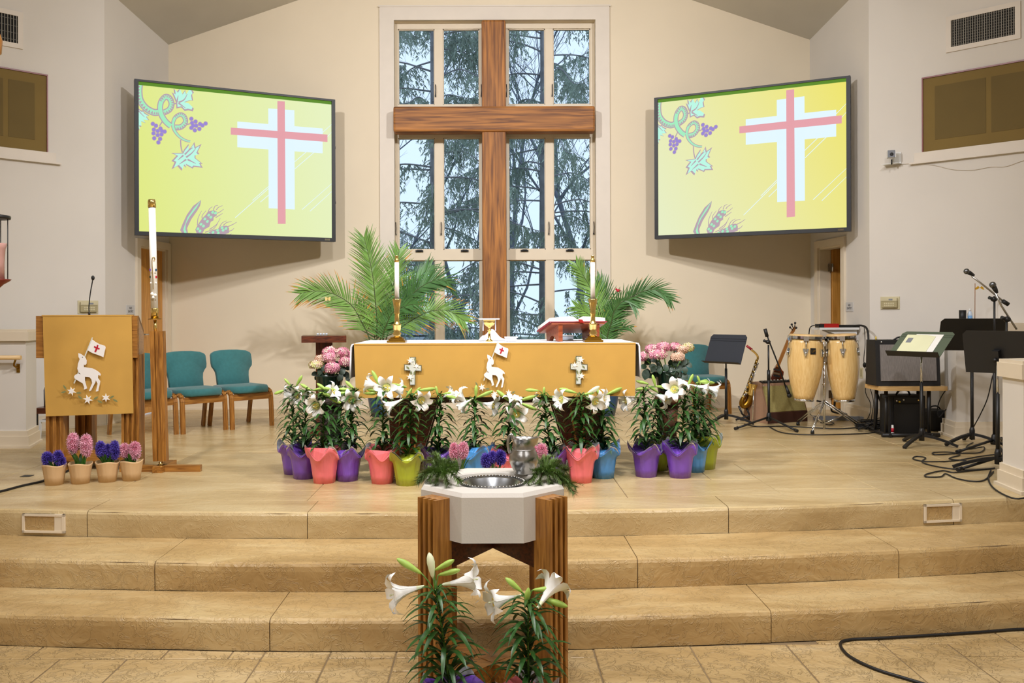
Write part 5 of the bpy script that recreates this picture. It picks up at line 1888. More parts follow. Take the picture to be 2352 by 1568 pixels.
# ================================================================ HYACINTHS
def kraft_pot(seed):
    r_ = random.Random(seed)
    ph = r_.uniform(0, 6)
    mb = MB()
    def wob(r, z, an, i):
        f = 0.035 * math.copysign(1, math.sin(14 * an + ph)) * (0.4 + 0.6 * (z / 0.14)) * (1 if i < 4 else 0.5)
        return (r * (1 + 0.35 * f), z + (0.006 * math.sin(3 * an + ph) if i >= 4 else 0))
    mb.lathe([(0.0, 0.0), (0.062, 0.0), (0.07, 0.06), (0.078, 0.11), (0.083, 0.138), (0.086, 0.150), (0.08, 0.149), (0.073, 0.11)], 56, wob=wob)
    return mesh_of(mb, 'paper_pot', ['kraft_paper'])
KP = [kraft_pot(i) for i in range(3)]
mb = MB()
mb.lathe([(0.0, 0.118), (0.074, 0.117)], 18)
HSOIL = mesh_of(mb, 'soil', ['soil'])
def hyacinth(label, px, py, colr, spikes, nleaf, seed, group, base=None, leafh=0.12):
    """spikes = (px, py centre, half width px, half height px)"""
    r_ = random.Random(seed)
    b = V(base) if base is not None else onz(px, py)
    D = b.y
    T = thing('potted_hyacinth', label, 'potted plant', tuple(b), 0, group)
    obj_of(KP[seed % 3], 'paper_pot', T)
    obj_of(HSOIL, 'soil', T)
    for (sx, sy, hw_, hh) in spikes:
        c = at(sx, sy, D - 0.01) - b
        rx, rz = hw_ * D / F, hh * D / F
        mb = MB()
        nf = 120
        for i in range(nf):
            z = -1 + 2 * (i + 0.5) / nf
            an = i * 2.39996
            rr = math.sqrt(max(0, 1 - z * z)) ** 0.7
            nrm = V((rr * math.cos(an), rr * math.sin(an), z * 0.55)).normalized()
            p = c + V((rr * math.cos(an) * rx, rr * math.sin(an) * rx, z * rz)) * r_.uniform(0.86, 1.12)
            u = nrm.orthogonal().normalized()
            w_ = nrm.cross(u)
            s_ = 0.021 * r_.uniform(0.75, 1.2)
            vs = [p - nrm * 0.02]
            tw = r_.uniform(0, 6)
            for k in range(12):
                a2 = tw + k * PI / 6
                q = s_ if k % 2 == 0 else s_ * 0.32
                vs.append(p + (u * math.cos(a2) + w_ * math.sin(a2)) * q + nrm * (r_.uniform(0.0, 0.008) if k % 2 == 0 else -0.008))
            mb.cur = 1 if r_.random() < 0.3 else 0
            mb.add(vs, [(0, 1 + k, 1 + (k + 1) % 12) for k in range(12)])
        mb.cur = 1  # deep tone on the core paints shade between the florets
        mb.ball(c, 1.0, 10, 8, (rx * 0.5, rx * 0.5, rz * 0.75))
        tag(mb.build('flower_spike', ['hyacinth_' + colr, 'hyacinth_' + colr + '_deep'], T, world=False), kind='stuff')
        ms = MB()
        ms.tube([(c.x * 0.5, 0, 0.11), c - V((0, 0, rz * 0.8))], 0.007, 7)
        ms.build('stalk', 'hyacinth_leaf', T, world=False)
    for i in range(nleaf):
        an = 2 * PI * i / nleaf + r_.uniform(-0.3, 0.3)
        e = V((math.cos(an), math.sin(an) * 0.7, 0))
        t = V((-e.y, e.x, 0)).normalized()
        n = 6
        hgt = leafh * r_.uniform(0.8, 1.2)
        vs = []
        for k in range(n + 1):
            s_ = k / n
            c = e * (0.02 + 0.05 * s_ * s_ + 0.01 * s_) + V((0, 0, 0.115 + hgt * s_))
            w_ = 0.012 * (1 - s_ ** 4) ** 0.5 + 0.001
            vs += [c - t * w_ + e * 0.004, c, c + t * w_ + e * 0.004]
        fs = []
        for k in range(n):
            fs += [(k * 3, k * 3 + 1, k * 3 + 4, k * 3 + 3), (k * 3 + 1, k * 3 + 2, k * 3 + 5, k * 3 + 4)]
        mb = MB()
        mb.add(vs, fs, True)
        mb.build('leaf', 'hyacinth_leaf', T, world=False)
G2 = 'hyacinths in front of the lectern'
hyacinth('short purple hyacinth in brown paper pot with three low round flower heads', 125, 1112, 'purple', [(108, 1053, 10, 14), (133, 1051, 11, 14), (142, 1061, 7, 10)], 7, 1, G2, leafh=0.07)
hyacinth('tallest pink hyacinth in brown paper pot with two long flower spikes', 185, 1109, 'pink', [(168, 1018, 12, 22), (198, 1023, 13, 24)], 7, 2, G2, leafh=0.13)
hyacinth('purple hyacinth in brown paper pot with three full flower heads between pink ones', 247, 1105, 'purple', [(231, 1031, 10, 16), (247, 1037, 9, 16), (263, 1033, 10, 20)], 10, 3, G2, leafh=0.09)
hyacinth('pink hyacinth in brown paper pot nearest the paschal candle stand', 302, 1102, 'pink', [(286, 1035, 11, 15), (310, 1035, 12, 19)], 7, 4, G2, leafh=0.10)
G3 = 'hyacinths behind the font'
zb3 = 6.15
def stage_at(px, D):
    return ((px - CX) / F * D, D, ZS)
hyacinth('pink hyacinth with two spikes behind the font next to the blue lily pot', 0, 0, 'pink', [(1043, 1037, 10, 18), (1064, 1034, 11, 18)], 6, 5, G3, stage_at(1053, 6.25), 0.12)
hyacinth('purple hyacinth with round heads behind the font next to the pitcher', 0, 0, 'purple', [(1117, 1058, 12, 15), (1131, 1050, 9, 12), (1150, 1051, 12, 15)], 5, 6, G3, stage_at(1133, 6.22), 0.07)
hyacinth('pink hyacinth peeking out behind the pewter pitcher', 0, 0, 'pink', [(1244, 1037, 12, 16), (1226, 1040, 10, 16)], 6, 7, G3, stage_at(1236, 6.22), 0.10)

# ================================================================ HYDRANGEAS
def hydrangea(label, D, heads, leaves, pot, stand, standlabel, sm_):
    """heads = (px,py,rx,ry,material,ddepth); pot = (px, top py, bottom py, half width px)"""
    r_ = random.Random(int(D * 100))
    b = at(pot[0], pot[2], D)
    T = thing('potted_hydrangea', label, 'potted plant', tuple(b))
    s = D / F
    h = (pot[2] - pot[1]) * s
    w_ = pot[3] * s
    mb = MB()
    mb.lathe([(0, 0), (w_ * 0.72, 0), (w_ * 0.86, h * 0.5), (w_, h * 0.92), (w_ * 1.04, h), (w_ * 0.95, h), (w_ * 0.8, h * 0.6)], 28, wob=lambda r, z, an, i: (r * (1 + 0.02 * math.sin(12 * an)), z))
    mb.build('pot', 'pot_green', T, world=False)
    mb = MB()
    mb.lathe([(0.0, h * 0.9), (w_ * 0.93, h * 0.88)], 18)
    mb.build('soil', 'soil', T, world=False)
    for (px, py, rx, ry, mt_, dd) in heads:
        c = at(px, py, D + dd) - b
        RX, RZ = rx * s, ry * s
        mb = MB()
        nf = 110
        for i in range(nf):
            z = -0.75 + 1.75 * (i + 0.5) / nf
            an = i * 2.39996
            rr = math.sqrt(max(0, 1 - z * z))
            nrm = V((rr * math.cos(an), rr * math.sin(an), z)).normalized()
            p = c + V((nrm.x * RX, nrm.y * RX, nrm.z * RZ)) * r_.uniform(0.88, 1.1)
            u = (nrm + V((r_.uniform(-.4, .4), r_.uniform(-.4, .4), r_.uniform(-.4, .4)))).orthogonal().normalized()
            v_ = nrm.cross(u)
            q = 0.015 * r_.uniform(0.8, 1.2)
            vs = [p]
            for k in range(4):
                a2 = k * PI / 2
                for da, f in ((-0.5, 0.85), (0, 1.15), (0.5, 0.85)):
                    vs.append(p + (u * math.cos(a2 + da) + v_ * math.sin(a2 + da)) * q * f + nrm * 0.003)
            fs = []
            for k in range(4):
                fs += [(0, 1 + 3 * k, 2 + 3 * k), (0, 2 + 3 * k, 3 + 3 * k)]
            mb.cur = r_.choice((0, 0, 0, 1, 2))
            mb.add(vs, fs)
        mb.cur = 1 if 'pink' in mt_ else 0  # deeper core of pink heads puts recess shade into the colour
        mb.ball(c, 1, 10, 8, (RX * 0.72, RX * 0.72, RZ * 0.72))
        tag(mb.build('flower_head', [mt_, 'hydrangea_deep' if mt_ == 'hydrangea_pink' else 'hydrangea_peach', 'hydrangea_cream'], T, world=False), kind='stuff')
        ms = MB()
        ms.tube(smooth_path([(c.x * 0.2, 0, h * 0.88), V((c.x * 0.7, c.y * 0.6, h + (c.z - h) * 0.5)), c], 3), 0.005, 6)
        ms.build('stalk', 'stem_lily', T, world=False)
    for (px, py, an, ln_, dd) in leaves:
        c = at(px, py, D + dd) - b
        e = V((math.cos(an), -0.35, math.sin(an))).normalized()
        t = e.cross(V((0.1, -1, 0.3))).normalized()
        nn = t.cross(e)
        n = 6
        vs = []
        L = ln_ * s
        for k in range(n + 1):
            q = k / n
            hw_ = 0.36 * L * math.sin(PI * min(1, q * 0.96 + 0.04)) ** 0.75
            p = c + e * (L * (q - 0.5)) - nn * (0.25 * L * (q - 0.5) ** 2)
            vs += [p - t * hw_ + nn * 0.1 * hw_, p, p + t * hw_ + nn * 0.1 * hw_]
        fs = []
        for k in range(n):
            fs += [(k * 3, k * 3 + 1, k * 3 + 4, k * 3 + 3), (k * 3 + 1, k * 3 + 2, k * 3 + 5, k * 3 + 4)]
        mb = MB()
        mb.add(vs, fs, True)
        mb.build('leaf', 'leaf_dark', T, world=False)
    S = thing('plant_stand', standlabel, 'plant stand', (b.x, b.y, ZS))
    hz_ = b.z - ZS
    rs = stand * s
    mb = MB()
    mb.lathe([(0, 0), (rs * 1.1, 0), (rs, hz_ * 0.1), (rs * 0.8, hz_ * 0.5), (rs * 0.95, hz_ * 0.88), (0.0, hz_ * 0.88)], 26, wob=lambda r, z, an, i: (r * (1 + 0.05 * math.sin(7 * an + z * 20)), z))
    mb.build('trunk', sm_, S, world=False)
    mb = MB()
    mb.lathe([(0.0, hz_ * 0.88), (rs * 1.25, hz_ * 0.88), (rs * 1.3, hz_ * 0.94), (rs * 1.2, hz_ - 0.001), (0.0, hz_ - 0.001)], 26)
    mb.build('top', sm_, S, world=False)
r_ = random.Random(77)
lv1 = [(px, py, a, ln_, dd) for (px, py, a, ln_, dd) in ((722, 858, 3.6, 15, -.05), (735, 853, 4.6, 18, -.08), (754, 864, 4.7, 22, -.1), (745, 845, 4.2, 18, -.09), (772, 836, 0.6, 20, -.03), (782, 850, 5.3, 20, -.05), (795, 860, 5.5, 20, 0), (765, 852, 4.9, 18, -.06), (728, 866, 4.0, 16, 0), (788, 838, 0.2, 18, .05), (750, 838, 2.5, 16, .05), (740, 862, 3.4, 18, .03), (775, 866, 5.2, 20, .02), (800, 845, 0.0, 16, .06), (760, 872, 4.6, 20, -.04))]
lv1 += [(r_.uniform(728, 800), r_.uniform(845, 872), r_.uniform(3.3, 6.1), r_.uniform(15, 21), r_.uniform(-.1, .08)) for _ in range(14)]
hydrangea('pink and green hydrangea in dark green pot in front of the walnut side table', 7.35,
          [(757, 808, 15, 11, 'hydrangea_pink', 0.0), (785, 810, 15, 11, 'hydrangea_pink', 0.02), (756, 821, 14, 11, 'hydrangea_pink', -.08), (736, 825, 12, 9, 'hydrangea_peach', 0.0), (727, 838, 16, 9, 'hydrangea_green', -.06), (763, 845, 16, 12, 'hydrangea_pink', -.12), (794, 831, 15, 10, 'hydrangea_pink', -.04), (804, 818, 10, 9, 'hydrangea_pink', .06)],
          lv1, (757, 860, 912, 32), 26, 'dark stained plant stand under the pink and green hydrangea', 'bark_dark')
lv2 = [(1478, 842, 3.3, 18, -.05), (1483, 860, 4.5, 26, -.08), (1500, 848, 4.2, 18, -.1), (1515, 850, 4.8, 20, -.1), (1530, 845, 4.6, 18, -.12), (1545, 852, 5.0, 20, -.1), (1560, 858, 5.3, 20, -.07), (1575, 830, 0.3, 18, 0), (1583, 838, 5.6, 18, 0), (1490, 828, 2.6, 16, 0), (1540, 832, 1.4, 16, -.05), (1565, 845, 5.6, 18, .02), (1503, 862, 4.4, 20, .03), (1525, 860, 4.7, 20, .04), (1550, 838, 0.4, 18, .05), (1512, 835, 2.0, 16, .04)]
lv2 += [(r_.uniform(1486, 1582), r_.uniform(826, 866), r_.uniform(3.3, 6.1), r_.uniform(15, 21), r_.uniform(-.1, .1)) for _ in range(24)]
hydrangea('peach pink hydrangea in glossy dark green pot on the bark stand beside the chair', 7.3,
          [(1497, 801, 14, 9, 'hydrangea_pink', .02), (1523, 797, 15, 10, 'hydrangea_pink', .0), (1550, 797, 14, 9, 'hydrangea_pink', .04), (1510, 814, 20, 11, 'hydrangea_pink', -.1), (1580, 798, 13, 9, 'hydrangea_green', .04), (1566, 803, 12, 9, 'hydrangea_peach', .02), (1556, 820, 15, 9, 'hydrangea_peach', -.08), (1476, 820, 9, 10, 'hydrangea_pink', -.02)],
          lv2, (1534, 850, 908, 30), 24, 'rough bark plant stand under the peach pink hydrangea', 'bark')

# ================================================================ PALMS
def palm(label, pot_px, D, fronds, seed, leafmat):
    r_ = random.Random(seed)
    b = V(stage_at(pot_px, D))
    T = thing('potted_palm', label, 'palm', tuple(b))
    mb = MB()
    mb.lathe([(0, 0), (0.10, 0), (0.13, 0.12), (0.15, 0.24), (0.155, 0.27), (0.14, 0.27), (0.13, 0.22)], 28)
    mb.build('pot', 'pot_blue', T, world=False)
    mb = MB()
    mb.lathe([(0, 0.235), (0.134, 0.23)], 18)
    mb.build('soil', 'soil', T, world=False)
    for fi, (pts, dd, L, burnt, s_on, mat, dens) in enumerate(fronds):
        n0 = len(pts)
        P3 = [V((0.02 * math.cos(fi), 0.03 * math.sin(fi * 2), 0.23))]
        for i, (px, py) in enumerate(pts):
            P3.append(at(px, py, D + dd * (i + 1) / n0) - b)
        path = smooth_path(P3, 8)
        acc = [0.0]
        for i in range(1, len(path)):
            acc.append(acc[-1] + (path[i] - path[i - 1]).length)
        tot = acc[-1]
        mb = MB()
        mb.cur = 2
        mb.tube(path, [0.010 * (1 - 0.85 * a / tot) + 0.0012 for a in acc], 6)
        n = int(tot * (1 - s_on) / dens * 0.78)
        vw = V((0, 1, 0))
        for i in range(n):
            s_ = s_on + (1 - s_on) * (i + 0.5) / n
            a = s_ * tot
            k = max(j for j in range(len(acc)) if acc[j] <= a)
            k = min(k, len(path) - 2)
            f = (a - acc[k]) / max(1e-6, acc[k + 1] - acc[k])
            p = path[k].lerp(path[k + 1], f)
            t = (path[k + 1] - path[k]).normalized()
            nrm = t.cross(vw).normalized()
            u = (s_ - s_on) / (1 - s_on)
            Lf = 1.25 * L * (0.55 + 0.55 * math.sin(PI * (0.15 + 0.75 * u))) * (1.0 if u < 0.9 else 0.75) * r_.uniform(0.88, 1.1)
            for sd in (-1, 1):
                d0 = (nrm * sd * (0.85 - 0.35 * u) + t * (0.55 + 0.5 * u) + V((0, r_.uniform(-0.35, 0.25), 0))).normalized()
                wv = d0.cross(V((r_.uniform(-.3, .3), 1, 0))).normalized()
                drp = r_.uniform(0.05, 0.22)
                vs = []
                m_ = 5
                hw_ = 0.0095 * r_.uniform(0.8, 1.2)
                for q in range(m_ + 1):
                    e = q / m_
                    c = p + d0 * (Lf * e) - V((0, 0, drp * Lf * e * e))
                    h_ = hw_ * (1 - e) ** 0.6 * (1 if q else 0.6) + 0.0006
                    vs += [c - wv * h_, c + wv * h_]
                f0 = len(mb.f)
                mb.cur = 0
                mb.add(vs, [(2 * q, 2 * q + 1, 2 * q + 3, 2 * q + 2) for q in range(m_)], True)
                if r_.random() < burnt:
                    for q in range(f0 + (4 if r_.random() < 0.6 else 3), len(mb.f)):
                        mb.mi[q] = 1
        mb.build('frond', [mat, 'palm_yellow', 'palm_stem'], T, world=False)
    return T
palm('larger potted palm with tall feathery fronds between the side table and the window', 872, 10.85, [
    ([(850, 785), (832, 742), (811, 705), (788, 686), (757, 672), (722, 668), (690, 674)], -0.15, 0.27, 0.9, 0.45, 'palm_green', 0.020),
    ([(866, 785), (866, 735), (862, 690), (857, 640), (848, 592), (836, 545)], -0.1, 0.30, 0.05, 0.38, 'palm_green', 0.018),
    ([(874, 785), (884, 740), (894, 698), (904, 652), (911, 612), (917, 575)], 0.1, 0.27, 0.05, 0.42, 'palm_green', 0.020),
    ([(886, 785), (900, 745), (925, 700), (965, 660), (1005, 642), (1032, 650)], 0.0, 0.26, 0.1, 0.50, 'palm_dark', 0.018),
    ([(900, 785), (922, 752), (955, 730), (990, 714), (1030, 714), (1068, 738)], -0.1, 0.24, 0.75, 0.48, 'palm_green', 0.020),
    ([(880, 785), (893, 730), (920, 680), (960, 640), (990, 610)], 0.15, 0.24, 0.1, 0.5, 'palm_dark', 0.022),
    ([(878, 785), (888, 745), (905, 715), (940, 700), (960, 700)], -0.2, 0.22, 0.1, 0.5, 'palm_dark', 0.022),
    ([(862, 785), (852, 745), (838, 715), (825, 700)], 0.1, 0.16, 0.1, 0.5, 'palm_dark', 0.03)], 3, 'palm_green')
palm('smaller potted palm arching over the open book toward the hydrangea', 1392, 10.85, [
    ([(1393, 780), (1406, 735), (1424, 703), (1450, 682), (1482, 667), (1512, 668), (1541, 690)], -0.12, 0.20, 0.05, 0.42, 'palm_dark', 0.018),
    ([(1388, 785), (1383, 735), (1370, 692), (1350, 650), (1324, 606)], 0.0, 0.22, 0.05, 0.42, 'palm_green', 0.018),
    ([(1384, 785), (1374, 745), (1350, 720), (1322, 704)], -0.1, 0.20, 0.1, 0.45, 'palm_green', 0.018),
    ([(1392, 785), (1396, 735), (1396, 700), (1386, 668), (1372, 640)], 0.1, 0.22, 0.05, 0.42, 'palm_dark', 0.020),
    ([(1386, 785), (1365, 757), (1340, 742), (1316, 738)], 0.1, 0.17, 0.1, 0.45, 'palm_green', 0.018),
    ([(1394, 785), (1404, 742), (1412, 712), (1436, 690), (1462, 706)], -0.2, 0.18, 0.0, 0.42, 'palm_dark', 0.020),
    ([(1398, 785), (1412, 760), (1430, 750), (1450, 752)], 0.0, 0.12, 0.3, 0.5, 'palm_dark', 0.03)], 5, 'palm_dark')
# little picks on the palms
p = at(1420, 667, 10.72)
BD = thing('bird_ornament', 'tiny red bird ornament perched on the smaller palm frond', 'ornament', tuple(p))
mb = MB()
mb.ball((0, 0, 0.0), 0.02, 10, 8, (1.3, 0.8, 0.9))
mb.ball((-0.024, 0, 0.016), 0.012, 8, 6)
mb.build('body', 'applique_red', BD, world=False)
mb = MB()
mb.bar((0.02, 0, 0.0), (0.05, 0, -0.008), 0.012, 0.005)
mb.build('tail', 'leaf_dark', BD, world=False)
mb = MB()
mb.tube([(0, 0, -0.018), (0, 0.005, -0.06)], 0.0015, 4)
mb.build('wire', 'black_metal', BD, world=False)
p = at(753, 686, 10.66)
BF = thing('butterfly_ornament', 'small yellow butterfly ornament clipped to the larger palm frond', 'ornament', tuple(p))
for s_ in (-1, 1):
    mb = MB()
    mb.prism([(0, 0), (s_ * 0.02, 0.025), (s_ * 0.038, 0.018), (s_ * 0.03, 0), (s_ * 0.034, -0.018), (s_ * 0.016, -0.024)], 0.002)
    mb.build('wing', 'applique_yellow', BF, world=False, recalc=True)
mb = MB()
mb.tube([(0, -0.002, 0.022), (0, -0.002, -0.02)], 0.003, 6)
mb.build('body', 'butterfly_gold', BF, world=False)

# ================================================================ EVERGREEN SPRIGS ON THE FONT
def sprig(label, ends, seed, c0):
    r_ = random.Random(seed)
    T = thing('evergreen_sprig', label, 'greenery', tuple(c0), 0, 'evergreen sprigs on the font')
    st_ = MB()
    nd = MB()
    for (pts) in ends:
        path = smooth_path([V(p) for p in pts], 8)
        st_.tube(path, 0.0022, 5)
        sub = []
        for i in range(4, len(path) - 2, 3):
            o = V((r_.uniform(-1, 1), r_.uniform(-1, 1), r_.uniform(-0.15, 0.6)))
            t = (path[i + 1] - path[i]).normalized()
            e_ = path[i] + (t * 0.8 + o * 0.7).normalized() * r_.uniform(0.03, 0.06)
            sub.append([path[i], (path[i] + e_) / 2 + V((0, 0, 0.004)), e_])
        for sb in sub:
            for j in range(2):
                for k in range(30):
                    p = sb[j].lerp(sb[j + 1], r_.random())
                    t = (sb[j + 1] - sb[j]).normalized()
                    o = V((r_.uniform(-1, 1), r_.uniform(-1, 1), r_.uniform(-0.6, 1)))
                    d_ = ((o - t * o.dot(t)).normalized() * 0.7 + t * 0.8).normalized()
                    L = r_.uniform(0.012, 0.03)
                    w_ = d_.cross(V((0.2, 0.5, 1))).normalized() * 0.0013
                    nd.add([p - w_, p + w_, p + d_ * L], [(0, 1, 2)])
        for i in range(len(path) - 1):
            t = (path[i + 1] - path[i]).normalized()
            for k in range(34):
                p = path[i].lerp(path[i + 1], r_.random())
                o = V((r_.uniform(-1, 1), r_.uniform(-1, 1), r_.uniform(-0.6, 1)))
                d = (o - t * o.dot(t)).normalized() * 0.75 + t * 0.8
                d.normalize()
                L = r_.uniform(0.018, 0.045)
                w_ = d.cross(V((0.2, 0.5, 1))).normalized() * 0.0014
                q = p + d * L - V((0, 0, 0.12 * L))
                nd.add([p - w_, p + w_, q], [(0, 1, 2)])
    st_.build('twig', 'bark', T)
    tag(nd.build('needle_foliage', 'evergreen', T), kind='stuff')
zf_ = zf + 0.012
def fp(px, py, z=zf_, lift=0.0):
    p = onz(px, py, z + lift)
    return p
def sp(px, py, D):
    return at(px, py, D)
r_ = random.Random(4)
def bunch(cx_, cy_, tips, D0):
    out = []
    for (tx, ty, dD) in tips:
        a = at(cx_, cy_, D0)
        b = at(tx, ty, D0 + dD)
        if abs(b.x - xf) < 0.33 and b.z < zf + 0.006:
            b.z = zf + 0.01
        m1 = (a + b) / 2 + V((0, 0, 0.025))
        out.append((a, m1, b))
    return out
c_l = at(1010, 1090, 4.25)
sprig('evergreen sprig draped on the font rim opposite the pitcher', bunch(1012, 1088, [(960, 1103, -0.08), (975, 1085, 0.1), (985, 1058, 0.15), (1000, 1048, 0.1), (1050, 1082, -0.1), (1056, 1105, -0.16), (1030, 1112, -0.2), (1000, 1110, -0.15), (985, 1100, -0.1), (1040, 1070, 0.0), (1020, 1060, 0.05), (968, 1095, 0.0)], 4.28), 3, c_l)
c_r = at(1255, 1085, 4.25)
sprig('evergreen sprig beside the pitcher trailing over the font rim', bunch(1252, 1085, [(1213, 1108, -0.15), (1225, 1100, -0.1), (1240, 1115, -0.15), (1265, 1108, -0.12), (1290, 1110, -0.12), (1318, 1130, -0.14), (1310, 1112, -0.1), (1262, 1052, 0.1), (1285, 1062, 0.08), (1300, 1080, 0.0), (1245, 1058, 0.1), (1275, 1090, -0.05), (1322, 1118, -0.1)], 4.28), 8, c_r)

# ================================================================ CHAIRS
def make_chair():
    T = thing('upholstered_chair', 'x', 'chair')
    mb = MB()
    # seat cushion with tapered front corners
    poly = [(-0.245, 0.20), (-0.245, -0.14), (-0.17, -0.27), (0.17, -0.27), (0.245, -0.14), (0.245, 0.20)]
    rings = [(0.96, 0.385), (1.0, 0.40), (1.0, 0.44), (0.97, 0.455), (0.86, 0.462)]
    n = len(poly)
    vs = [(x * k, y * k - 0.01, z) for k, z in rings for x, y in poly]
    fs = [tuple(reversed(range(n))), tuple(range((len(rings) - 1) * n, len(rings) * n))]
    for i in range(len(rings) - 1):
        for j in range(n):
            j2 = (j + 1) % n
            fs.append((i * n + j, i * n + j2, (i + 1) * n + j2, (i + 1) * n + j))
    mb.add(vs, fs, True)
    mb.build('seat', 'chair_teal', T, world=False, recalc=True)
    # shaped back
    half = [(0.0, 0.845), (0.10, 0.843), (0.19, 0.832), (0.235, 0.812), (0.25, 0.79), (0.252, 0.70), (0.246, 0.66), (0.225, 0.635), (0.205, 0.60), (0.198, 0.55), (0.196, 0.44)]
    out = half + [(-x, z) for x, z in reversed(half[1:])]
    n = len(out)
    vs = []
    for k, (off, sc_) in enumerate(((0.0, 0.97), (-0.012, 1.0), (-0.04, 1.0), (-0.052, 0.965))):
        for x, z in out:
            zz = 0.64 + (z - 0.64) * sc_
            y = 0.215 + (zz - 0.44) * 0.2 + off + 0.05 * (abs(x) / 0.25) ** 2 * -0.6
            vs.append((x * sc_, y, zz))
    fs = [tuple(range(n)), tuple(reversed(range(3 * n, 4 * n)))]
    for i in range(3):
        for j in range(n):
            j2 = (j + 1) % n
            fs.append((i * n + j, (i + 1) * n + j, (i + 1) * n + j2, i * n + j2))
    mb = MB()
    mb.add(vs, fs, True)
    mb.build('backrest', 'chair_teal', T, world=False, recalc=True)
    for s_ in (-1, 1):
        x = s_ * 0.243
        mb = MB()
        pth = [(x, -0.235, 0.0), (x, -0.225, 0.2), (x, -0.215, 0.33), (x, -0.205, 0.37), (x, -0.18, 0.395), (x, -0.13, 0.405)]
        for i in range(len(pth) - 1):
            mb.bar(pth[i], pth[i + 1], 0.045, 0.028, (0, 1, 0.2))
        mb.build('front_leg', 'oak', T, world=False)
        mb = MB()
        mb.bar((x, 0.265, 0.0), (x, 0.19, 0.40), 0.028, 0.05, (0, 1, 0))
        mb.build('back_leg', 'oak', T, world=False)
        mb = MB()
        mb.bar((x, -0.14, 0.395), (x, 0.2, 0.385), 0.028, 0.035)
        mb.build('side_rail', 'oak_y', T, world=False)
    mb = MB()
    mb.span((-0.235, -0.222, 0.305), (0.235, -0.197, 0.375))
    mb.build('front_rail', 'oak_x', T, world=False)
    mb = MB()
    mb.span((-0.22, -0.19, 0.372), (0.22, 0.18, 0.387))
    mb.build('seat_board', 'trim_white', T, world=False)
    return T
cA = (onz(528, 985.6) + onz(620, 976.8) + onz(579, 969.7) + onz(489, 978.4)) / 4
dch = onz(415, 996) - onz(528, 985.6)
ch0 = make_chair()
for i in range(4):
    c = ch0 if i == 0 else copy_tree(ch0)
    if i < 3:
        p = cA + dch * i
        c.location = (p.x, p.y, ZS)
        c.rotation_euler = (0, 0, 0.80)
        c['group'] = 'teal chairs behind the lectern'
    else:
        c.location = ((1612 - CX) / F * 11.15, 11.15, ZS)
        c.rotation_euler = (0, 0, 0.3)
    c['label'] = ['teal upholstered oak chair at the row end nearest the side table', 'teal upholstered oak chair in the middle of the row of three', 'teal upholstered oak chair at the row end half hidden by the lectern', 'lone teal upholstered oak chair behind the peach hydrangea'][i]

# ================================================================ SIDE TABLE
D = 9.3
ST = thing('side_table', 'walnut pedestal side table with thick square top against the cream wall', 'table', (at(745, 900, D).x, D, ZS))
mb = MB()
zc, zt_ = at(745, 785, D).z, at(745, 770, D).z
mb.box((0, 0, (zc + zt_) / 2 - ZS), (0.45, 0.45, zt_ - zc), rotz(0.18))
mb.build('table_top', 'walnut_x', ST, world=False)
mb = MB()
mb.box((0, 0, (zc - ZS) / 2), (0.17, 0.17, zc - ZS), rotz(0.18))
mb.build('pedestal', 'walnut', ST, world=False)
mb = MB()
mb.box((0, 0, 0.03), (0.38, 0.38, 0.06), rotz(0.18))
mb.build('foot', 'walnut_x', ST, world=False)
p = at(745, 769, D)
TD = thing('glass_cruet_tray', 'little row of clear glass cups on the walnut side table', 'tray', (p.x, D - 0.12, zt_))
mb = MB()
mb.box((0, 0, 0.004), (0.12, 0.06, 0.007))
mb.build('tray', 'chrome', TD, world=False)
for k in range(4):
    mb = MB()
    mb.lathe([(0, 0.008), (0.009, 0.008), (0.011, 0.024), (0.009, 0.024), (0.007, 0.01)], 10, (-0.045 + 0.03 * k, 0, 0))
    mb.build('cup', 'bottle_clear', TD, world=False)

# ================================================================ CORNER SHELF AND STOOL BEHIND THE LECTERN
D = 8.95
q = lambda px, py: at(px, py, D)
SHF = thing('corner_shelf', 'small dark shelf table behind the lectern and low wall', 'table', (q(100, 1000).x, D, ZS))
mb = MB()
mb.span((q(78, 940).x, D, q(100, 950).z), (q(128, 940).x, D + 0.3, q(100, 937).z))
mb.build('shelf_top', 'walnut_x', SHF)
for (px, dy) in ((80, 0.02), (125, 0.02), (80, 0.26), (125, 0.26)):
    mb = MB()
    mb.span((q(px, 940).x - 0.012, D + dy, ZS), (q(px, 940).x + 0.012, D + dy + 0.024, q(px, 950).z))
    mb.build('leg', 'black_metal', SHF)
BT = thing('plastic_jug', 'grey plastic jug standing on the dark corner shelf', 'jug', (q(96, 937).x, D + 0.12, q(100, 937).z))
mb = MB()
mb.lathe([(0, 0), (0.036, 0), (0.038, 0.17), (0.03, 0.2), (0.02, 0.205)], 20)
mb.build('body', 'plastic_grey', BT, world=False)
mb = MB()
mb.lathe([(0.024, 0.2), (0.026, 0.25), (0.0, 0.252)], 16)
mb.build('cap', 'plastic_grey', BT, world=False)
SL_ = thing('step_stool', 'white plastic step stool under the dark corner shelf', 'stool', (q(101, 1000).x, D + 0.02, ZS))
mb = MB()
mb.span((-0.06, 0, 0.17), (0.10, 0.24, 0.19))
mb.build('top', 'plastic_white', SL_, world=False)
for x in (-0.05, 0.085):
    for y in (0.01, 0.21):
        mb = MB()
        mb.bar((x, y, 0.17), (x * 1.2, y, 0.0), 0.025, 0.02)
        mb.build('leg', 'plastic_white', SL_, world=False)

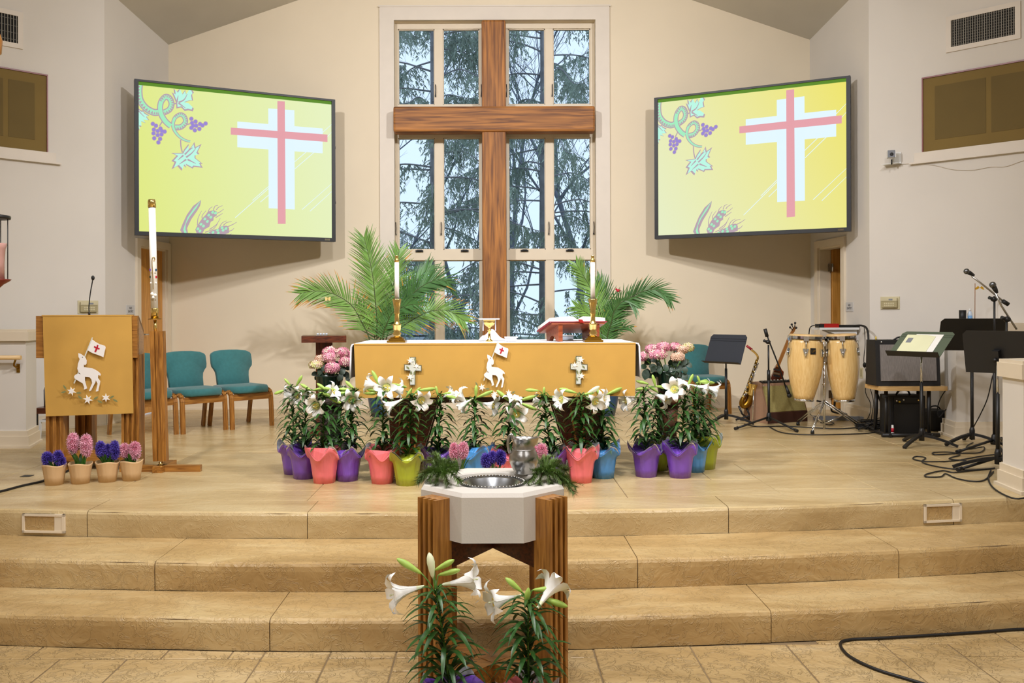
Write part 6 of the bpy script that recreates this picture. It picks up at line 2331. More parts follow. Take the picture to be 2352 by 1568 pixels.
# ================================================================ HANGING LANTERN
D = 6.2
LN = thing('hanging_lantern', 'hanging lantern with pink glass chimney between dark ring and turned wooden dish', 'lantern', tuple(at(-14, 670, D)))
c = lambda py: at(-14, py, D)
s = D / F
mb = MB()
mb.lathe([(28 * s, 0), (34 * s, 0.0), (35 * s, 4 * s), (34 * s, 8 * s), (20 * s, 10 * s), (0.0, 14 * s)], 28, c(503))
mb.build('top_ring', 'black_metal', LN)
mb = MB()
mb.lathe([(0, -38 * s), (4 * s, -34 * s), (3 * s, -28 * s), (6 * s, -24 * s), (20 * s, -10 * s), (33 * s, -2 * s), (36 * s, 2 * s), (0.0, 3 * s)], 28, c(643))
mb.build('wooden_dish', 'lantern_wood', LN)
mb = MB()
mb.lathe([(22 * s, 0), (22 * s, 40 * s), (24 * s, 70 * s), (29 * s, 82 * s), (28 * s, 82 * s), (22 * s, 68 * s), (20 * s, 0)], 28, c(641))
mb.build('glass_chimney', 'lantern_pink', LN)
for k in range(4):
    an = 0.05 + k * PI / 2
    mb = MB()
    o = V((31 * s * math.cos(an), 31 * s * math.sin(an), 0))
    mb.tube([c(503) + o, c(643) + o], 1.1 * s, 6)
    mb.build('rod', 'black_metal', LN)
mb = MB()
p0 = c(490)
mb.tube([p0, c(130)], 1.2 * s, 6)
mb.tube([c(70), V((p0.x, p0.y, ceil_z(p0.x, p0.y) + 0.02))], 1.2 * s, 6)
mb.build('chain', 'black_metal', LN)
mb = MB()
mb.lathe([(3 * s, 0), (16 * s, 10 * s), (18 * s, 40 * s), (13 * s, 55 * s), (3 * s, 62 * s)], 20, c(132))
mb.build('wooden_weight', 'oak', LN)

# ================================================================ WALL DEVICES
def wdev(O, d, n, mat, name, T, u0, u1, v0, v1, t0, t1):
    P = []
    for v in (v0, v1):
        for u, t in ((u0, t0), (u1, t0), (u1, t1), (u0, t1)):
            P.append(O + d * u + UP * v + n * t)
    mb = MB()
    mb.add(P, [(0, 3, 2, 1), (4, 5, 6, 7), (0, 1, 5, 4), (1, 2, 6, 5), (2, 3, 7, 6), (3, 0, 4, 7)])
    return mb.build(name, mat, T, recalc=True)
for side, (x0, y0, x1, y1), lab in ((-1, (178, 690, 225, 720), 'beige keypad unit on the wall above the lectern'), (1, (2023, 681, 2067, 710), 'beige keypad unit on the wall above the big amplifier')):
    d, n = side_axes(side)
    a, b = onB(side, x0, (y0 + y1) / 2), onB(side, x1, (y0 + y1) / 2)
    O = (a + b) / 2
    O.z = onB(side, (x0 + x1) / 2, (y0 + y1) / 2).z
    w_ = (V((b.x, b.y, 0)) - V((a.x, a.y, 0))).length / 2
    h_ = (onB(side, (x0 + x1) / 2, y0).z - onB(side, (x0 + x1) / 2, y1).z) / 2
    T = thing('wall_keypad', lab, 'keypad', tuple(O))
    wdev(O, d, n, 'plastic_beige', 'back_plate', T, -w_, w_, -h_, h_, 0, 0.008)
    body = wdev(O, d, n, 'plastic_beige_dark', 'body', T, -w_ * 0.82, w_ * 0.82, -h_ * 0.72, h_ * 0.3, 0.008, 0.04)
    wdev(O, d, n, 'plastic_beige', 'display_bar', T, -w_ * 0.82, w_ * 0.82, h_ * 0.3, h_ * 0.75, 0.008, 0.045)
    wdev(O, d, n, 'plastic_grey', 'display', T, 0, w_ * 0.4, h_ * 0.42, h_ * 0.65, 0.045, 0.047)
    for i in range(5):
        for j in range(2):
            wdev(O, d, n, 'plastic_beige', 'key', body, w_ * (-0.5 + 0.22 * i), w_ * (-0.34 + 0.22 * i), h_ * (-0.5 + 0.32 * j), h_ * (-0.28 + 0.32 * j), 0.04, 0.043)
for side, (x0, y0, x1, y1), lab in ((-1, (290, 701, 308, 722), 'small grey sign plate beside the closed oak door'), (1, (1944, 694, 1960, 715), 'small grey sign plate beside the open oak door')):
    p0, n, d = (V((*pl(0), 0)), nL, -V((dl.x, dl.y, 0))) if side < 0 else (V((*pr(0), 0)), nR, V((dr.x, dr.y, 0)))
    a, b = onplane(x0, (y0 + y1) / 2, p0, n), onplane(x1, (y0 + y1) / 2, p0, n)
    O = (a + b) / 2
    w_ = abs((b - a).dot(d)) / 2
    h_ = (onplane((x0 + x1) / 2, y0, p0, n).z - onplane((x0 + x1) / 2, y1, p0, n).z) / 2
    T = thing('door_sign', lab, 'sign', tuple(O))
    wdev(O, d, n, 'sign_grey', 'plate', T, -w_, w_, -h_, h_, 0, 0.006)
    tx = d if side < 0 else d
    if side < 0:
        tx = d
    X_ = V((d.x, d.y, 0))
    if X_.cross(UP).dot(n) < 0:
        X_ = -X_
    text_mesh('lettering', 'NO\nENTRY', w_ * 0.42, 'ink', T, O + n * 0.0065, X_, UP)
# camera on its shelf bracket, conduit and cable on the right wall
d, n = side_axes(1)
p = onB(1, 2058, 378)
CM = thing('wall_camera', 'small cube video camera on white wall bracket beside the dark window', 'camera', tuple(p))
O = p
wdev(O, d, n, 'plastic_white', 'bracket', CM, -0.12, 0.06, 0.0, 0.006, 0, 0.10)
wdev(O, d, n, 'plastic_white', 'bracket_plate', CM, -0.03, 0.06, 0.0, 0.13, 0, 0.012)
mb = MB()
cc = at(2046, 362, (p + n * 0.1).y - 0.02)
mb.tube([cc + V((0.01, 0, -0.02)), cc + V((0.01, 0, -0.075))], 0.008, 8)
mb.build('swivel', 'black_metal', CM)
cb = wdev(at(2047, 355, cc.y), V((0.95, -0.3, 0)).normalized(), V((-0.3, -0.95, 0)).normalized(), 'plastic_white', 'housing', CM, -0.04, 0.045, -0.035, 0.045, -0.05, 0.03)
o2 = at(2047, 355, cc.y)
fN = V((-0.3, -0.95, 0)).normalized()
wdev(o2, V((0.95, -0.3, 0)).normalized(), fN, 'plastic_grey', 'face', CM, -0.038, 0.035, -0.033, 0.043, 0.03, 0.034)
mb = MB()
mb.lathe([(0.018, 0), (0.018, 0.006), (0.014, 0.008), (0, 0.004)], 16, o2 + fN * 0.034, V((0, 0, 1)).rotation_difference(fN).to_matrix())
mb.build('lens', 'black_plastic', CM)
mb = MB()
mb.tube([onB(1, 2070, 377, 0.006), onB(1, 2108, 374, 0.006)], 0.004, 6)
mb.build('conduit', 'trim_white', CM)
mb = MB()
mb.tube(smooth_path([onB(1, x, y, 0.008) for x, y in ((2108, 374), (2150, 380), (2190, 389), (2235, 390), (2275, 383), (2310, 382), (2352, 368), (2400, 360))], 4), 0.0035, 6)
mb.build('cable', 'trim_white', CM)
# riser outlet covers
for px0, py0, px1, py1, lab in ((37, 1177, 147, 1225, 'ivory floor box cover let into the top riser below the lectern'), (2110, 1150, 2213, 1197, 'ivory floor box cover let into the top riser below the near low wall')):
    xm = (px0 + px1) / 2
    X0 = onplane(xm, (py0 + py1) / 2, V((0, 5.66 if xm < 500 else 5.93, 0)), V((0, 1, 0))).x
    yr = c1(X0)
    a, b = at(px0 + 4, (py0 + py1) / 2, yr), at(px1 - 4, (py0 + py1) / 2, yr)
    sl = 2 * 0.0222 * (X0 + 0.75)
    d = V((1, sl, 0)).normalized()
    n = V((sl, -1, 0)).normalized()
    w_ = (b.x - a.x) / 2
    zc = 2.5 * RIS
    h_ = 0.06
    O = V((X0, yr, zc))
    T = thing('outlet_cover', lab, 'outlet cover', tuple(O))
    for (u0, u1, v0, v1) in ((-w_, w_, h_ - 0.014, h_), (-w_, w_, -h_, -h_ + 0.014), (-w_, -w_ + 0.016, -h_, h_), (w_ - 0.016, w_, -h_, h_)):
        wdev(O, d, n, 'trim_ivory', 'frame_bar', T, u0, u1, v0, v1, -0.01, 0.014)
    wdev(O, d, n, 'step_stone', 'insert', T, -w_, w_ * 0.5, -h_, h_, -0.01, 0.006)
    wdev(O, d, n, 'trim_ivory', 'flap', T, w_ * 0.52, w_ - 0.016, -h_ + 0.014, h_ - 0.014, -0.01, 0.010)

# ================================================================ MUSIC STANDS
def music_stand(label, base, tray_z, rz, tilt, mat, chrome_top=0.12, w_=0.50, h_=0.34, legs=0.3, lean=0.0):
    """reader stands on the local -Y side"""
    T = thing('music_stand', label, 'music stand', tuple(base), rz, 'music stands of the band')
    cm_ = 'chrome' if chrome_top > 0.05 else 'black_metal'
    zt = tray_z - ZS
    for k in range(3):
        an = -PI / 2 + lean + k * 2 * PI / 3
        e = V((math.cos(an), math.sin(an), 0))
        mb = MB()
        path = smooth_path([V((0, 0, 0.10)), e * 0.10 + V((0, 0, 0.085)), e * (legs * 0.75) + V((0, 0, 0.045)), e * legs + V((0, 0, 0.012))], 3)
        for i in range(len(path) - 1):
            mb.bar(path[i], path[i + 1], 0.03, 0.022)
        mb.build('foot', 'black_metal', T, world=False)
    mb = MB()
    mb.lathe([(0.024, 0.05), (0.024, 0.14), (0.016, 0.17)], 14)
    mb.build('hub', 'black_metal', T, world=False)
    mb = MB()
    mb.tube([(0, 0, 0.1), (0, 0, zt - 0.2 - chrome_top)], 0.015, 12)
    mb.build('lower_pole', 'black_metal', T, world=False)
    mb = MB()
    mb.tube([(0, 0, zt - 0.22 - chrome_top), (0, 0, zt - 0.06)], 0.0095, 10)
    mb.build('upper_pole', cm_, T, world=False)
    R = Matrix.Rotation(-tilt, 3, 'X')           # local tray: x across, z up, faces -Y
    ctr = V((0, 0, zt))
    def tp(x, y, z):
        return ctr + R @ V((x, y, z))
    mb = MB()
    outline = [(-w_ / 2, -h_ / 2), (w_ / 2, -h_ / 2), (w_ / 2, h_ / 2 - 0.03), (w_ / 2 - 0.03, h_ / 2), (-w_ / 2 + 0.03, h_ / 2), (-w_ / 2, h_ / 2 - 0.03)]
    mb.prism(outline, 0.004, tp(0, 0, 0), R @ V((1, 0, 0)), R @ V((0, 0, 1)))
    tr = mb.build('desk', mat, T, world=False, recalc=True)
    for zz in (h_ / 2 - 0.05, h_ / 2 - 0.075):
        mb = MB()
        mb.bar(tp(-w_ / 2 + 0.005, -0.006, zz), tp(w_ / 2 - 0.005, -0.006, zz), 0.006, 0.006)
        mb.build('crease', mat, tr, world=False).parent = tr
    mb = MB()
    P = [tp(-w_ / 2, 0.0, -h_ / 2), tp(w_ / 2, 0.0, -h_ / 2), tp(w_ / 2, -0.06, -h_ / 2), tp(-w_ / 2, -0.06, -h_ / 2)]
    P += [q_ - R @ V((0, 0, 0.005)) for q_ in P]
    mb.add(P, [(0, 1, 2, 3), (7, 6, 5, 4), (0, 4, 5, 1), (1, 5, 6, 2), (2, 6, 7, 3), (3, 7, 4, 0)])
    mb.build('ledge', 'black_metal', T, world=False, recalc=True)
    mb = MB()
    mb.box(tp(0, 0.03, -0.03), (0.05, 0.05, 0.1), R)
    mb.lathe([(0.016, 0), (0.016, 0.02), (0.0, 0.022)], 12, tp(0.0, 0.055, -0.05), V((0, 0, 1)).rotation_difference(R @ V((0, 1, 0))).to_matrix())
    mb.build('tilt_bracket', 'black_metal', T, world=False)
    return T, tp
b1 = onz(1668, 973)
music_stand('slate grey music stand beside the lone teal chair', b1, at(1669, 801, b1.y).z, -0.92, 0.38, 'stand_slate', 0.02)
b2 = onz(2117, 1024)
MS2, tp2 = music_stand('olive green music stand holding a folder, in front of the big amplifier', b2, at(2117, 790, b2.y).z, -0.95, 0.92, 'stand_green', 0.16, h_=0.36)
b3 = onz(2233, 1021)
music_stand('wide black music stand near the cup and bottle on the low wall', b3, at(2236, 768, b3.y).z, PI - 0.25, 0.5, 'black_metal', 0.1, 0.56)
b4 = onz(2292, 1080)
music_stand('black music stand turned away with round knob, closest to the near low wall', b4, at(2300, 808, b4.y).z, PI - 0.85, 0.22, 'black_metal', 0.13, 0.5, 0.34, 0.32)
# folder with papers
M4 = Matrix.Translation(b2) @ Matrix.Rotation(-0.95, 4, 'Z')
Rt = Matrix.Rotation(-0.92, 3, 'X')
FD = thing('paper_folder', 'pale manila folder of papers resting on the olive green music stand', 'folder', tuple(M4 @ tp2(0, -0.01, -0.1)))
for nm, x0, x1, z0, z1, y, mt_ in (('sheet', -0.10, 0.16, -0.175, 0.135, -0.006, 'page'), ('cover', -0.18, 0.10, -0.176, 0.12, -0.011, 'folder')):
    mb = MB()
    pts = [(x0, z0), (x1, z0), (x1, z1 - (0.02 if nm == 'cover' else 0)), (x1 - 0.1, z1), (x0, z1)] if nm == 'cover' else [(x0, z0), (x1, z0), (x1, z1), (x0, z1)]
    mb.prism([(a, c_) for a, c_ in pts], 0.004, M4 @ tp2(0, y, 0), M4.to_3x3() @ (Rt @ V((1, 0, 0))), M4.to_3x3() @ (Rt @ V((0, 0, 1))))
    mb.build(nm, mt_, FD, recalc=True)
mb = MB()
mb.prism([(-0.15, 0.0), (-0.10, 0.0), (-0.10, 0.07), (-0.15, 0.07)], 0.001, M4 @ tp2(0, -0.0155, 0), M4.to_3x3() @ (Rt @ V((1, 0, 0))), M4.to_3x3() @ (Rt @ V((0, 0, 1))))
mb.build('sticker', 'plastic_grey', FD, recalc=True)

# ================================================================ MICROPHONE STANDS
def ptube(mb, pts, D, r, n=8, sm=False):
    P = [at(p[0], p[1], D + (p[2] if len(p) > 2 else 0)) for p in pts]
    if sm:
        P = smooth_path(P, 4)
    mb.tube(P, r, n)
    return P
def mic_stand(label, base, pole_top, legs, boom, mic, clutch, D=None, weight=None, boommat='black_metal'):
    b = onz(*base)
    D = b.y
    T = thing('microphone_stand', label, 'microphone stand', tuple(b), 0, 'microphone stands of the band')
    mb = MB()
    mb.lathe([(0.03, 0.045), (0.034, 0.06), (0.022, 0.13), (0.016, 0.14)], 14, b)
    mb.build('hub', 'black_metal', T)
    for (lx_, ly_) in legs:
        e = onz(lx_, ly_)
        mb = MB()
        mb.tube([b + V((0, 0, 0.09)), V((e.x, e.y, ZS + 0.018))], 0.012, 8)
        lg = mb.build('leg', 'black_metal', T)
        dd = (e - b).normalized()
        mb = MB()
        mb.tube([V((e.x, e.y, ZS + 0.022)) - dd * 0.02, V((e.x, e.y, ZS + 0.016)) + dd * 0.03], 0.017, 8)
        mb.build('rubber_foot', 'black_plastic', lg)
    top = at(pole_top[0], pole_top[1], D)
    mb = MB()
    mid = b.lerp(top, 0.62)
    mb.tube([b + V((0, 0, 0.1)), mid], 0.014, 10)
    mb.tube([mid, top], 0.0095, 10)
    mb.tube([mid - V((0, 0, 0.05)), mid + V((0, 0, 0.06))], 0.018, 10)
    mb.build('pole', 'black_metal', T)
    mb = MB()
    c_ = at(clutch[0], clutch[1], D)
    mb.ball(c_, 0.03, 10, 8, (1.0, 0.8, 0.8))
    mb.tube([c_, c_ + V((-0.05, -0.01, 0.015))], [0.012, 0.016], 8)
    mb.build('boom_clutch', 'black_metal', T)
    if boom:
        mb = MB()
        P = ptube(mb, boom, D, 0.0085)
        mb.build('boom', boommat, T)
    if weight:
        mb = MB()
        ptube(mb, weight, D, 0.019, 10)
        mb.build('counterweight', 'black_plastic', T)
    if mic:
        (hx, hy), (tx, ty), dd = mic
        h, t = at(hx, hy, D + dd), at(tx, ty, D)
        ax_ = (t - h).normalized()
        mb = MB()
        mb.tube([h + ax_ * 0.02, h + ax_ * 0.05, t], [0.02, 0.018, 0.011], 12)
        mb.build('microphone_body', 'black_metal', T)
        mb = MB()
        mb.ball(h, 0.026, 14, 10)
        mb.build('microphone_grille', 'pewter_dark' if boommat == 'pewter' else 'black_metal', T)
    return T
mic_stand('black boom microphone stand lowered toward the conga drums', (1766, 976), (1765, 792), [(1692, 987), (1828, 992), (1764, 970)], [(1757, 757), (1770, 792), (1787, 835), (1806, 893)], ((1813, 908), (1805, 885), -0.02), (1764, 785), weight=[(1757, 755), (1762, 773)])
mic_stand('boom microphone stand with silver-grilled microphone reaching out highest over the music stands', (2284, 1032), (2284, 680), [(2203, 1041), (2300, 1012), (2310, 1052)], [(2232, 634), (2263, 658), (2290, 680), (2312, 698)], ((2220, 623), (2237, 632), -0.02), (2283, 687), weight=[(2303, 691), (2316, 699)], boommat='pewter')
mic_stand('boom microphone stand with black upright microphone and slanting boom', (2310, 1070), (2312, 738), [(2205, 1082), (2330, 1060), (2325, 1085)], [(2286, 672), (2300, 702), (2318, 730), (2335, 756)], ((2280, 654), (2290, 672), -0.02), (2313, 733), weight=None, boommat='pewter')

# ================================================================ SAXOPHONE
D = 10.25
SX_ = thing('saxophone', 'brass alto saxophone upright on a small black stand', 'saxophone', tuple(at(1715, 950, D)))
S = lambda x, y: (1690 + x / 6.03, 730 + y / 6.03)
mb = MB()
ptube(mb, [S(150, 385), S(225, 440)], D, 0.014)
mb.build('mouthpiece', 'tip_red', SX_)
mb = MB()
P = [at(*S(*p), D) for p in ((215, 440), (265, 480), (300, 525), (305, 560), (290, 590))]
mb.tube(smooth_path(P, 4), 0.012, 10)
mb.build('neck', 'brass', SX_)
mb = MB()
P = smooth_path([at(*S(*p), D) for p in ((292, 580), (250, 720), (195, 880), (130, 1060), (90, 1140), (85, 1190), (115, 1215), (160, 1190), (200, 1120), (225, 1020))], 4)
n_ = len(P)
mb.tube(P, [0.014 + 0.034 * (i / (n_ - 1)) ** 1.1 for i in range(n_)], 14)
mb.build('body_tube', 'brass_dark', SX_)
mb = MB()
mb.tube([at(*S(215, 1060), D - 0.02), at(*S(240, 960), D - 0.04), at(*S(250, 900), D - 0.05)], [0.048, 0.055, 0.07], 18, cap=False)
mb.build('bell', 'brass', SX_)
r_ = random.Random(8)
for k in range(22):
    u = k / 21
    x, y = 285 - 175 * u, 610 + 480 * u
    p = at(*S(x + r_.uniform(-4, 26), y), D - 0.03)
    mb = MB()
    mb.lathe([(0.0, 0), (0.012 + 0.008 * u, 0), (0.012 + 0.008 * u, 0.006), (0.0, 0.007)], 10, p, V((0, 0, 1)).rotation_difference(V((0.4, -1, 0.1)).normalized()).to_matrix())
    mb.build('key_cup', 'pewter' if k % 3 else 'brass', SX_)
for off in (0, 10):
    mb = MB()
    ptube(mb, [S(300 + off, 640), S(235 + off, 830), S(175 + off, 1000)], D - 0.045, 0.003, 6)
    mb.build('key_rod', 'pewter', SX_)
SS = thing('saxophone_stand', 'black folding stand holding the saxophone', 'stand', tuple(onz(1715, 962)))
for pts in (((40, 1220), (90, 1330), (190, 1415)), ((140, 1230), (185, 1330), (200, 1400)), ((0, 1410), (100, 1380), (230, 1340), (300, 1360)), ((60, 1405), (110, 1440)), ((250, 1180), (255, 1370))):
    mb = MB()
    P = [at(*S(*p), D + 0.02) for p in pts]
    for q_ in P:
        q_.z = max(q_.z, ZS + 0.012)
    mb.tube(P, 0.011, 8)
    mb.build('tube', 'black_metal', SS)

# ================================================================ TAN AMPLIFIER, GUITAR
b = onz(1806, 970)
TA = thing('tan_amplifier', 'tan covered wedge amplifier with olive grille cloth under the conga', 'amplifier', (b.x, b.y, ZS), 0.42)
prof = [(0.0, 0.0), (0.42, 0.0), (0.34, 0.42), (0.20, 0.46), (0.12, 0.44), (0.0, 0.12)]      # y (depth), z
mb = MB()
mb.prism(prof, 0.58, (-0.27, 0, 0), (0, 1, 0), (0, 0, 1))
mb.build('cabinet', 'tolex_tan', TA, world=False, recalc=True)
def onface(y0, z0, y1, z1, x0, x1, mat, name, th=0.006, f0=0.0, f1=1.0):
    a, c_ = V((0, y0, z0)), V((0, y1, z1))
    e = (c_ - a)
    n = V((0, -e.z, e.y)).normalized()
    if n.y > 0:
        n = -n
    a, c_ = a + e * f0, a + e * f1
    P = []
    for t in (0.001, th):
        for q_, x in ((a, x0), (a, x1), (c_, x1), (c_, x0)):
            P.append(V((x, q_.y, q_.z)) + n * t)
    mb = MB()
    mb.add(P, [(0, 1, 2, 3), (7, 6, 5, 4), (0, 4, 5, 1), (1, 5, 6, 2), (2, 6, 7, 3), (3, 7, 4, 0)])
    return mb.build(name, mat, TA, world=False, recalc=True)
onface(0, 0.12, 0.12, 0.44, -0.25, 0.29, 'grille_olive', 'grille_cloth', 0.008, 0.02, 0.9)
onface(0, 0.0, 0, 0.12, -0.265, 0.305, 'grille_brown', 'lower_panel', 0.008)
mb = MB()
mb.box((0.02, 0.15, 0.455), (0.5, 0.06, 0.012), Matrix.Rotation(0.25, 3, 'X'))
mb.build('control_panel', 'black_metal', TA, world=False)
for k in range(9):
    mb = MB()
    mb.lathe([(0.011, 0), (0.009, 0.016), (0, 0.017)], 8, (-0.19 + 0.05 * k, 0.145, 0.462))
    mb.build('knob', 'chrome', TA, world=False)
text_mesh('badge', 'Fender', 0.05, 'chrome', TA, basis(TA) @ V((-0.18, 0.098, 0.40)), basis(TA).to_3x3() @ V((1, 0, 0)), basis(TA).to_3x3() @ V((0, 0.35, 0.93)))
mb = MB()
mb.tube([(-0.31, 0.2, 0.02), (-0.31, 0.18, 0.36)], 0.008, 8)
mb.bar((-0.31, 0.2, 0.01), (-0.27, 0.2, 0.01), 0.02, 0.02)
mb.build('tilt_leg', 'chrome', TA, world=False)
D = 10.72
GT = thing('electric_guitar', 'dark sunburst electric guitar leaning behind the tan amplifier', 'guitar', tuple(at(1785, 880, D)))
G = lambda x, y: (1690 + x / 6.03, 730 + y / 6.03)
mb = MB()
poly = [(470, 900), (490, 820), (520, 760), (545, 690), (575, 640), (600, 640), (640, 720), (665, 745), (660, 790), (640, 850), (612, 900)]
mb.prism([(at(*G(*p), D).x, at(*G(*p), D).z) for p in poly], -0.04, (0, D, 0), (1, 0, 0), (0, 0, 1))
mb.build('body', 'sunburst', GT, recalc=True)
mb = MB()
mb.bar(at(*G(575, 680), D - 0.015), at(*G(760, 230), D - 0.015), 0.036, 0.025, (0, 1, 0))
mb.build('neck', 'guitar_neck', GT)
mb = MB()
hp = [(745, 235), (775, 240), (815, 190), (835, 140), (825, 110), (790, 150), (765, 195)]
mb.prism([(at(*G(*p), D).x, at(*G(*p), D).z) for p in hp], -0.02, (0, D, 0), (1, 0, 0), (0, 0, 1))
mb.build('headstock', 'guitar_neck', GT, recalc=True)
for (x, y, x2, y2) in ((790, 170, 752, 130), (800, 150, 775, 90), (815, 130, 822, 70), (825, 150, 838, 135)):
    mb = MB()
    a, c_ = at(*G(x, y), D - 0.02), at(*G(x2, y2), D - 0.02)
    mb.tube([a, c_], 0.005, 6)
    mb.ball(c_, 0.014, 8, 6)
    mb.build('tuner', 'black_metal', GT)
for (x, y) in ((555, 765), (560, 800), (565, 715)):
    mb = MB()
    mb.bar(at(*G(x - 40, y - 8), D - 0.045), at(*G(x + 50, y + 12), D - 0.045), 0.022, 0.02, (0, 1, 0))
    mb.build('pickup', 'pewter' if y == 765 else 'black_plastic', GT)
mb = MB()
mb.tube([at(*G(480, 890), D + 0.06), V((at(*G(440, 1000), D).x, D + 0.1, ZS + 0.02))], 0.012, 8)
mb.tube([at(*G(620, 880), D + 0.06), V((at(*G(700, 1000), D).x, D + 0.1, ZS + 0.02))], 0.012, 8)
mb.tube([at(*G(470, 905), D - 0.03), at(*G(620, 905), D - 0.03)], 0.012, 8)
mb.tube([at(*G(540, 895), D + 0.06), V((at(*G(560, 1000), D).x, D + 0.3, ZS + 0.02))], 0.012, 8)
mb.build('floor_rest', 'black_metal', GT)

# ================================================================ CONGAS
bc = onz(1892, 985)
D = bc.y
def conga(label, top_l, top_r, ytop, yrim, belly, ybot, botw, tiltx):
    cx_ = (top_l + top_r) / 2
    s = D / F
    base = at(cx_, ybot, D)
    T = thing('conga_drum', label, 'drum', tuple(base), 0, 'conga drums on the chrome stand')
    h = (ybot - yrim) * s
    rt = (top_r - top_l) / 2 * s
    rb = belly / 2 * s
    rbt = botw / 2 * s
    Rr = Matrix.Rotation(tiltx, 3, 'Y')
    mb = MB()
    prof = [(0, 0), (rbt, 0)]
    for i in range(1, 13):
        u = i / 12
        r = rbt + (rb - rbt) * math.sin(min(1.0, u / 0.68) * PI / 2) if u < 0.68 else rb - (rb - rt * 0.93) * ((u - 0.68) / 0.32) ** 1.6
        prof.append((r, h * u))
    mb.lathe(prof, 36, (0, 0, 0), Rr)
    mb.build('shell', 'drum_ash', T, world=False)
    mb = MB()
    mb.lathe([(rt * 0.95, h), (rt * 0.93, h + 0.03), (rt * 0.85, h + 0.04), (0.0, h + 0.041)], 36, (0, 0, 0), Rr)
    mb.build('drumhead', 'page' if False else 'board_pine', T, world=False)
    mb = MB()
    ring = [Rr @ V((rt * 1.0 * math.cos(a_), rt * 1.0 * math.sin(a_), h + 0.006)) for a_ in [2 * PI * k / 40 for k in range(41)]]
    for i in range(40):
        mb.bar(ring[i], ring[i + 1], 0.012, 0.03)
    mb.build('rim', 'chrome', T, world=False)
    mb = MB()
    mb.lathe([(rbt * 1.0, -0.012), (rbt * 1.03, -0.01), (rbt * 1.04, 0.012), (rbt, 0.013)], 36, (0, 0, 0), Rr)
    mb.build('bottom_band', 'chrome', T, world=False)
    for k in range(6):
        an = -PI / 2 - 0.32 + k * PI / 3
        e = V((math.cos(an), math.sin(an), 0))
        t = V((-e.y, e.x, 0))
        rl = rt * 0.985
        mb = MB()
        mb.tube([Rr @ (e * (rt * 1.03) + V((0, 0, h))), Rr @ (e * (rl + 0.025) + V((0, 0, h - 0.13)))], 0.006, 6)
        mb.tube([Rr @ (e * (rl + 0.025) + V((0, 0, h - 0.13))), Rr @ (e * (rl + 0.025) + V((0, 0, h - 0.19)))], 0.01, 6)
        lug = mb.build('tension_rod', 'chrome', T, world=False)
        mb = MB()
        P = []
        for o_ in (0.0, 0.016):
            for a_, z_ in ((-0.03, h - 0.11), (0.03, h - 0.11), (0.008, h - 0.19), (-0.008, h - 0.19)):
                P.append(Rr @ (e * (rl * 1.0 + o_) + t * a_ + V((0, 0, z_))))
        mb.add(P, [(0, 1, 2, 3), (7, 6, 5, 4), (0, 4, 5, 1), (1, 5, 6, 2), (2, 6, 7, 3), (3, 7, 4, 0)])
        mb.build('side_plate', 'chrome', T, world=False, recalc=True)
        mb = MB()
        mb.box(Rr @ (e * (rt * 1.02) + V((0, 0, h - 0.015))), (0.05, 0.02, 0.03), Matrix((t, e, V((0, 0, 1)))).transposed())
        mb.build('claw', 'chrome', T, world=False)
    return T, h, rt, Rr
C1, h1, rt1, Rr1 = conga('natural ash conga drum with black badge beside the microphone', 1806, 1886, 765, 776, 79, 918, 42, 0.04)
conga('natural ash conga drum without badge under the wall shelf', 1904, 1975, 765, 775, 74, 919, 44, -0.045)
an = -PI / 2 + 0.08
e = V((math.cos(an), math.sin(an), 0))
t = V((-e.y, e.x, 0))
mb = MB()
P = []
for o_ in (0.0, 0.004):
    for a_, z_ in ((-0.029, h1 - 0.165), (0.029, h1 - 0.165), (0.029, h1 - 0.10), (-0.029, h1 - 0.10)):
        P.append(Rr1 @ (e * (rt1 * 0.975 + o_ + (h1 - 0.1 - z_) * 0.05) + t * a_ + V((0, 0, z_))))
mb.add(P, [(0, 1, 2, 3), (7, 6, 5, 4), (0, 4, 5, 1), (1, 5, 6, 2), (2, 6, 7, 3), (3, 7, 4, 0)])
bdg = mb.build('badge', 'black_plastic', C1, world=False, recalc=True)
bb = basis(C1)
text_mesh('badge_lettering', 'LP', 0.04, 'gold', bdg, bb @ (Rr1 @ (e * (rt1 * 0.975 + 0.010) + V((0, 0, h1 - 0.133)))), t, UP)
CS = thing('conga_stand', 'chrome double-braced tripod stand between the two conga drums', 'drum stand', tuple(bc))
mb = MB()
ptube(mb, [(1893, 984), (1893, 795)], D, 0.013, 12)
mb.build('pole', 'chrome', CS)
for (x, y) in ((1833, 977), (1866, 997), (1973, 984)):
    e = onz(x, y)
    for k, off in enumerate((0.0, 0.028)):
        mb = MB()
        mb.tube([at(1893, 925, D) + V((0, 0, off)), V((e.x, e.y, ZS + 0.03 + off))], 0.008, 8)
        mb.build('leg_tube', 'chrome', CS)
    mb = MB()
    mb.tube([V((e.x, e.y, ZS + 0.04)), V((e.x, e.y, ZS + 0.005))], [0.016, 0.02], 10)
    mb.build('rubber_foot', 'black_plastic', CS)
    mb = MB()
    mid = at(1893, 925, D).lerp(V((e.x, e.y, ZS + 0.03)), 0.55)
    mb.tube([mid, at(1893, 972, D)], 0.006, 8)
    mb.build('brace', 'chrome', CS)
mb = MB()
ptube(mb, [(1884, 834), (1902, 834)], D, 0.014, 8)
mb.ball(at(1893, 834, D), 0.025, 10, 8)
mb.build('collar', 'chrome', CS)
MB().ball(at(1893, 882, D), 0.02, 10, 8).build('leg_collar', 'chrome', CS)
for x in (1881, 1905):
    mb = MB()
    ptube(mb, [(1893 + (x - 1893) * 0.4, 834), (x, 834)], D, 0.010, 8)
    mb.build('wing_knob', 'black_plastic', CS)
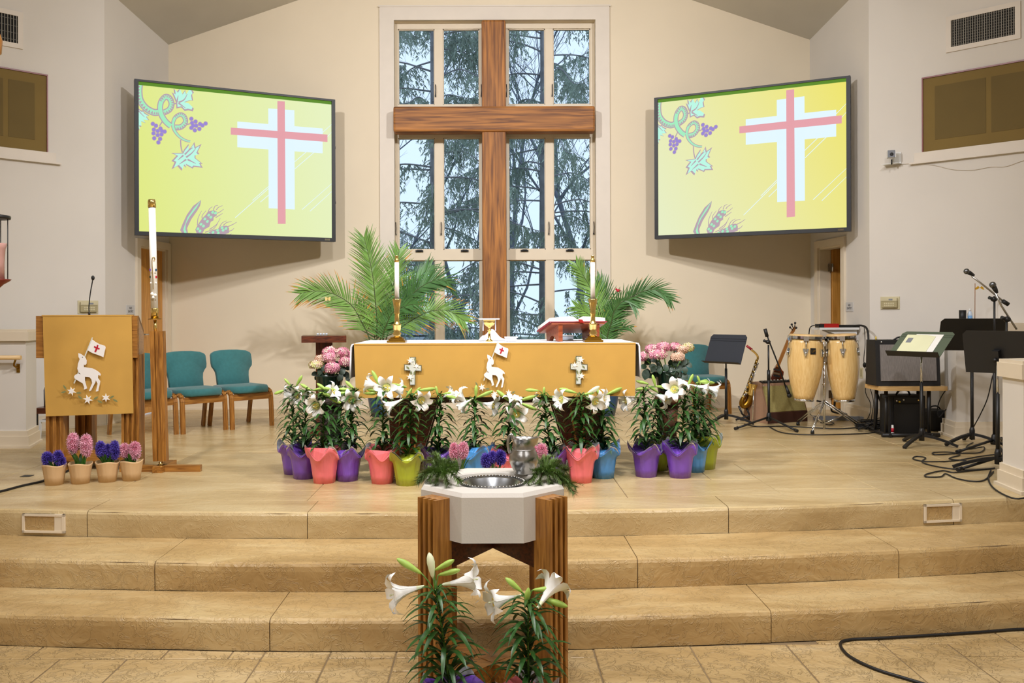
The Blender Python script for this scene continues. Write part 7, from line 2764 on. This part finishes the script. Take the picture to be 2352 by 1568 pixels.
for x in (1886, 1901):
    mb = MB()
    ptube(mb, [(1893, 798), (x, 796), (x + (x - 1893) * 0.5, 800)], D, 0.011, 8)
    mb.build('drum_hook', 'chrome', CS)
KS = thing('keyboard_pedal_stand', 'low black tubular stand folded behind the conga stand legs', 'stand', tuple(onz(1910, 962)))
mb = MB()
P = [onz(1920, 958), onz(1958, 965)]
ptube(mb, [(1876, 920), (1895, 925), (1908, 935), (1912, 945), (1935, 950)], D + 0.35, 0.010, 8, True)
ptube(mb, [(1920, 912), (1918, 938), (1945, 952)], D + 0.35, 0.012, 8, True)
mb.build('tubes', 'black_metal', KS)

# ================================================================ WALL SHELF WITH WIRING
D = 10.35
WS = thing('wall_shelf', 'white bracket shelf beside the open door above the congas', 'shelf', tuple(at(1930, 756, D)))
a, b = at(1880, 752, D), at(1988, 752, D)
xw = 4.22
mb = MB()
mb.span((a.x, D - 0.05, at(1900, 757, D).z), (xw - 0.01, D + 0.22, at(1900, 752, D).z))
mb.build('board', 'plastic_white', WS)
for yy in (D, D + 0.16):
    mb = MB()
    mb.prism([(xw - 0.02, at(1900, 757, D).z), (a.x + 0.1, at(1900, 757, D).z), (a.x + 0.1, at(1900, 760, D).z), (xw - 0.02, at(1900, 785, D).z)], 0.012, (0, yy, 0), (1, 0, 0), (0, 0, 1))
    mb.build('bracket', 'plastic_white', WS, recalc=True)
z0 = at(1900, 752, D).z
RB_ = thing('red_interface_box', 'red and black audio box on the white wall shelf', 'audio box', (at(1903, 748, D).x, D, z0))
mb = MB()
mb.span((-0.06, -0.03, 0), (0.11, 0.12, 0.045))
mb.build('case', 'rosin_red', RB_, world=False)
mb = MB()
mb.span((-0.12, -0.025, 0), (-0.06, 0.1, 0.04))
mb.build('end_panel', 'black_plastic', RB_, world=False)
BR_ = thing('rack_unit', 'flat black rack unit lying on the white wall shelf', 'audio box', (at(1950, 748, D).x, D + 0.02, z0))
mb = MB()
mb.span((-0.12, -0.03, 0), (0.2, 0.16, 0.03))
mb.build('case', 'black_plastic', BR_, world=False)
mb = MB()
mb.span((-0.11, -0.034, 0.008), (0.19, -0.03, 0.022))
mb.build('front_panel', 'black_metal', BR_, world=False)
# wall wiring: bundle hanging from the shelf
def cable(label, pts, r, mat='black_plastic', group=None, name='cable'):
    P = smooth_path(pts, 5)
    mb = MB()
    mb.tube(P, r, 6)
    o = mb.build(name, mat)
    tag(o, label, 'cable', group)
    return o
def wp(px, py, dd=0.0):
    return at(px, py, 9.84 + dd)
cable('thick black cable bundle dropping from the wall shelf beside the white wall', [wp(1960, 748, .3), wp(1982, 748, .2), wp(1993, 760, .1), wp(1995, 800), wp(1996, 850), wp(2005, 880), wp(2022, 920), wp(2035, 950), onz(2050, 985) + V((0, 0, .012))], 0.012)
G4 = 'thin wires hanging down the white wall from the shelf'
wl = 'thin black wire hanging down the white wall from the shelf'
cable('thin black wire with oval ferrite bead hanging from the wall shelf', [wp(1985, 752, .1), wp(1987, 790), wp(1984, 830), wp(1990, 860), wp(1988, 900), wp(1999, 925), wp(1998, 950, -.2), onz(1985, 975) + V((0, 0, .008))], 0.004, group=G4)
cable('thin black wire hanging between the ferrite wire and the thick cable bundle', [wp(1993, 760, .1), wp(1996, 820), wp(1994, 870), wp(2006, 920), wp(2003, 950, -.2), onz(2000, 978) + V((0, 0, .008))], 0.004, group=G4)
cable('thin black wire hanging closest to the big amplifier', [wp(1994, 762, .1), wp(1999, 850), wp(2013, 900), wp(2016, 940, -.2), onz(2010, 980) + V((0, 0, .008))], 0.004, group=G4)
mb = MB()
mb.ball(wp(1986, 838, -.02), 0.03, 10, 8, (0.7, 0.6, 1))
tag(mb.build('ferrite_bead', 'black_plastic'), 'black oval ferrite bead on the thin wall wire', 'ferrite bead')
cable('short black lead arching from the red box down behind the conga', [at(1880, 746, 10.3), at(1866, 748, 10.3), at(1859, 758, 10.3), at(1858, 800, 10.4), at(1862, 860, 10.5)], 0.006)
mb = MB()
mb.box(onB(1, 1979, 855, 0.004), (0.06, 0.06, 0.1), rotz(-PI / 4))
T = thing('wall_outlet', 'ivory wall outlet plate low on the wall behind the wires', 'outlet', tuple(onplane(1979, 856, V((*pr(0), 0)), nR)))
wdev(onplane(1979, 856, V((*pr(0), 0)), nR), V((dr.x, dr.y, 0)), nR, 'plastic_beige', 'plate', T, -0.04, 0.04, -0.06, 0.06, 0, 0.006)
wdev(onplane(1979, 856, V((*pr(0), 0)), nR), V((dr.x, dr.y, 0)), nR, 'plastic_beige_dark', 'socket', T, -0.018, 0.018, -0.04, 0.04, 0.006, 0.008)

# ================================================================ BIG AMP ON BOARD, SMALL AMP
ba = onz(2090, 1003)
D = ba.y
X = lambda px, dd=0.0: at(px, 850, D + dd).x
Z = lambda py: at(2090, py, D).z
KB = thing('amplifier_board_stand', 'pine board on black folding stand legs carrying the big amplifier', 'stand', (ba.x, D, ZS))
mb = MB()
mb.span((X(2021), D - 0.02, Z(897)), (X(2174), D + 0.36, Z(887)))
mb.build('board', 'board_pine', KB)
for px in (2041, 2140):
    mb = MB()
    mb.tube([(X(px), D + 0.06, Z(897)), (X(px) - 0.01, D + 0.04, ZS + 0.03)], 0.02, 8)
    mb.tube([(X(px), D + 0.28, Z(897)), (X(px) - 0.01, D + 0.3, ZS + 0.03)], 0.02, 8)
    mb.tube([(X(px) - 0.01, D - 0.06, ZS + 0.02), (X(px) - 0.01, D + 0.42, ZS + 0.02)], 0.02, 8)
    mb.build('leg_frame', 'black_metal', KB)
mb = MB()
mb.tube([(X(2022), D - 0.03, ZS + 0.022), (X(2154), D - 0.03, ZS + 0.022)], 0.021, 8)
mb.build('floor_bar', 'black_metal', KB)
mb = MB()
mb.tube([(X(2041), D + 0.02, Z(910)), (X(2028), D - 0.01, Z(910))], [0.012, 0.02], 8)
mb.build('knob', 'black_plastic', KB)
BG = thing('guitar_amplifier', 'big black combo amplifier with silver grille on the pine board', 'amplifier', (ba.x, D, Z(887)))
x0, x1 = X(2016), X(2164)
zb_, zt_ = Z(886.5), Z(781)
mb = MB()
mb.prism([(D + 0.03, zb_), (D + 0.29, zb_), (D + 0.27, zt_), (D + 0.06, zt_)], x1 - x0, (x0, 0, 0), (0, 1, 0), (0, 0, 1))
mb.build('cabinet', 'black_tolex', BG, recalc=True)
mb = MB()
P = []
for o_ in (0.0, 0.01):
    for px_, z_, y_ in ((x0 + 0.045, zb_ + 0.05, D + 0.0335), (x1 - 0.04, zb_ + 0.05, D + 0.0335), (x1 - 0.04, zt_ - 0.045, D + 0.057), (x0 + 0.045, zt_ - 0.045, D + 0.057)):
        P.append((px_, y_ - o_, z_))
mb.add(P, [(0, 1, 2, 3), (7, 6, 5, 4), (0, 4, 5, 1), (1, 5, 6, 2), (2, 6, 7, 3), (3, 7, 4, 0)])
mb.build('grille_cloth', 'grille_silver', BG, recalc=True)
mb = MB()
mb.tube(smooth_path([(X(2068), D + 0.14, zt_), (X(2075), D + 0.13, zt_ + 0.022), (X(2083), D + 0.13, zt_ + 0.027), (X(2091), D + 0.13, zt_ + 0.022), (X(2098), D + 0.14, zt_)], 3), 0.009, 8)
mb.build('carry_handle', 'black_plastic', BG)
mb = MB()
mb.box((X(2082), D + 0.052, zt_ - 0.022), (0.12, 0.006, 0.022))
bp_ = mb.build('name_plate', 'plastic_grey', BG)
text_mesh('name_lettering', 'Fender', 0.024, 'ink', bp_, (X(2082), D + 0.0485, zt_ - 0.022), (1, 0, 0), (0, 0, 1))
for (px, z_) in ((2030, zt_ - 0.02), (2034, zb_ + 0.03), (2093, zb_ + 0.03), (2152, zb_ + 0.03)):
    mb = MB()
    mb.ball((X(px), D + 0.042 if z_ < zt_ - 0.1 else D + 0.055, z_), 0.009, 8, 6)
    mb.build('corner_stud', 'chrome', BG)
mb = MB()
p = V((X(2022), D + 0.1, zt_))
mb.tube([p, p + V((0, 0, 0.035))], 0.006, 6)
tag(mb.build('pencil_stub', 'tape_yellow'), 'yellow pencil stub standing on the big amplifier corner', 'pencil')
SA = thing('practice_amplifier', 'small black practice amplifier on the floor under the pine board', 'amplifier', (X(2098), D + 0.1, ZS))
mb = MB()
w2 = X(2136) - X(2052)
mb.bev((0, 0.15, 0.20), (w2, 0.24, 0.40), 0.015)
mb.build('cabinet', 'black_tolex', SA, world=False)
mb = MB()
mb.box((0.01, 0.027, 0.17), (w2 - 0.06, 0.012, 0.29))
mb.build('grille', 'black_plastic', SA, world=False)
mb = MB()
mb.box((0.01, 0.027, 0.355), (w2 - 0.06, 0.012, 0.05))
mb.build('control_panel', 'black_metal', SA, world=False)
mb = MB()
mb.tube(smooth_path([(-0.07, 0.13, 0.40), (-0.04, 0.12, 0.445), (0.04, 0.12, 0.445), (0.07, 0.13, 0.40)], 3), 0.010, 8)
mb.build('carry_handle', 'black_plastic', SA, world=False)
for k, (x, z_, mt_) in enumerate(((-0.12, 0.35, 'chrome'), (-0.09, 0.34, 'tape_yellow'), (-0.05, 0.36, 'chrome'), (0.1, 0.355, 'brass'))):
    mb = MB()
    mb.lathe([(0.010, 0), (0.008, 0.02), (0, 0.02)], 8, (x, 0.02, z_), Matrix.Rotation(PI / 2, 3, 'X'))
    mb.build('knob', mt_, SA, world=False)
p = onz(2047, 1002)
FLS = thing('squeeze_tube', 'red and white tube standing by the amplifier stand foot', 'tube', (p.x, p.y - 0.03, ZS))
mb = MB()
mb.lathe([(0.0, 0), (0.016, 0.0), (0.014, 0.05), (0.012, 0.09), (0.01, 0.12), (0, 0.12)], 12)
mb.build('body', 'plastic_white', FLS, world=False)
mb = MB()
mb.lathe([(0.0145, 0.048), (0.0135, 0.088)], 12)
mb.build('red_band', 'applique_red', FLS, world=False)

# ================================================================ SMALL THINGS ON THE LOW WALL, FLOOR BITS
ylw = onz(2197, 1006).y + 0.12
zlw = 1.63
def cap_at(px):
    return (at(px, 742, ylw).x, ylw, zlw)
CP_ = thing('black_tumbler', 'tall black tumbler standing on the low white wall cap', 'tumbler', cap_at(2211))
mb = MB()
mb.lathe([(0, 0), (0.032, 0), (0.034, 0.13), (0.031, 0.13), (0.029, 0.01), (0, 0.01)], 20)
mb.build('cup', 'black_plastic', CP_, world=False)
BO = thing('plastic_bottle', 'clear plastic bottle with blue contents next to the black tumbler', 'bottle', cap_at(2228))
mb = MB()
mb.lathe([(0, 0), (0.022, 0), (0.023, 0.09), (0.018, 0.11), (0.009, 0.12)], 18)
mb.build('bottle', 'bottle_clear', BO, world=False)
mb = MB()
mb.lathe([(0.0225, 0.02), (0.0235, 0.075)], 18)
mb.build('label', 'bottle_blue', BO, world=False)
mb = MB()
mb.lathe([(0.01, 0.118), (0.01, 0.145), (0, 0.146)], 12)
mb.build('cap', 'plastic_white', BO, world=False)
BX = thing('clip_box', 'small black clip box on the low white wall cap', 'box', cap_at(2256))
mb = MB()
mb.box((0, 0, 0.018), (0.06, 0.05, 0.036))
mb.build('case', 'black_plastic', BX, world=False)
mb = MB()
mb.box((-0.002, -0.027, 0.02), (0.03, 0.006, 0.012))
mb.build('clasp', 'chrome', BX, world=False)
BS_ = thing('butterfly_stick', 'thin garden stick topped with a yellow butterfly by the low wall', 'ornament', (at(2239, 742, ylw + 0.06).x, ylw + 0.06, zlw))
mb = MB()
mb.tube([(0, 0, 0.0), (0.004, 0, at(2239, 650, ylw).z - zlw)], 0.0032, 6)
mb.build('stick', 'guitar_neck', BS_, world=False)
zb_ = at(2239, 663, ylw).z - zlw
for pts in (((0.0, -0.01), (0.012, 0.014), (0.035, 0.03), (0.05, 0.012), (0.03, -0.002)), ((0.05, 0.012), (0.07, 0.028), (0.085, 0.018), (0.098, -0.012), (0.07, 0.0))):
    mb = MB()
    mb.prism(pts, 0.002, (0, 0, zb_), (1, 0, 0), (0, 0, 1))
    mb.build('wing', 'butterfly_gold', BS_, world=False, recalc=True)
p = onz(2262, 1000)
PD = thing('effects_pedal', 'black and yellow foot pedal on the stage behind the music stand feet', 'pedal', (p.x, p.y, ZS), 0.2)
mb = MB()
mb.box((0.03, 0, 0.025), (0.16, 0.09, 0.05))
mb.build('base', 'butterfly_gold', PD, world=False)
mb = MB()
mb.box((-0.02, -0.01, 0.075), (0.2, 0.085, 0.025), Matrix.Rotation(0.2, 3, 'Y'))
mb.build('treadle', 'black_plastic', PD, world=False)
p = onz(2158, 990)
BGG = thing('gear_bag', 'black gear bag on the floor beside the low wall post', 'bag', (p.x, p.y + 0.1, ZS))
mb = MB()
mb.bev((0, 0, 0.11), (0.17, 0.25, 0.22), 0.03)
mb.build('body', 'black_tolex', BGG, world=False)
mb = MB()
mb.tube(smooth_path([(-0.06, 0, 0.215), (-0.03, 0, 0.25), (0.03, 0, 0.25), (0.06, 0, 0.215)], 3), 0.008, 6)
mb.build('strap', 'black_plastic', BGG, world=False)
a, b = onz(1868, 964), onz(1985, 966)
PS = thing('power_strip', 'long grey power strip on the floor behind the conga stand', 'power strip', (a.x, a.y, ZS))
mb = MB()
mb.bar(a + V((0, 0, 0.025)), b + V((0, 0, 0.025)), 0.06, 0.045)
mb.build('housing', 'plastic_grey', PS)
for k in range(6):
    q_ = a.lerp(b, 0.12 + 0.15 * k)
    mb = MB()
    mb.box(q_ + V((0, 0, 0.049)), (0.035, 0.035, 0.003))
    mb.build('socket', 'plastic_grey', PS)
def fl(px, py, h=0.008, z=ZS):
    p = onz(px, py, z)
    return p + V((0, 0, h))
G5 = 'black cables lying on the stage floor'
cable('black cable looping from the microphone stand past the conga stand feet', [fl(*p) for p in ((1768, 982), (1790, 993), (1820, 998), (1870, 1000), (1930, 999), (1985, 997), (2010, 994))], 0.006, group=G5)
cable('black cable running straight behind the conga stand toward the cable tangle', [fl(*p) for p in ((1710, 975), (1740, 981), (1800, 980), (1860, 983), (1920, 986), (1960, 984), (2000, 978))], 0.006, group=G5)
cable('coil of black cable under the conga stand braces', [fl(*p) for p in ((1885, 972), (1900, 969), (1915, 972), (1905, 977), (1890, 974))], 0.005, group=G5)
r_ = random.Random(3)
tg = MB()
for k in range(14):
    P = []
    cx_, cy_ = 2003 + r_.uniform(-20, 22), 978 + r_.uniform(-4, 9)
    for j in range(7):
        P.append(fl(cx_ + r_.uniform(-32, 30), cy_ + r_.uniform(-5, 8), 0.008 + 0.012 * r_.random() + 0.004 * k))
    tg.tube(smooth_path(P, 4), 0.005, 5)
tag(tg.build('cable_tangle', 'black_plastic'), 'tangled heap of black cables on the floor beside the amplifier stand', 'cables', kind='stuff')
for i, (px, py) in enumerate(((1975, 985), (2015, 985), (2030, 978))):
    b_ = fl(px, py, 0)
    T = thing('plug_adapter', ['black plug adapter beside the conga stand foot', 'black plug adapter in front of the cable tangle', 'black plug adapter touching the amplifier stand'][i], 'adapter', tuple(b_))
    mb = MB()
    mb.box((0, 0, 0.03), (0.07, 0.05, 0.06))
    mb.build('case', 'black_plastic', T, world=False)
    mb = MB()
    mb.box((0.0, -0.03, 0.03), (0.03, 0.012, 0.03))
    mb.build('prong_face', 'black_metal', T, world=False)
cable('black cable looping widely on the stage in front of the music stands', [fl(*p) for p in ((2290, 1045), (2250, 1050), (2190, 1060), (2130, 1062), (2098, 1056), (2104, 1050), (2126, 1053), (2118, 1063), (2150, 1073), (2200, 1080), (2240, 1081), (2285, 1077))], 0.0055, group=G5)
cable('black cable making a long oval loop nearest the stage edge', [fl(*p) for p in ((2282, 1078), (2230, 1083), (2190, 1087), (2165, 1083), (2128, 1091), (2128, 1097), (2160, 1097), (2172, 1090), (2195, 1100), (2230, 1107), (2260, 1105), (2282, 1085))], 0.0055, group=G5)
cable('black cable curling under the wide black music stand', [fl(*p) for p in ((2235, 1018), (2221, 1026), (2225, 1033), (2260, 1028), (2250, 1041), (2200, 1043), (2150, 1046), (2144, 1041), (2180, 1040), (2205, 1046), (2180, 1055), (2220, 1060))], 0.0055, group=G5)
cable('black cable running down from the near post over the stage edge', [fl(*p) for p in ((2276, 1082), (2270, 1100), (2279, 1120), (2305, 1138))] + [fl(2340, 1148, 0.008), V((3.72, c1(3.72) + 0.012, ZS + 0.008)), V((3.82, c1(3.82) - 0.012, ZS - 0.03)), V((4.05, c1(4.05) - 0.03, 2 * RIS + 0.008)), V((4.5, c1(4.5) - 0.3, 2 * RIS + 0.008))], 0.006, group=G5)
cable('black cord hanging from the music stand to the floor by the low wall', [at(2280, 862, 8.3), at(2268, 915, 8.4), at(2250, 955, 8.5), at(2236, 982, 8.6), fl(2232, 1012)], 0.005, group=G5)
cable('black cord from the big amplifier down beside the low wall post', [at(2174, 893, 8.95), at(2160, 915, 9.0), at(2153, 940, 9.05), at(2157, 958, 9.05), at(2176, 935, 9.1)], 0.005, group=G5)
cable('grey-black cable running from the lectern foot across the stage', [fl(-60, 1142), fl(0, 1131), fl(50, 1118), fl(98, 1107), fl(108, 1100), fl(150, 1086), fl(175, 1072)], 0.009)
mb = MB()
q0 = fl(62, 1093, 0.0)
tag(MB().box(q0 + V((0, 0, 0.0015)), (0.075, 0.075, 0.003)).build('floor_socket_cap', 'black_metal'), 'small dark floor socket cap set in the stage near the lectern', 'floor socket')
# long black cable on the lower floor
def g(px, py):
    p_ = onz(px, py, 0.0)
    return V((p_.x, min(p_.y, c3(p_.x) - 0.03), 0.009))
cable('long black cable looping on the lower floor in front of the steps', [g(*p) for p in ((2480, 1449), (2352, 1448), (2250, 1448), (2160, 1449), (2080, 1460), (1990, 1460), (1945, 1466), (1930, 1482), (1950, 1510), (2010, 1540), (2090, 1565), (2200, 1600), (2300, 1640))], 0.008)

# ================================================================ OUTSIDE
mb = MB()
mb.span((-40, 12.3, -0.6), (40, 80, -0.4))
struct('ground', mb, 'grass')
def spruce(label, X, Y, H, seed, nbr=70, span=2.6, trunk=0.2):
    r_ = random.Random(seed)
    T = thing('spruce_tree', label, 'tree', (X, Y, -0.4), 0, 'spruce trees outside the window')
    nbr = int(nbr * 0.6)
    mb = MB()
    mb.tube([(0, 0, 0), (0.03, 0, H * 0.5), (0, 0, H)], [trunk, trunk * 0.7, 0.03], 12)
    mb.build('trunk', 'spruce_bark', T, world=False)
    br, nd = MB(), MB()
    for i in range(nbr):
        z = 0.6 + (H - 1.2) * (i + r_.random()) / nbr
        an = r_.uniform(0, 2 * PI)
        L = span * (1 - 0.55 * z / H) * r_.uniform(0.75, 1.15)
        e = V((math.cos(an), math.sin(an), 0))
        up_ = r_.uniform(-0.05, 0.25)
        P = smooth_path([V((0, 0, z)), e * (L * 0.4) + V((0, 0, z + up_ * L * 0.5)), e * (L * 0.75) + V((0, 0, z - 0.10 * L)), e * L + V((0, 0, z - 0.16 * L))], 5)
        br.tube(P, [0.02 * (1 - 0.85 * k / (len(P) - 1)) for k in range(len(P))], 5)
        for k in range(3, len(P) - 1):
            for j in range(5):
                p = P[k].lerp(P[k + 1], r_.random())
                side = V((-e.y, e.x, 0)) * r_.uniform(-0.35, 0.35)
                hl = r_.uniform(0.22, 0.62)
                q1 = p + side * 0.6 + V((0, 0, -hl * 0.35))
                q2 = p + side + V((r_.uniform(-.06, .06), r_.uniform(-.06, .06), -hl))
                for (a_, b_) in ((p, q1), (q1, q2)):
                    t_ = (b_ - a_)
                    for m_ in range(7):
                        c_ = a_ + t_ * r_.random()
                        o_ = V((r_.uniform(-1, 1), r_.uniform(-1, 1), r_.uniform(-0.8, 0.2)))
                        ln_ = r_.uniform(0.05, 0.11)
                        w_ = o_.cross(V((0.3, 1, 0.2))).normalized() * 0.013
                        d_ = (o_.normalized() * 0.7 + t_.normalized() * 0.7).normalized()
                        nd.add([c_ - w_, c_ + w_, c_ + d_ * ln_], [(0, 1, 2)])
    tag(br.build('branch_work', 'spruce_bark', T, world=False), kind='stuff')
    tag(nd.build('needle_foliage', 'spruce', T, world=False), kind='stuff')
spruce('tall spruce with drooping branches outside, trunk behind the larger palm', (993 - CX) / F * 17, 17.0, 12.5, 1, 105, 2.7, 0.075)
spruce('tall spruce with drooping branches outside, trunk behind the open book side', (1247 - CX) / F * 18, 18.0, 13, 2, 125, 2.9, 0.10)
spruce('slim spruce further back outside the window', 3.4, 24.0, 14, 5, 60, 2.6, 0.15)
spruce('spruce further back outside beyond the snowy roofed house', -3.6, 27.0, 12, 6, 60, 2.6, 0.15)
def bare(label, X, Y, H, seed):
    r_ = random.Random(seed)
    T = thing('bare_tree', label, 'tree', (X, Y, -0.4), 0, 'bare trees beyond the spruces')
    def grow(mb, p, d, L, r, lev):
        pts = [p]
        for k in range(4):
            d = (d + V((r_.uniform(-.22, .22), r_.uniform(-.22, .22), r_.uniform(-.03, .12)))).normalized()
            pts.append(pts[-1] + d * L / 4)
        mb.tube(pts, [r * (1 - 0.12 * k) for k in range(5)], 5)
        if lev < 4:
            for k in range(4 if lev else 6):
                q = pts[r_.randint(1, 4)]
                nd_ = (d * 0.6 + V((r_.uniform(-1, 1), r_.uniform(-1, 1), r_.uniform(-0.1, 0.8)))).normalized()
                grow(mb, q, nd_, L * r_.uniform(0.45, 0.7), r * 0.42, lev + 1)
    mb = MB()
    grow(mb, V((0, 0, 0)), V((0, 0, 1)), H * 0.62, 0.10, 0)
    tag(mb.build('branch_work', 'bare_wood', T, world=False), kind='stuff')
bare('bare leafless tree outside low behind the larger palm', -2.6, 21, 11, 1)
bare('bare leafless tree outside between the two big spruces', 0.1, 25, 13, 2)
bare('bare leafless tree outside behind the open book', 2.4, 22, 11, 3)
bare('bare leafless tree far outside behind the wooden cross', -1.0, 32, 14, 4)
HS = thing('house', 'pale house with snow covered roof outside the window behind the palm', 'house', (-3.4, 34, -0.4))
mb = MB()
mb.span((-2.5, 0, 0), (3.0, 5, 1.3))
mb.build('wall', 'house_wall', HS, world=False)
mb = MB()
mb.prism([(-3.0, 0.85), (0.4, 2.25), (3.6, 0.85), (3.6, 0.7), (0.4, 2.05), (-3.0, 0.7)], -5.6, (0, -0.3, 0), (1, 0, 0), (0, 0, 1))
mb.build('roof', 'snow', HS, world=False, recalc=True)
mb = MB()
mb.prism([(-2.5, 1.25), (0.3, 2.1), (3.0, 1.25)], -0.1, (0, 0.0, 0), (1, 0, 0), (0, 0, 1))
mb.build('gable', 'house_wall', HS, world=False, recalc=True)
for (X, Y, s_, k) in ((-0.6, 22, 0.7, 0), (1.3, 21, 0.9, 1), (2.4, 27, 1.2, 2)):
    r_ = random.Random(k + 40)
    T = thing('shrub', ['low grey green shrub outside near the cross foot', 'rounded grey green shrub outside behind the napkin and book', 'larger grey green shrub outside far behind the open book'][k], 'shrub', (X, Y, -0.4), 0, 'shrubs outside the window')
    mb = MB()
    for i in range(2600):
        o_ = V((r_.gauss(0, 1), r_.gauss(0, 1), r_.gauss(0, 1))).normalized()
        p = V((o_.x * 1.2, o_.y * 1.0, abs(o_.z) * 1.2 + 0.3)) * s_ * r_.uniform(0.75, 1.05)
        u = V((r_.uniform(-1, 1), r_.uniform(-1, 1), r_.uniform(-1, 1))).normalized() * 0.06
        w_ = u.cross(V((r_.random(), 1, r_.random()))).normalized() * 0.03
        mb.add([p - w_, p + w_, p + u * 1.5], [(0, 1, 2)])
    tag(mb.build('foliage', 'shrub', T, world=False), kind='stuff')
    mb = MB()
    mb.tube([(0, 0, 0), (0, 0, 0.9 * s_)], [0.05, 0.02], 6)
    mb.build('stem', 'spruce_bark', T, world=False)
